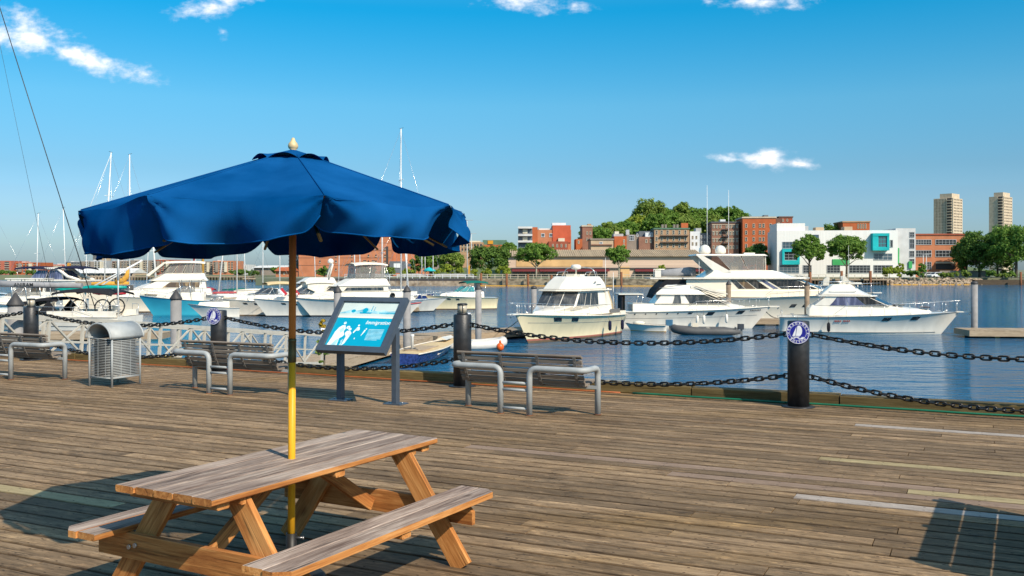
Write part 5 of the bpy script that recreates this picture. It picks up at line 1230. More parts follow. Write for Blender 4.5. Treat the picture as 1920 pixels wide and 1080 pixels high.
q, H = sailboat('sloop with the tall leaning mast nearest the left edge of the parasol', X(208, 106), 106, R(176), 10.5, 17.2, boom=3.6, cover='sail_grey', group=GR, lean=-.05)
MB().tube([(.0, 0, 17.0), (5.2, 0, 4.5)], .025, 4).build('forestay', 'mast_white', q)
# more masts in the haze of rigging
for px, Y, h, lab in ((517, 122, 13, 'white sloop far back with thin mast left of the parasol pole'), (657, 118, 12.5, 'white sloop far back with thin mast above the clear curtained bridge'),
                      (8, 96, 12, 'white sloop with raking mast at the left edge of the picture')):
    q = boat('sailing_boat', lab, 'sailing boat', X(px, Y), Y, R(10 if px > 100 else 168), GR); H = Hull(8.5, 2.6, .95, 1.3, rake=1.4, tr=.7, p=2.0, fl=1.0); hull_parts(q, H, 'gel', 'boot_dark', n=12)
    mast(q, .5, h, .08, 'mast_white', (.55,), ((4.1, 0, 1.2), (-4.1, 0, 1)), z0=1, lean=0 if px > 100 else .16)

# ---- grey boom yacht nearest on the left
q = boat('sailing_yacht', 'large white yacht with ANIRAM on its grey sail cover and black canopies', 'sailing boat', -31.6, 63.2, R(176))
H = Hull(13.4, 4.2, 1.25, 1.6, rake=1.7, tr=.86, bwl=.86, p=2.0, fl=1.0); hull_parts(q, H, 'gel', 'gel', None, n=24, rub='stripe_grey', rubr=.02)
for h in (.30, .52): MB().tube([H.pt(t, h, 1)+Vector((0, .01, 0)) for t in [i/20 for i in range(20)]], .025, 4).build('hull_stripe', 'stripe_grey', q)
Cabin([(1.2, -1.2, 3.4, 1.4, .9, .7), (1.75, -1.2, 2.9, 1.3, .8, .5)]).build(q, 'gel', 'coachroof', .1)
MB().box((-4.2, 0, 1.22), (4.6, 2.6, .12)).box((-4.2, 1.55, 1.42), (4.4, .4, .42)).box((-4.2, -1.55, 1.42), (4.4, .4, .42)).build('cockpit', 'gel', q)
canopy(q, -6.2, -2.2, 1.6, 2.72, 'canvas_black', .22, 'bimini', poles=((-5.4, -6.0), (-4.6, -4.2), (-3.2, -2.4), (-4.6, -2.8)), zp=1.4, tilt=.05)
canopy(q, -2.5, .5, 1.4, 2.35, 'canvas_black', .22, 'sprayhood', poles=((-1.6, -2.2), (-.9, -.6)), zp=1.5, tilt=-.45)
dh = Cabin([(1.45, -2.0, 1.2, 1.4, 1.1, .35), (2.2, -2.0, .3, 1.3, 1.05, .25)])
for j in (1, 2): dh.pane(q, 0, j, .05, .95, .05, .95, 'pane_clear', 'clear_screen', frame='canvas_black')
for j in (0, 3):
    dh.pane(q, 0, j, .45 if j == 0 else .03, .97 if j == 0 else .55, .05, .95, 'pane_clear', 'clear_screen', frame='canvas_black')
    sdy = -1.36 if j == 0 else 1.36; MB().prism([(-2.6, 1.5), (-1.2, 1.5), (-1.9, 2.3)], sdy-.03, sdy+.03).build('side_curtain', 'canvas_black', q)
for x, y in ((-3.7, .95), (-5.3, .95), (-3.7, -.95) if False else (-5.3, -.95)):
    w_ = MB().tube([(x, y+.0+.50*math.cos(a)*.35, 1.95+.50*math.sin(a)) if False else (x+.50*math.cos(a)*.75, y+.50*math.cos(a)*.6, 1.85+.50*math.sin(a)) for a in [2*math.pi*i/20 for i in range(20)]], .045, 6, closed=True).build('steering_wheel', 'black_steel', q)
    mb = MB()
    for k in range(3): a = k*math.pi/3; mb.tube([(x+.5*math.cos(a)*.75, y+.5*math.cos(a)*.6, 1.85+.5*math.sin(a)), (x-.5*math.cos(a)*.75, y-.5*math.cos(a)*.6, 1.85-.5*math.sin(a))], .015, 4)
    mb.build('spoke', 'steel', w_); MB().box((x+.15, y, 1.55), (.22, .25, .7)).build('pedestal', 'gel', w_)
MB().tube([(-3.4, 0, 3.22), (1.0, 0, 3.30), (4.2, 0, 3.45)], [.17, .21, .24], 12).build('sail_cover', 'sail_grey', q)
tm = text_mb('ANIRAM', .40, 0, .004); mb = MB(); mb.add([(.45-p[0]*.9, .222, 3.285+p[1]*.82) for p in tm.v], tm.f); mb.build('lettering', 'letter_black', q)
MB().tube([(3.4, 0, 1.6), (3.4, 0, 25)], [.13, .09], 10).build('mast', 'mast_white', q)
for f in (9, 16): MB().tube([(3.3, -1.2, f), (3.4, 0, f+.1), (3.3, 1.2, f)], .035, 5).build('spreader', 'mast_white', q)
MB().tube([(3.3, 0, 24.9), (-4.6, .3, 1.3)], .030, 5).tube([(3.2, .1, 24), (-2.2, 1.0, 1.5)], .011, 4).build('backstay', 'wire', q)
MB().tube([(3.5, 0, 24.8), (6.7, 0, 1.7)], .016, 4).build('forestay', 'steel', q)
MB().tube([(-6.5, 1.3, 1.2), (-6.5, 1.3, 6.1)], .045, 6).tube([(-6.5, 1.3, 3.6), (-6.5, 1.3, 6.2)], .07, 6).build('stern_pole', 'mast_white', q)
for sd in (1, -1): MB().tube([(-6.0, sd*1.7, 1.25), (-6.0, sd*1.7, 2.0), (-6.6, sd*1.3, 2.0), (-6.6, sd*1.3, 1.2)], .02, 5).tube([(-6.0, sd*1.7, 1.6), (-6.6, sd*1.3, 1.6)], .016, 5).build('stern_rail', 'steel', q)
rail(q, H, .12, .97, .6, 9, r=.012, mid=True)
# ---- trawler yacht with navy canvas
q = boat('trawler_yacht', 'motor yacht with navy bridge canvas behind the ANIRAM cover, with twin white derrick poles', 'motor boat', X(92, 94), 94, R(178), GR)
H = Hull(13, 4.2, 1.5, 2.1, rake=1.4); hull_parts(q, H, 'gel', 'boot_dark', rub='stripe_grey')
cb = Cabin([(1.6, -3.5, 3.2, 1.7, 1.3, .5), (3.15, -3.4, 2.7, 1.65, 1.25, .4)]); cb.build(q, 'gel')
for j in (0, 3):
    for k in range(4): cb.pane(q, 0, j, .06+k*.235, .25+k*.235, .35, .85, 'pane_amber' if k % 2 else 'pane_grey')
for j in (1, 2): cb.pane(q, 0, j, .05, .95, .4, .9, 'pane_grey', 'windshield')
Cabin([(3.15, -4.4, 3.4, 1.8, 1.4, .5), (3.28, -4.4, 3.4, 1.8, 1.4, .5)]).build(q, 'gel', 'bridge_deck', .03)
fbz = Cabin([(3.28, -2.5, 1.6, 1.5, 1.1, .4), (4.25, -2.0, .6, 1.4, 1.05, .3)])
for j in (0, 3):
    for k in range(2): fbz.pane(q, 0, j, .05+k*.47, .46+k*.47, .05, .95, 'pane_blue', 'bridge_window', frame='gel')
for sd in (-1, 1): MB().tube([(-3.8, sd*1.5, 3.3), (-2.6, sd*1.45, 3.6), (-1.6, sd*1.4, 4.35), (.6, sd*1.35, 4.4)], [.10, .16, .16, .1], 6).build('bridge_arch', 'gel', q)
canopy(q, -4.2, -1.0, 1.6, 4.35, 'canvas_navy', .2, poles=((-3.8, -3.9), (-2.2, -2.2)), zp=3.3); canopy(q, -.6, 2.6, 1.6, 4.4, 'canvas_navy', .12, poles=((2.2, 2.4),), zp=3.3)
for k in (0, .7): MB().tube([(-3.6, -.6+k*1.6, 1.9+k*.3), (-9.0-k*.2, -.6+k*1.6, 5.2-k*.3)], .075, 6).build('derrick_pole', 'mast_white', q)
# ---- kayaks, covered dinghies and stern gear between them
for px, py, Y, L_, m, nm, lab in ((140, 545, 78, 3.4, 'teal_kayak', 'kayak', 'teal green kayak lying behind the grey sail cover'), (192, 541, 82, 4.2, 'teal_kayak', 'kayak', 'teal green kayak behind the black bimini canopy'),
                                  (205, 552, 76, 2.6, 'trim_red', 'kayak', 'faded red kayak just above the black bimini canopy')):
    p = P(px, py, Y); t = thing(nm, lab, 'kayak', p, rnd.uniform(-.2, .2), 'kayaks among the moored yachts')
    MB().loft([[Vector((x, w_*math.cos(a), .10+h_*math.sin(a))) for a in [2*math.pi*i/8 for i in range(8)]] for x, w_, h_ in ((-L_/2, .03, .05), (-L_*.3, .3, .16), (0, .38, .2), (L_*.3, .3, .17), (L_/2, .03, .1))], 0, True).build('hull', m, t)
    MB().lathe([(.3, .24), (.34, .3), (.3, .3)], 10).build('cockpit_rim', 'black_steel', t)
    MB().box((0, 0, -1.3 if False else -(p.z-WATER)/2-.05), (L_*.5, .5, (p.z-WATER)+.05)).build('rack', 'gel_warm', t)
q, H = express('white cruiser stern with crowded fishing gear at the far left edge', X(30, 76), 76, R(186), 8.8, 3.1, 1.4, 1.9, 'gel', 'boot_dark', 'hard', None, 'pane_clear', 'sport_boat', GR)
for k in range(7): MB().tube([(-1.2-.3*k, -1.2+.35*k, 2.6), (-1.5-.3*k, -1.3+.38*k, 4.4)], .018, 4).build('fishing_rod', 'wire', q)
q, H = express('white cruiser between the yacht stern and the cream flybridge cruiser', X(222, 96), 96, R(190), 7.6, 3.0, 1.5, 1.9, 'gel_warm', 'boot_brown', None, None, 'pane_grey', 'express_cruiser', GR, rails=True)
# shrub growing by the gangway

# ---- more small craft farther back, mostly seen as masts
BACK = [(62, 124, 11.5, 9, .02, 'behind the navy canvas motor yacht'), (118, 128, 12.5, 9, -.03, 'left of the twin derrick poles'), (168, 126, 11, 8, .0, 'between the derrick poles and the tall masts'), (268, 125, 12, 9, .04, 'right of the second tall mast'),
        (372, 128, 12.5, 9, .0, 'between the red mast and the yellow mast'), (455, 127, 11, 8, -.03, 'right of the red sail cover'), (487, 124, 13, 9, .0, 'left of the pale roofed warehouse'), (598, 126, 12, 9, .03, 'right of the parasol pole'), (640, 123, 13, 9, -.02, 'behind the clear curtained bridge'), (682, 125, 12, 8, .02, 'left of the tallest mast, far back'), (757, 122, 10, 8, .0, 'right of the tallest mast, far back')]
for px, Y, h, L_, ln, w in BACK:
    q = boat('sailing_boat', f'small white sloop with thin mast {w}', 'sailing boat', X(px, Y), Y, R(rnd.choice((8, 14, 172, 190))), GR); H = Hull(L_, L_*.3, .9, 1.25, rake=1.3, tr=.7, p=2.0, fl=1.0)
    hull_parts(q, H, rnd.choice(('gel', 'gel_warm', 'gel_navy')), 'boot_dark', n=10); MB().box((.3, 0, 1.25), (L_*.35, L_*.16, .5)).build('coachroof', 'gel', q)
    mast(q, .4, h, .06, 'mast_white', (.55,), ((L_/2-.2, 0, 1.2), (-L_/2+.2, 0, 1)), z0=1, lean=ln, boom=L_*.38 if px % 2 else None, boomm=rnd.choice(('canvas_blue2', 'canvas_cream', 'canvas_green')))
# ================================================================== FAR SHORE
def facade(name, c, mortar=.06, **k): return mat(name, c, .9, 0, k.get('var', .16), k.get('vs', .35), .1, 3, rand=k.get('rand', 0), spec=.2)
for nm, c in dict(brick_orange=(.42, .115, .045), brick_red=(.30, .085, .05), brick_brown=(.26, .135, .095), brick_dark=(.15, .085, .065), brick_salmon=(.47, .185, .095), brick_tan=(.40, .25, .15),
                  wall_white=(.66, .68, .70), wall_grey=(.40, .41, .42), wall_lightgrey=(.58, .575, .56), wall_cream=(.58, .52, .40), wall_tan=(.48, .36, .24), wall_peach=(.60, .38, .18), wall_slate=(.13, .145, .165), wall_greybrown=(.25, .21, .175),
                  wall_pink=(.42, .13, .085), wall_coral=(.48, .10, .05), tower_stone=(.55, .45, .33), tower_shade=(.36, .31, .25), roof_dark=(.10, .10, .105), stone_trim=(.52, .45, .34), panel_teal=(.02, .42, .44), panel_green=(.06, .36, .12), awning_red=(.13, .028, .032), ochre=(.55, .26, .03), copper_green=(.10, .18, .13), roof_pale=(.66, .65, .62), concrete=(.42, .40, .36)).items(): facade(nm, c)
mat('roof_ribbed', (.25, .19, .11), .7, .1, .5, 1.0, stretch=(.55, .02, .02), c2=(.33, .26, .16))
mat('siding', (.56, .41, .31), .8, 0, .14, 1.0, stretch=(.02, .02, 2.2))
mat('corrugated', (.74, .72, .68), .6, .1, .06, 1.0, stretch=(2.5, .02, .02))
mat('stone_wall', (.17, .135, .09), .95, 0, .55, .9, .9, 1.2, c2=(.26, .21, .14), stretch=(1, 1, 1.8))
mat('rock', (.30, .215, .14), .95, 0, .4, .8, .5, 2, c2=(.36, .28, .2))
glass('far_glass', (.03, .035, .042), .15); glass('far_glass_blue', (.06, .10, .13), .15)
mat('far_shade', (.05, .045, .045), .8)
WM = {}
def window_mesh(w, h, nx, ny, fr, gl, t=.12):
    key = (round(w, 2), round(h, 2), nx, ny, fr, gl)
    if key in WM: return WM[key]
    mb = MB().box((0, -.02, 0), (w, .12, h), 1)
    for s_ in (-1, 1): mb.box((s_*(w/2-t/2), -.07, 0), (t, .16, h)); mb.box((0, -.072, s_*(h/2-t/2)), (w-2*t, .16, t))
    for i in range(1, nx): mb.box((-w/2+w*i/nx, -.06, 0), (t*.6, .13, h-2*t))
    for i in range(1, ny): mb.box((0, -.055, -h/2+h*i/ny), (w-2*t, .11, t*.6))
    WM[key] = mb.mesh('window', [fr, gl]); return WM[key]
class Bld:
    def __init__(s, name, label, x0, x1, yt, Y, m, depth=14, zb=LAND, cat='building', group=None, rot=0, wall=True, parapet=None):
        s.Y, s.zb, s.xm, s.rot = Y, zb, (x0+x1)/2, rot; s.w = (x1-x0)/FPX*Y; s.H = EYE-(yt-HOR)/FPX*Y-zb; s.d = depth
        s.root = thing(name, label, cat, ((s.xm-960)/FPX*Y, Y, zb), rot, group)
        if wall: MB().box((0, depth/2, s.H/2-1), (s.w, depth, s.H+2)).build('wall', m, s.root)
        if parapet: MB().box((0, depth/2, s.H+.25), (s.w+.5, depth+.5, .5)).build('cornice', parapet, s.root)
    def lx(s, px): return (px-s.xm)/FPX*s.Y
    def lz(s, py): return EYE-(py-HOR)/FPX*s.Y-s.zb
    def block(s, x0, x1, y0, y1, m, name, y=0, d=1.0, off=0):
        a, b, c, e = s.lx(x0), s.lx(x1), s.lz(y0), s.lz(y1)
        return MB().box(((a+b)/2, y+d/2-off, (c+e)/2), (abs(b-a), d, abs(c-e))).build(name, m, s.root)
    def win(s, x0, x1, y0, y1, nx=1, ny=2, fr='stone_trim', gl='far_glass', t=.12, y=0, name='window'):
        return link(name, window_mesh(abs(s.lx(x1)-s.lx(x0)), abs(s.lz(y0)-s.lz(y1)), nx, ny, fr, gl, t), s.root, ((s.lx(x0)+s.lx(x1))/2, y, (s.lz(y0)+s.lz(y1))/2))
    def grid(s, xs, ys, w, h, stuff=False, **k):
        if not stuff:
            for y in ys:
                for x in xs: s.win(x-w/2, x+w/2, y-h/2, y+h/2, **k)
        else:
            mb = MB()
            for y in ys:
                for x in xs:
                    W_, H2 = w/FPX*s.Y, h/FPX*s.Y; mb.box((s.lx(x), -.03, s.lz(y)), (W_, .14, H2), 1); mb.box((s.lx(x), -.06, s.lz(y)-H2/2-.1), (W_+.2, .3, .2), 0)
            tag(mb.build('windows', [k.get('fr', 'stone_trim'), k.get('gl', 'far_glass')], s.root), kind='stuff')
def lin(a, b, n): return [a+(b-a)*i/(n-1) for i in range(n)] if n > 1 else [(a+b)/2]

# ---- white modern building with turquoise bays
B = Bld('modern_building', 'white modern waterfront building with turquoise window bays', 1459, 1680, 432, 292, 'corrugated', 16, rot=-R(5))
B.block(1460, 1512, 418, 432, 'corrugated', 'roof_block', 1, 12)
B.win(1469, 1500, 453, 466, 5, 2, 'wall_grey', 'far_glass_blue')
B.block(1468, 1500, 467, 472, 'panel_teal', 'bay_frame', 0, .9, .9); B.block(1468, 1500, 488, 496, 'panel_teal', 'bay_frame', 0, .9, .9); B.block(1468, 1472, 472, 488, 'panel_teal', 'bay_frame', 0, .9, .9); B.block(1496, 1500, 472, 488, 'panel_teal', 'bay_frame', 0, .9, .9); B.win(1472, 1496, 472, 488, 3, 3, 'wall_grey', 'far_glass', y=-.4)
B.block(1631, 1661, 438, 443, 'panel_teal', 'bay_frame', 0, 2.2, 2.2); B.block(1631, 1661, 464, 470, 'panel_teal', 'bay_frame', 0, 2.2, 2.2); B.block(1631, 1641, 443, 464, 'panel_teal', 'bay_frame', 0, 2.1, 2.1); B.block(1657, 1661, 443, 464, 'panel_teal', 'bay_frame', 0, 2.1, 2.1); B.win(1641, 1657, 443, 464, 3, 3, 'panel_teal', 'far_glass_blue', y=-1.7)
B.win(1666, 1671, 450, 464, 1, 1, 'wall_grey'); B.win(1636, 1670, 475, 488, 4, 2, 'wall_lightgrey', 'far_glass_blue'); B.win(1515, 1536, 440, 449, 3, 1, 'far_glass_blue', 'far_glass_blue')
for x0, x1, nx in ((1463, 1500, 5), (1507, 1523, 3), (1551, 1575, 4), (1591, 1630, 6), (1636, 1671, 5)): B.win(x0, x1, 497, 512, nx, 3, 'wall_grey', 'far_glass_blue' if x0 < 1505 else 'far_glass')
B.block(1561, 1592, 486, 497, 'panel_green', 'green_panel', 0, .3, .25)
B.block(1536, 1551, 425, 432, 'wall_tan', 'roof_unit', 4, 4); B.block(1589, 1604, 424, 432, 'wall_tan', 'roof_unit', 4, 4); B.block(1512, 1525, 422, 432, 'wall_grey', 'roof_unit', 6, 4)
T = Bld('stair_tower', 'grey concrete stair tower with tall strip windows beside the white modern building', 1680, 1716, 428, 291, 'wall_lightgrey', 14, rot=-R(5))
for y0, y1 in ((435, 445), (448, 466), (470, 482), (485, 495)): T.win(1705, 1714, y0, y1, 2, 2, 'wall_grey')
T.block(1680, 1686, 465, 494, 'panel_green', 'green_panel', 0, .4, .3); T.block(1703, 1709, 490, 503, 'panel_green', 'green_sign', 0, .4, .5); T.block(1680, 1683, 440, 452, 'far_glass_blue', 'side_glass', 0, .3, .1)
# ---- red brick building right of it
B = Bld('brick_building', 'low red brick building with three rows of wide factory windows', 1716, 1812, 441, 300, 'brick_salmon', 20, rot=-R(5), parapet='brick_red')
for x0, x1 in ((1718, 1747), (1754, 1792)):
    for y0, y1 in ((449, 459), (469, 482)): B.win(x0, x1, y0, y1, 6, 2, 'wall_grey', 'far_glass', .14)
B.win(1735, 1747, 491, 505, 3, 3, 'wall_grey'); B.block(1754, 1790, 491, 494, 'stone_trim', 'sign_band', 0, .4, .4); B.block(1755, 1789, 495, 505, 'far_shade', 'entrance', 0, .2, .12)
B.block(1757, 1782, 437, 441, 'wall_lightgrey', 'roof_unit', 4, 4)
# ---- two towers
for nm, x0, xc, x1, yt, yp, Y, lab in (('apartment_tower', 1750, 1787, 1805, 371, 362, 900, 'pale stone apartment tower, the wider one, behind the red brick building'), ('apartment_tower', 1855, 1882, 1900, 368, 360, 1000, 'pale stone apartment tower, the slimmer one farther right')):
    rot = R(46.7); w1 = (xc-x0)/FPX*Y/1.02; w2 = (x1-xc)/FPX*Y/.412
    t = thing(nm, lab, 'tower', ((xc-960)/FPX*Y, Y, LAND), 0, 'apartment towers'); t.rotation_euler = (0, 0, -rot)
    Hh = EYE-(yt-HOR)/FPX*Y-LAND; Hp = EYE-(yp-HOR)/FPX*Y-LAND
    MB().box((-w1/2, w2/2, Hh/2), (w1, w2, Hh)).build('wall', 'tower_stone', t); MB().box((-w1*.42, w2*.5, (Hh+Hp)/2), (w1*.62, w2*.8, Hp-Hh)).build('penthouse', 'tower_stone', t)
    mb = MB(); mw = MB(); nf = 26
    for k in range(9): mb.box((-w1+.8+k*(w1-7)/8, -.3, Hh/2), (.9, .6, Hh))
    for f in range(nf):
        z = Hh*(f+.5)/nf
        for k in range(8): mw.box((-w1+.8+(k+.5)*(w1-7)/8, -.1, z), ((w1-7)/8-1.0, .25, Hh/nf*.72))
        mb.box((-3.4, -.6, z-Hh/nf*.3), (4.2, 1.2, Hh/nf*.28)); mw.box((-3.4, -.1, z+.5), (4.0, .25, Hh/nf*.55))
        for k in range(6): mw.box((.06, w2*(k+.8)/6.6, z), (.2, w2*.07, Hh/nf*.4))
    tag(mb.build('piers', 'tower_stone', t), kind='stuff'); tag(mw.build('windows', 'tower_shade' if False else 'far_shade', t), kind='stuff')
# ---- brick block behind
B = Bld('brick_building', 'small orange brick block showing above the white modern building', 1581, 1630, 417, 370, 'brick_orange', 14, rot=-R(5), parapet='brick_tan'); B.grid([1609, 1613.5, 1618, 1622.5], [424], 2.6, 9, ny=3)
# ---- tall orange red block and its neighbours
B = Bld('brick_tenement', 'tall bright orange red brick tenement with pale cornice', 1393, 1454, 409, 330, 'brick_orange', 16, rot=-R(5), parapet='stone_trim')
B.grid([1399.5, 1413.5, 1425, 1431.5, 1444.5], [423, 436, 448.5, 461, 474, 487], 4.2, 7.6, ny=2)
B.block(1408, 1436, 405, 409, 'wall_greybrown', 'roof_house', 3, 4); B.block(1436, 1444, 402, 409, 'wall_slate', 'roof_house', 4, 4)
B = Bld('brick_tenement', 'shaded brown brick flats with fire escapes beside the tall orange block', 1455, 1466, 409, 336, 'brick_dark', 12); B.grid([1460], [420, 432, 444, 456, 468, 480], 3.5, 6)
B = Bld('brick_building', 'small dark red brick top behind the tall orange block', 1461, 1486, 408, 380, 'brick_red', 12, parapet='brick_dark'); B.grid([1468, 1476], [413], 3, 5)
B = Bld('brick_tenement', 'brown brick tenement with black fire escape and pale bands', 1335, 1385, 418, 334, 'brick_brown', 15, rot=-R(5), parapet='roof_dark')
B.grid([1338.5, 1344.5, 1351, 1362.5, 1369.5, 1375, 1381.5], [424.5, 437.5, 450.5, 463.5], 3.4, 6.6, ny=2, fr='wall_cream')
for y in (420.5, 433, 446.5): B.block(1335, 1385, y, y+.9, 'stone_trim', 'band', 0, .3, .2)
for y in (430, 443, 456): B.block(1353, 1366, y, y+1.0, 'far_shade', 'fire_escape', 0, 1.4, 1.4)
for (xa, ya, xb, yb) in ((1355, 430, 1364, 443), (1364, 443, 1355, 456)): MB().beam((B.lx(xa), -1.0, B.lz(ya)), (B.lx(xb), -1.0, B.lz(yb)), .25, .25).build('fire_escape_stair', 'far_shade', B.root)
B.block(1354, 1364, 410, 418, 'wall_white', 'roof_house', 5, 4)
B = Bld('row_house', 'white plastered gable house between the brick rows', 1294, 1312, 434, 333, 'wall_white', 12, rot=-R(4)); B.grid([1299, 1306], [445, 457], 3, 6)
B = Bld('row_house', 'dark slate clad houses beside the brown brick tenement', 1312, 1334, 437, 338, 'wall_slate', 12); B.grid([1315, 1321, 1330], [444, 455], 2.6, 6, fr='wall_lightgrey'); B.block(1308, 1318, 427, 437, 'wall_grey', 'roof_tank', 3, 4)
B = Bld('brick_row', 'long brick terrace with three rows of white windows and chimneys', 1227, 1292, 430, 330, 'brick_tan', 14, rot=-R(4), parapet='copper_green')
B.grid([1231.5, 1241, 1252, 1263, 1274, 1285], [435.5, 448, 460.5], 4.4, 8, ny=2, fr='wall_cream')
for y in (441.5, 454): B.block(1238, 1290, y, y+1.2, 'far_shade', 'balcony', 0, 1.0, 1.0)
for x in (1242, 1248, 1264, 1270): B.block(x, x+4, 420, 430, 'wall_greybrown', 'chimney', 3, 2)
B.block(1280, 1293, 417, 430, 'brick_orange', 'chimney', 5, 4)
B = Bld('row_house', 'brick house with dark mansard and white dormer left of the terrace', 1198, 1226, 444, 332, 'brick_brown', 12); B.grid([1212, 1220], [452], 3.6, 7, fr='wall_cream')
B.block(1200, 1225, 433, 444, 'wall_slate', 'mansard', 2, 9); B.block(1210, 1225, 436, 444, 'wall_white', 'dormer', 0, 3); B.grid([1217.5, 1222], [439.5], 3, 5, fr='wall_white')
B = Bld('row_house', 'narrow grey house with tall white bay windows on the slope', 1175, 1198, 440, 333, 'wall_greybrown', 12); B.win(1179, 1189, 441, 451, 3, 2, 'wall_white'); B.grid([1195], [441], 3, 6, fr='wall_white'); B.block(1176, 1182, 430, 440, 'wall_grey', 'chimney', 3, 2)
B = Bld('row_house', 'orange brick house with blue grey roof terrace beside the small tree', 1152, 1175, 443, 331, 'brick_orange', 12); B.grid([1170], [452, 460], 3, 6, fr='wall_cream'); B.block(1152, 1170, 438, 444, 'wall_grey', 'roof_terrace', 2, 6); B.block(1155, 1163, 433, 438, 'wall_cream', 'roof_house', 4, 4)
B = Bld('row_house', 'tan flat fronted house with arched attic window above the shed roof', 1108, 1150, 450, 322, 'wall_tan', 12, parapet='wall_greybrown'); B.block(1108, 1148, 458, 460, 'brick_brown', 'cornice', 0, .5, .5); B.grid([1127], [455.5], 6, 4, fr='wall_white')
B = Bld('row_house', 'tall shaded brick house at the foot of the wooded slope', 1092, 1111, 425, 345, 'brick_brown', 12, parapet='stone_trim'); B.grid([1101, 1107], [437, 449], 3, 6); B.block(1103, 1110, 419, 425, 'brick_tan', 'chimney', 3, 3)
B = Bld('row_house', 'small orange brick house left of the wooded slope', 1080, 1092, 448, 335, 'brick_orange', 10); B.grid([1085], [454], 3, 6, fr='wall_cream')
# ---- coral red building group
B = Bld('apartment_building', 'flats with a blank bright red end wall and grey balconies', 972, 1071, 431, 335, 'brick_salmon', 16)
B.block(1036, 1070, 422.5, 455, 'wall_coral', 'red_wall', 0, 12, .3); B.block(1036, 1062, 417, 422.4, 'wall_white', 'roof_house', 3, 6)
B.block(972, 998, 425, 468, 'wall_slate', 'balcony_bay', 0, 10, .5)
for y in (427, 441, 453): B.block(971, 998, y-1.8, y+1.8, 'wall_lightgrey', 'balcony', 0, 2.0, 2.0)
B.block(980, 989, 430, 438, 'wall_cream', 'balcony_door', 0, .2, .75); B.block(980, 989, 444, 451, 'wall_cream', 'balcony_door', 0, .2, .75); B.block(998, 1008, 426, 466, 'brick_orange', 'stair_wall', 0, 8, .4)
B.grid([1018, 1033], [441], 6.5, 7, nx=2, ny=1, fr='wall_white'); B.block(1010, 1036, 428, 431, 'wall_lightgrey', 'roof_edge', 1, 8)
B.block(1028, 1064, 453, 470, 'brick_red', 'lower_house', 0, 6, 3.0); B.grid([1036, 1044, 1052, 1060], [461], 3, 6, y=-3.0); B.block(1046, 1058, 447, 453, 'wall_cream', 'roof_house', 0, 3, 2.5)
# ---- long shed with awnings
B = Bld('market_shed', 'long low tan shed with ribbed brown roof and dark red awnings', 953, 1322, 480, 288, 'siding', 26)
zt = B.lz(467); MB().prism([(-1.0, B.H-.15), (13, zt), (27, B.H-.15), (13, B.H-.4)], -B.w/2+.4, B.w/2-.4, 'x').build('roof', 'roof_ribbed', B.root)
mb = MB()
for k in range(92):
    x = -B.w/2+.7+k*(B.w-1.4)/91; mb.beam((x, -1.0, B.H-.08), (x, 13, zt+.07), .28, .14)
tag(mb.build('roof_ribs', 'roof_dark' if False else 'wall_tan', B.root), kind='stuff')
B.block(968, 1130, 487, 500, 'wall_peach', 'painted_band', 0, .3, .15); B.block(953, 1322, 502, 503.5, 'roof_dark', 'fascia', 0, .6, .6)
for x0, x1 in ((960, 1010), (1012, 1060), (1062, 1110), (1112, 1142), (1190, 1238), (1258, 1318)):
    MB().prism([(-2.0, B.lz(509)), (0, B.lz(503.5)), (0, B.lz(505))], B.lx(x0), B.lx(x1), 'x').build('awning', 'awning_red', B.root)
    n = int((x1-x0)/7)
    for k in range(n): B.win(x0+k*7+.6, x0+k*7+6.4, 508, 519, 2, 2, 'wall_greybrown', 'far_glass', y=-.1, name='shop_window')
B.block(1163, 1180, 500, 520, 'wall_peach', 'entrance_bay', 0, .5, .45)
# ---- far mid buildings
B = Bld('house_row', 'dark green roofed building with an orange panel behind the large tree', 905, 950, 450, 400, 'copper_green', 12); B.block(914.5, 924.5, 451, 457.5, 'ochre', 'orange_panel', 0, .4, .3); B.block(905, 950, 459, 470, 'brick_orange', 'lower_wall', 0, .4, .2)
B = Bld('house_row', 'cluster of small brick houses just right of the parasol edge', 862, 906, 454, 390, 'brick_tan', 12); B.grid(lin(867, 902, 7), [460, 468], 3, 5, True, fr='wall_cream'); B.block(864, 870, 449, 454, 'wall_pink', 'chimney', 2, 3); B.block(876, 900, 451, 454, 'wall_cream', 'roof_house', 3, 5)
B = Bld('house_row', 'distant pale flats behind the trees right of the warehouse', 800, 862, 470, 520, 'wall_greybrown', 12); B.grid(lin(804, 858, 14), [475, 481], 2.2, 3, True, fr='wall_cream')
# ---- great brick warehouse
B = Bld('brick_warehouse', 'huge windowless salmon brick warehouse behind the masts', 560, 734, 438, 320, 'brick_salmon', 40, parapet='brick_tan')
for y in (455, 469, 483, 497): B.block(560, 734, y, y+.5, 'brick_brown', 'band', 0, .2, .1)
B.grid([600, 630, 660, 691, 705, 722], [465, 479, 490, 505], 2.2, 3.2, True); B.block(724, 728, 462, 500, 'far_shade', 'dark_strip', 0, .2, .12); B.grid([684, 700], [489], 5.5, 2, True)
B.block(733, 764, 490, 512, 'wall_slate', 'entrance_arch', 0, 4, 4); B.block(741, 754, 494, 502, 'wall_white', 'arch_window', 0, .3, 4.2); B.block(765, 772, 494, 500, 'far_glass_blue', 'entrance_glass', 0, .3, .3)
B = Bld('brick_warehouse', 'brick warehouse wing with white windowed top storey', 735, 800, 465, 326, 'brick_salmon', 30); B.block(735, 786, 456, 465, 'brick_brown', 'top_storey', 1, 20); B.grid(lin(747, 783, 7), [461], 3.4, 5, fr='wall_white', y=1.0); B.block(787, 800, 458, 465, 'brick_salmon', 'end_bay', .5, 20)
B.block(778, 789, 469, 478, 'far_glass_blue', 'glass_corner', 0, .3, .25)
B = Bld('apartment_building', 'tan flats with stepped balconies behind the parasol pole', 542, 580, 456, 340, 'wall_tan', 16)
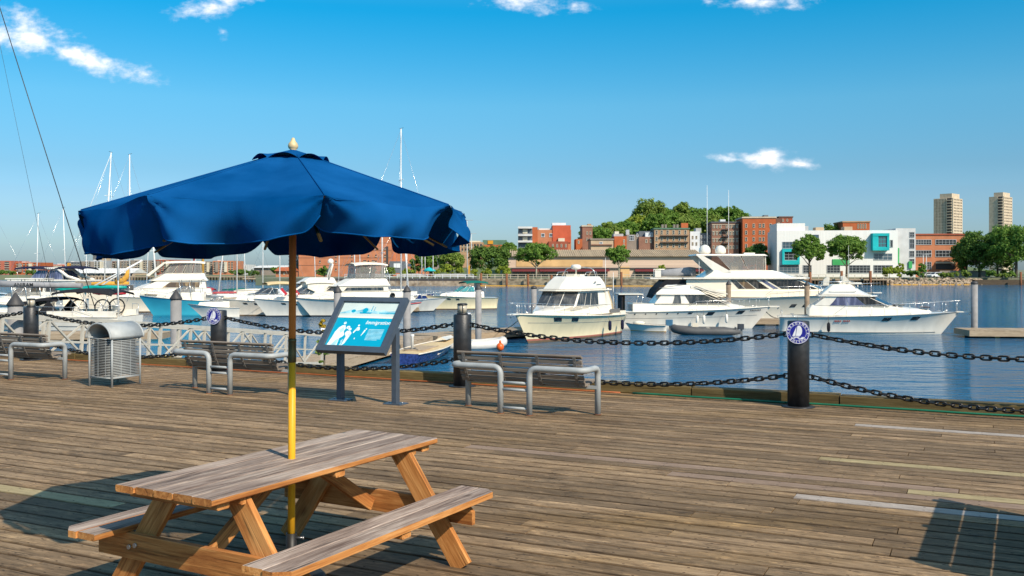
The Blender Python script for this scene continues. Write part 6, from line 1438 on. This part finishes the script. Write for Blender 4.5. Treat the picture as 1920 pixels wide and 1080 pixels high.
for y in lin(460, 500, 7): B.block(542, 562, y, y+2.5, 'wall_slate', 'balcony', 0, 1.0, 1.0)
B.grid([568, 574], lin(462, 500, 6), 3, 4, True)
# ---- skyline on the left
GS = 'apartment blocks across the harbour'
SKY = [(-60, 21, 489, 430, 'wall_pink', 'red apartment block at the far left edge of the skyline', 5, 5), (21, 29, 494, 436, 'wall_cream', 'narrow cream block beside the red apartment block', 2, 4), (29, 68, 492, 432, 'brick_orange', 'orange brick block with cream end bays on the left skyline', 6, 4),
       (68, 99, 498, 470, 'wall_cream', 'low cream sheds behind the navy canvas yacht', 4, 2), (97, 125, 496, 480, 'wall_pink', 'low rosy brick block on the left skyline', 5, 3),
       (122, 150, 491, 428, 'wall_slate', 'dark grey block with orange balconies on the left skyline', 5, 6), (150, 168, 490, 430, 'wall_greybrown', 'grey brown block right of the dark grey block', 4, 6), (165, 200, 488.5, 426, 'wall_grey', 'grey block with white framed bays below the distant tower', 6, 6), (200, 216, 490, 432, 'brick_dark', 'dark brick block left of the sail mast', 3, 6),
       (216, 242, 489, 430, 'wall_greybrown', 'brown grey block between the two left masts', 5, 6), (242, 289, 488, 428, 'wall_greybrown', 'long grey brown block with pale top behind the flybridge canvas', 9, 6), (289, 335, 487, 426, 'brick_red', 'red brick block in the middle of the skyline', 8, 6), (335, 399, 490, 432, 'wall_greybrown', 'long taupe block left of the white thin mast', 12, 6), (399, 438, 489, 428, 'brick_salmon', 'salmon brick block at the right of the skyline', 7, 6), (440, 462, 496, 450, 'wall_lightgrey', 'pale grey stepped flats right of the salmon block', 5, 4), (460, 480, 499, 470, 'wall_cream', 'pale low flats farthest along the skyline', 4, 3)]
for x0, x1, yt, Y, m, lab, nx, ny in SKY:
    B = Bld('apartment_block', lab, x0, x1, yt, Y, m, 16, group=GS)
    yb = 512; dxp = (x1-x0)/nx
    B.grid([x0+dxp*(i+.5) for i in range(nx)], lin(yt+3, yb-3, ny), dxp*.5, 2.2, True, fr='wall_cream', gl='far_glass')
    for k in range(nx//3): B.block(x0+dxp*(k*3+1), x0+dxp*(k*3+1)+dxp*.9, yt+2, yb-2, ('ochre' if 'orange balconies' in lab else 'wall_cream' if k % 2 else 'wall_greybrown'), 'bay', 0, .8, .8)
    B.block(x0+dxp*.5, x0+dxp*1.6, yt-1.6, yt, 'wall_lightgrey', 'roof_house', 4, 5)
B = Bld('office_tower', 'distant dark glass office tower with pale side on the left skyline', 174, 188, 476, 1100, 'wall_slate', 30); B.block(188, 194, 478, 500, 'wall_tan', 'pale_wing', 0, 20); B.block(178, 186, 472, 476, 'wall_slate', 'crown', 3, 10); B.grid(lin(176, 186, 5), lin(479, 498, 9), 1.2, 1.2, True)
B = Bld('warehouse', 'pale roofed grey warehouse with sliding doors right of the skyline blocks', 476, 530, 502, 395, 'wall_greybrown', 22); MB().prism([(-1, B.H), (11, B.lz(497.5)), (23, B.H)], -B.w/2-.5, B.w/2+.5, 'x').build('roof', 'roof_pale', B.root); B.block(487, 490, 506, 516, 'far_shade', 'door', 0, .2, .12)
B = Bld('boat_shed', 'white tent roofed shed on the far pier', 128, 250, 513, 393, 'wall_tan', 14)
MB().prism([(-1, B.lz(512)), (7, B.lz(503)), (15, B.lz(512))], -B.w/2, B.w/2, 'x').build('roof', 'roof_pale', B.root)
B.grid(lin(133, 246, 14), [515.5], 3, 4, True)
B = Bld('fish_shed', 'low orange shed beside the parasol pole across the water', 517, 545, 508, 300, 'brick_salmon', 10, zb=LAND); MB().prism([(-1, B.H), (5, B.H+1.2), (11, B.H)], -B.w/2-.3, B.w/2+.3, 'x').build('roof', 'brick_orange', B.root); B.grid([524, 533], [513], 3, 4, fr='wall_cream')
# piers
def pier(label, x0, x1, Y, top=-.9, w=6, np_=30, boards='pier_dark'):
    a, b = (x0-960)/FPX*Y, (x1-960)/FPX*Y; t = thing('timber_pier', label, 'pier', ((a+b)/2, Y, WATER), 0); L_ = b-a
    MB().box((0, w/2, top-WATER-.2), (L_, w, .4)).build('deck', 'dock_wood', t); mb = MB()
    for i in range(np_): mb.box((-L_/2+L_*(i+.5)/np_, .3, (top-WATER)/2-.4), (.35, .35, top-WATER)).box((-L_/2+L_*(i+.5)/np_, w-.4, (top-WATER)/2-.4), (.35, .35, top-WATER))
    tag(mb.build('piles', boards, t), kind='stuff'); return t
pier('long timber pier on dark piles across the harbour', 128, 470, 384, np_=60); pier('timber wharf on dark piles below the white modern building', 1452, 1672, 262, top=-.7, np_=36)
t = pier('low pale jetty beside the far warehouse', 455, 560, 330, top=-1.1, np_=16); 
# ---- quay in the middle: stone wall, railing, floating boom, rusty fender piles
def strip(name, label, cat, pts, z0, z1, th, m, kind=None):
    mb = MB()
    for (a, b) in zip(pts[:-1], pts[1:]): mb.beam((a[0], a[1], (z0+z1)/2), (b[0], b[1], (z0+z1)/2), th, z1-z0)
    o = mb.build(name, m); return tag(o, label, cat)
strip('sea_wall', 'rough brown stone sea wall below the long tan shed', 'wall', [(-8.6, 248.4), (48.5, 242.6)], WATER-1, LAND+.02, 1.2, 'stone_wall')
strip('floating_boom', 'yellow floating boom along the foot of the stone sea wall', 'boom', [(-9, 246), (48, 240.2)], WATER-.1, WATER+.22, .4, 'canvas_gold')
strip('floating_boom', 'yellow floating boom along the rocks on the right', 'boom', [(96, 263.5), (128, 265.5)], WATER-.1, WATER+.22, .4, 'canvas_gold')
def railing(label, pts, h=1.1, step=2.0, m='stone_trim', z=LAND):
    t = thing('railing', label, 'railing', (pts[0][0], pts[0][1], z)); mr_, mp = MB(), MB(); o = Vector((pts[0][0], pts[0][1], 0))
    for a, b in zip(pts[:-1], pts[1:]):
        a, b = Vector((a[0], a[1], 0))-o, Vector((b[0], b[1], 0))-o; L_ = (b-a).length
        for zz in (h, h*.5): mr_.beam(a+Vector((0, 0, zz)), b+Vector((0, 0, zz)), .10, .10)
        for i in range(int(L_/step)+1): p = a.lerp(b, i*step/L_); mp.box((p.x, p.y, h/2), (.12, .12, h))
    mr_.build('rails', m, t); tag(mp.build('posts', m, t), kind='stuff')
railing('pale metal railing along the top of the stone sea wall', [(-8.4, 249.2), (48, 243.6)]); railing('white railing along the quay in front of the warehouse', [(-44, 252.6), (-10, 249.8)], m='wall_white')
railing('metal railing on the timber wharf below the white modern building', [(72, 262.5), (103, 263.5)], z=-.7)
strip('quay_edge', 'dark quay edge beam in front of the brick warehouse', 'quay', [(-46, 251.6), (-9, 248.8)], LAND-.6, LAND+.02, 1.0, 'far_shade'); strip('quay_wall', 'brown rubble slope below the quay edge', 'wall', [(-46, 251.2), (-9, 248.4)], WATER-1, LAND-.62, .9, 'rock')
for px, py, Y in ((902, 512, 246), (950, 513, 245.2), (990, 514, 244.7), (1034, 516, 244.1), (1165, 510, 242.3)): 
    t = thing('fender_pile', f'rusty round fender pile on the stone sea wall, {["left end","second from the left","third from the left","fourth from the left","farthest right behind the cream cruiser"][[902,950,990,1034,1165].index(px)]}', 'pile', ((px-960)/FPX*Y, Y, WATER), 0, 'rusty fender piles'); h = EYE-(py-HOR)/FPX*Y-WATER
    MB().lathe([(.30, -2), (.30, h)], 12).build('shaft', 'rust', t)
for px, py, Y, w in ((1519, 510, 260, 'left'), (1578, 508, 260, 'middle'), (1632, 508, 260, 'right')):
    t = thing('fender_pile', f'rusty round fender pile of the timber wharf, {w} of three', 'pile', ((px-960)/FPX*Y, Y, WATER), 0, 'rusty fender piles'); MB().lathe([(.36, -2), (.36, EYE-(py-HOR)/FPX*Y-WATER)], 12).build('shaft', 'rust', t)
t = thing('fender_pile', 'rusty pile by the dark quay at the right edge of the picture', 'pile', (X(1914, 262), 262, WATER), 0, 'rusty fender piles'); MB().lathe([(.32, -2), (.32, EYE-(510-HOR)/FPX*262-WATER)], 12).build('shaft', 'rust', t)
# grey pavilion roofs and terrace on the quay
for px0, px1, lab in ((648, 735, 'long grey tensile roof on the quay, left'), (742, 806, 'grey tensile roof on the quay, middle'), (812, 893, 'grey tensile roof on the quay nearest the large tree')):
    Y = 256; a, b = X(px0, Y), X(px1, Y); t = thing('pavilion_roof', lab, 'pavilion', ((a+b)/2, Y, LAND), 0, 'pavilion roofs on the quay'); w_ = (b-a)/2
    MB().prism([(-w_, .6), (-w_*.8, 1.15), (w_*.2, 1.25), (w_, .5), (w_, .38), (-w_, .45)], 0, 5, 'y').build('roof', 'concrete', t)
    for x in (-w_*.8, 0, w_*.8): MB().box((x, .3, .25), (.15, .15, .5)).build('post', 'wall_grey', t)
t = thing('market_umbrella', 'turquoise parasol on the quay among the young trees', 'umbrella', (X(805, 258), 258, LAND)); MB().lathe([(1.9, 1.9), (1.2, 2.5), (0, 3.0)], 8).build('canopy', 'panel_teal', t); MB().lathe([(.05, 0), (.05, 2.6)], 6).build('pole', 'wall_grey', t)
t = thing('banner', 'tall yellow banner on a post by the quay', 'banner', (X(879.5, 255), 255, LAND)); MB().box((0, 0, 2.2), (.5, .06, 2.4)).build('cloth', 'ochre', t); MB().lathe([(.05, 0), (.05, 3.6)], 6, (-.3, 0, 0)).build('pole', 'wall_grey', t)
# ---- rocks and dark quay on the right
mb = MB(); q = random.Random(3)
for i in range(420):
    x = q.uniform(97, 131); u = q.random(); y = 267.5-2.8*u+ (x-97)*.05; z = LAND-.2-1.75*u; r_ = q.uniform(.22, .55)
    o_ = len(mb.v); mb.sphere((x, y-1.0, z), r_, 6, 4, sc=(q.uniform(.8, 1.5), q.uniform(.7, 1.1), q.uniform(.6, .9)))
    for k in range(o_, len(mb.v)): p = mb.v[k]; mb.v[k] = (p[0]+q.uniform(-.09, .09), p[1]+q.uniform(-.09, .09), p[2]+q.uniform(-.09, .09))
for i in range(len(mb.s)): mb.s[i] = False
tag(mb.build('rocks', 'rock'), 'bank of tumbled brown rocks at the water edge on the right', 'rocks', kind='stuff')
strip('quay_wall', 'dark low quay wall at the right edge of the far shore', 'wall', [(128, 266.4), (152, 265.6)], WATER-1, LAND-.5, 2.0, 'pier_dark'); strip('rubble_wall', 'row of short dark timber piles left of the rocks', 'wall', [(96, 264.6), (101.5, 265.0)], WATER-1, LAND+.1, 1.0, 'pier_dark')
strip('wood_fence', 'grey board fence in front of the red brick building', 'fence', [(X(1762, 285), 285), (X(1856, 285), 285)], LAND, LAND+2.0, .15, 'wall_greybrown')
# ---- cars
def car(label, px, Y, hd, m):
    t = thing('parked_car', label, 'car', (X(px, Y), Y, LAND), hd, 'cars parked on the far shore')
    MB().prism([(-2.2, .35), (2.2, .35), (2.25, .8), (1.2, 1.0), (.6, 1.55), (-1.5, 1.6), (-2.1, 1.05), (-2.25, .8)], -.88, .88, 'y').build('body', m, t)
    for sd in (-1, 1): MB().prism([(1.0, 1.02), (.5, 1.48), (-1.4, 1.52), (-1.9, 1.05)], sd*.885-.01, sd*.885+.01, 'y').build('window', 'far_glass', t)
    MB().prism([(1.22, 1.02), (.66, 1.5), (.62, 1.46), (1.18, .98)], -.7, .7, 'y').build('windshield', 'far_glass', t)
    for x in (-1.35, 1.35):
        for sd in (-1, 1): MB().lathe([(.33, -.1), (.33, .1)], 12, (x, sd*.85, .33), axis='y').build('wheel', 'black_steel', t)
    for sd in (-1, 1): MB().box((2.2, sd*.65, .75), (.1, .3, .15)).build('headlight', 'wall_white', t)
car('white parked car in front of the red brick building', 1754, 276, R(200), 'wall_white'); car('pale grey parked car left of the white one', 1737, 280, R(200), 'wall_lightgrey')
# ---- tall lamp posts
def lamp_post(label, px, yt, Y, arm=1.2):
    h = EYE-(yt-HOR)/FPX*Y-LAND; t = thing('street_lamp', label, 'street lamp', (X(px, Y), Y, LAND), 0, 'lamp posts on the far shore')
    MB().lathe([(.14, 0), (.08, h)], 8).build('pole', 'wall_lightgrey', t); MB().box((arm/2, 0, h), (arm*1.6, .3, .12)).build('lamp_head', 'wall_grey', t)
for px, yt, Y, lab in ((876, 413, 256, 'very tall light mast beside the right edge of the parasol'), (884, 438, 300, 'light mast behind the tall one beside the parasol'), (791, 467, 258, 'slender pale lamp post on the quay, left of the pair'), (797, 464, 258, 'slender pale lamp post on the quay, right of the pair'), (812, 468, 257, 'slender pale lamp post on the quay near the yellow green trees'), (1731, 478, 275, 'pale lamp post in front of the red brick building, left'), (1737, 476, 275, 'pale lamp post in front of the red brick building, right')): lamp_post(lab, px, yt, Y)

# ================================================================== TREES
def leaf_mat(name, a, b_):
    m, t, b = nodes(name); N, L = t.nodes, t.links
    g = N.new('ShaderNodeNewGeometry'); rp = N.new('ShaderNodeValToRGB'); rp.color_ramp.elements[0].color = col(a); rp.color_ramp.elements[1].color = col(b_)
    L.new(g.outputs['Random Per Island'], rp.inputs[0]); L.new(rp.outputs[0], b.inputs['Base Color']); b.inputs['Roughness'].default_value = .6; b.inputs['Specular IOR Level'].default_value = .2
    tr = N.new('ShaderNodeBsdfTranslucent'); L.new(rp.outputs[0], tr.inputs[0]); mx = N.new('ShaderNodeMixShader'); mx.inputs[0].default_value = .42
    L.new(b.outputs[0], mx.inputs[1]); L.new(tr.outputs[0], mx.inputs[2]); L.new(mx.outputs[0], t.nodes['Material Output'].inputs[0])
leaf_mat('leaf_mid', (0.088, 0.184, 0.026), (0.222, 0.354, 0.063)); leaf_mat('leaf_dark', (0.063, 0.130, 0.026), (0.170, 0.280, 0.052)); leaf_mat('leaf_light', (0.222, 0.295, 0.032), (0.384, 0.443, 0.066)); leaf_mat('leaf_olive', (0.132, 0.206, 0.035), (0.280, 0.368, 0.073)); leaf_mat('leaf_yellow', (.35, .24, .02), (.5, .34, .03))
mat('bark', (.12, .095, .07), .95, 0, .25, 3); mat('bark_pale', (.36, .32, .25), .95, 0, .2, 3)
def leaves(name, c, rad, ncl, nleaf, size, seed, m, flat=.75, inner=.55):
    g = np.random.default_rng(seed); rad = np.array(rad); 
    d = g.normal(size=(ncl, 3)); d[:, 2] = np.where(d[:, 2] < -.75, -d[:, 2]*.6, d[:, 2]); d /= np.linalg.norm(d, axis=1)[:, None]
    lob = g.normal(size=(7, 3)); lob /= np.linalg.norm(lob, axis=1)[:, None]
    bump_ = .74+.34*np.clip(((d@lob.T).max(1)-.55)/.45, 0, 1)
    cc = d*(inner+(1-inner)*g.random((ncl, 1))**.6)*rad*.92*bump_[:, None]
    cr = (.13+.14*g.random(ncl))*rad.mean()
    idx = np.repeat(np.arange(ncl), nleaf); k = len(idx)
    q = g.normal(size=(k, 3)); q /= np.linalg.norm(q, axis=1)[:, None]
    pos = cc[idx]+q*(cr[idx]*(.45+.6*g.random(k)))[:, None]*np.array([1, 1, flat])
    nrm = q*1.0+np.array([0, 0, .5])+g.normal(size=(k, 3))*.45; nrm /= np.linalg.norm(nrm, axis=1)[:, None]
    a = np.cross(nrm, g.normal(size=(k, 3))); a /= np.linalg.norm(a, axis=1)[:, None]; b = np.cross(nrm, a)
    s = size*(.6+.8*g.random(k))[:, None]
    v = np.stack([pos-a*s, pos-b*s*.6, pos+a*s, pos+b*s*.6], 1).reshape(-1, 3)+np.array(c)
    me = bpy.data.meshes.new(name); me.vertices.add(4*k); me.vertices.foreach_set('co', v.ravel()); me.loops.add(4*k); me.loops.foreach_set('vertex_index', np.arange(4*k)); me.polygons.add(k)
    me.polygons.foreach_set('loop_start', np.arange(k)*4); me.polygons.foreach_set('loop_total', np.full(k, 4)); me.materials.append(MATS[m]); me.update(); me.validate(); return me
TS = [100]
def tree(label, px, yb, yt, wpx, Y, m='leaf_mid', trunk=.28, bark='bark', ncl=60, nl=46, size=None, name='tree', zb=None, cat='tree', group='trees on the far shore', tall=None):
    TS[0] += 1; z = LAND if zb is None else zb; h = EYE-(yt-HOR)/FPX*Y-z; w = wpx/FPX*Y
    t = thing(name, label, cat, (X(px, Y), Y, z), 0, group)
    ch = h*(1-trunk); q = random.Random(TS[0]); size = size or max(.26, .0011*Y); ncl = int(ncl*1.5); nl = int(nl*1.3)
    link('crown', leaves('crown', (0, 0, h-ch/2), (w/2, w/2*.9, ch/2), ncl, nl, size, TS[0], m), t)
    mb = MB(); r_ = max(.10, h*.022); mb.tube([(0, 0, -.8), (.1, 0, h*.25), (.0, .1, h*.5), (.1, 0, h*.8)], [r_*1.3, r_, r_*.7, r_*.2], 7)
    for k in range(6):
        a = k*1.05+q.random(); z0 = h*q.uniform(max(.12, trunk*.7), .5); e_ = (math.cos(a)*w*.34, math.sin(a)*w*.34, z0+h*q.uniform(.15, .32)); mb.tube([(0, 0, z0), (e_[0]*.5, e_[1]*.5, z0+(e_[2]-z0)*.6), e_], [r_*.55, r_*.35, r_*.12], 5)
    mb.build('trunk', bark, t)
def bush(label, px, yb, yt, wpx, Y, m='leaf_light', zb=None, ncl=36, nl=54, group='bushes along the far shore', name='bush', size=None):
    TS[0] += 1; z = LAND if zb is None else zb; h = max(1.0, EYE-(yt-HOR)/FPX*Y-z); w = wpx/FPX*Y; t = thing(name, label, 'bush', (X(px, Y), Y, z), 0, group)
    link('foliage', leaves('foliage', (0, 0, h*.48), (w/2, w/2*.8, h*.5), ncl, nl, size or max(.2, .0009*Y), TS[0], m, inner=.3), t)
    MB().tube([(0, 0, -.2), (0, 0, h*.5)], [.08, .04], 5).build('stem', 'bark', t)
tree('round green tree with pale trunk at the left end of the long shed', 1005, 520, 455, 78, 268, 'leaf_mid', .34, 'bark_pale', 80, 46)
tree('smaller round green tree with pale trunk before the middle of the shed', 1160, 520, 459, 52, 268, 'leaf_mid', .34, 'bark_pale', 60, 44)
tree('large dark green tree left of the long shed', 917, 520, 456, 82, 272, 'leaf_dark', .12, 'bark', 110, 50)
tree('yellow green tree between the lamp masts and the large dark tree', 848, 520, 467, 62, 285, 'leaf_olive', .12, 'bark', 80, 44); tree('olive tree behind the pair of lamp posts', 806, 520, 474, 40, 290, 'leaf_mid', .12, ncl=50); tree('olive green tree right of the warehouse wing', 785, 520, 477, 34, 300, 'leaf_dark', .12, ncl=44)
tree('yellow green tree peeping behind the large dark tree', 962, 520, 461, 34, 300, 'leaf_olive', .2, ncl=40)
for px, yt, w, m, lab in ((838, 493, 26, 'leaf_light', 'pale young tree on the quay, left of three'), (862, 497, 20, 'leaf_light', 'pale young tree on the quay, middle of three'), (822, 500, 18, 'leaf_light', 'low pale shrub by the turquoise parasol'), (889, 502, 14, 'leaf_light', 'small pale shrub under the yellow banner'), (913, 502, 20, 'leaf_light', 'pale shrub under the large dark tree'), (942, 495, 34, 'leaf_light', 'bright green shrub at the shed corner'), (1240, 493, 18, 'leaf_light', 'small bright shrub in front of the shed awnings'),
                          (608, 498, 34, 'leaf_mid', 'green shrub left of the warehouse door'), (686, 497, 38, 'leaf_dark', 'dark plum shrub in front of the warehouse'), (727, 498, 36, 'leaf_olive', 'green shrub before the warehouse corner'), (765, 501, 32, 'leaf_light', 'pale shrub before the warehouse wing'), (518, 498, 22, 'leaf_mid', 'round green tree beside the low orange shed'), (475, 506, 24, 'leaf_dark', 'dark shrub left of the pale roofed warehouse')):
    bush(lab, px, 520, yt, w, 262 if px > 560 else 340, m)
# street trees before the white building
tree('broad green tree in front of the left turquoise bay', 1517, 513, 440, 64, 278, 'leaf_mid', .28, 'bark', 90, 46); tree('broad green tree in front of the white modern building, right of the pair', 1587, 513, 437, 78, 278, 'leaf_mid', .30, 'bark', 100, 46)
tree('rounded dark green tree before the tall orange tenement', 1420, 505, 458, 56, 305, 'leaf_dark', .1, ncl=80)
for px, yt, w, Y, m, lab in ((1836, 432, 100, 285, 'leaf_dark', 'big dark tree at the left of the right hand grove'), (1905, 411, 110, 275, 'leaf_mid', 'biggest spreading tree at the right edge of the picture'), (1812, 448, 60, 292, 'leaf_dark', 'shadowy tree before the red brick building'), (1870, 440, 90, 295, 'leaf_dark', 'dense dark tree in the middle of the right hand grove'), (1985, 420, 130, 280, 'leaf_mid', 'spreading tree just past the right edge')):
    tree(lab, px, 515, yt, w, Y, m, .07, ncl=120, nl=50)
for px, yt, w, Y, m, lab in ((1668, 498, 40, 266, 'leaf_light', 'bright green shrub at the end of the timber wharf'), (1686, 492, 24, 268, 'leaf_light', 'tall bright shrub before the stair tower'), (1712, 506, 40, 266, 'leaf_dark', 'dark bush at the left end of the rocks'), (1730, 490, 18, 270, 'leaf_mid', 'slender bush before the brick building'), (1775, 511, 30, 268, 'leaf_olive', 'low olive bush above the rocks'), (1806, 506, 40, 268, 'leaf_olive', 'rounded light bush above the right end of the rocks'), (1858, 505, 24, 268, 'leaf_mid', 'small bush on the dark quay'), (1880, 512, 34, 267, 'leaf_olive', 'low weeds on the dark quay'), (1896, 508, 18, 268, 'leaf_mid', 'small bush beside the rusty pile')):
    bush(lab, px, 520, yt, w, Y, m)
# wooded hill
HILL = [(1218, 369, 62, 440, 'tallest tree crowning the hill'), (1192, 398, 40, 430, 'light green tree on the left flank of the hill'), (1250, 385, 50, 442, 'hill tree just right of the tallest one'), (1275, 378, 46, 446, 'second tallest tree of the hill'), (1232, 398, 56, 420, 'hill tree low above the terrace chimneys'), (1300, 386, 46, 446, 'hill tree behind the white gable house'), (1325, 386, 44, 448, 'hill tree in the middle of the ridge'), (1352, 378, 46, 446, 'tree on the right shoulder of the hill'), (1378, 381, 44, 442, 'rightmost large tree of the hill'), (1290, 405, 50, 415, 'lower hill tree behind the chimneys'), (1335, 403, 52, 415, 'lower hill tree behind the brown tenement'), (1172, 414, 62, 420, 'tree low on the left flank of the hill'), (1143, 417, 66, 415, 'bushy tree above the tan house'), (1118, 427, 60, 405, 'leftmost tree of the wooded slope'), (1108, 444, 36, 395, 'small tree below the tall shaded house')]
for px, yt, w, Y, lab in HILL: tree(lab, px, 0, yt, w*1.12, Y, 'leaf_light' if 'light' in lab else ('leaf_olive' if px % 3 == 0 else 'leaf_mid'), .10, ncl=95, nl=46, zb=hill_z(X(px, Y), Y)-.3, group='trees on the hill')
for px, yt, w, Y, lab in ((1552, 420, 80, 380, 'green tree top showing over the white modern building'), (1575, 424, 40, 385, 'tree top left of the small orange brick block'), (955, 450, 30, 380, 'distant tree between the green roof and the flats')): tree(lab, px, 0, yt, w, Y, 'leaf_mid', .3, ncl=70, zb=LAND)
for px, w, lab in ((10, 40, 'dark hedge before the red block on the left skyline'), (60, 30, 'dark shrub before the orange block on the left skyline'), (455, 50, 'green trees before the pale stepped flats')): bush(lab, px, 0, 506, w, 405, 'leaf_dark', name='bush')
# yellow flowering shrubs by the gangway
t = thing('flowering_shrub', 'leafy shrub with yellow flowers growing behind the gangway rail', 'shrub', (X(300, 24.5), 24.5, -2.3), 0)
link('foliage', leaves('foliage', (0, 0, 1.25), (.42, .4, .62), 26, 26, .055, 5, 'leaf_olive', inner=.3), t); link('flowers', leaves('flowers', (.0, 0, 1.75), (.42, .36, .30), 12, 8, .04, 6, 'leaf_yellow', inner=.3), t); MB().tube([(0, 0, 0), (.05, 0, 1.2)], [.04, .02], 6).build('stem', 'bark', t)
t = thing('flowering_shrub', 'yellow flowering shrub peeping over the left edge of the sign', 'shrub', (X(606, 22), 22, -2.3), 0)
link('flowers', leaves('flowers', (0, 0, 2.82), (.16, .16, .30), 12, 14, .04, 9, 'leaf_yellow', inner=.3), t); link('foliage', leaves('foliage', (0, 0, 2.2), (.2, .2, .5), 10, 14, .05, 10, 'leaf_olive', inner=.3), t); MB().tube([(0, 0, 0), (.03, 0, 2.3)], [.04, .02], 6).build('stem', 'bark', t)
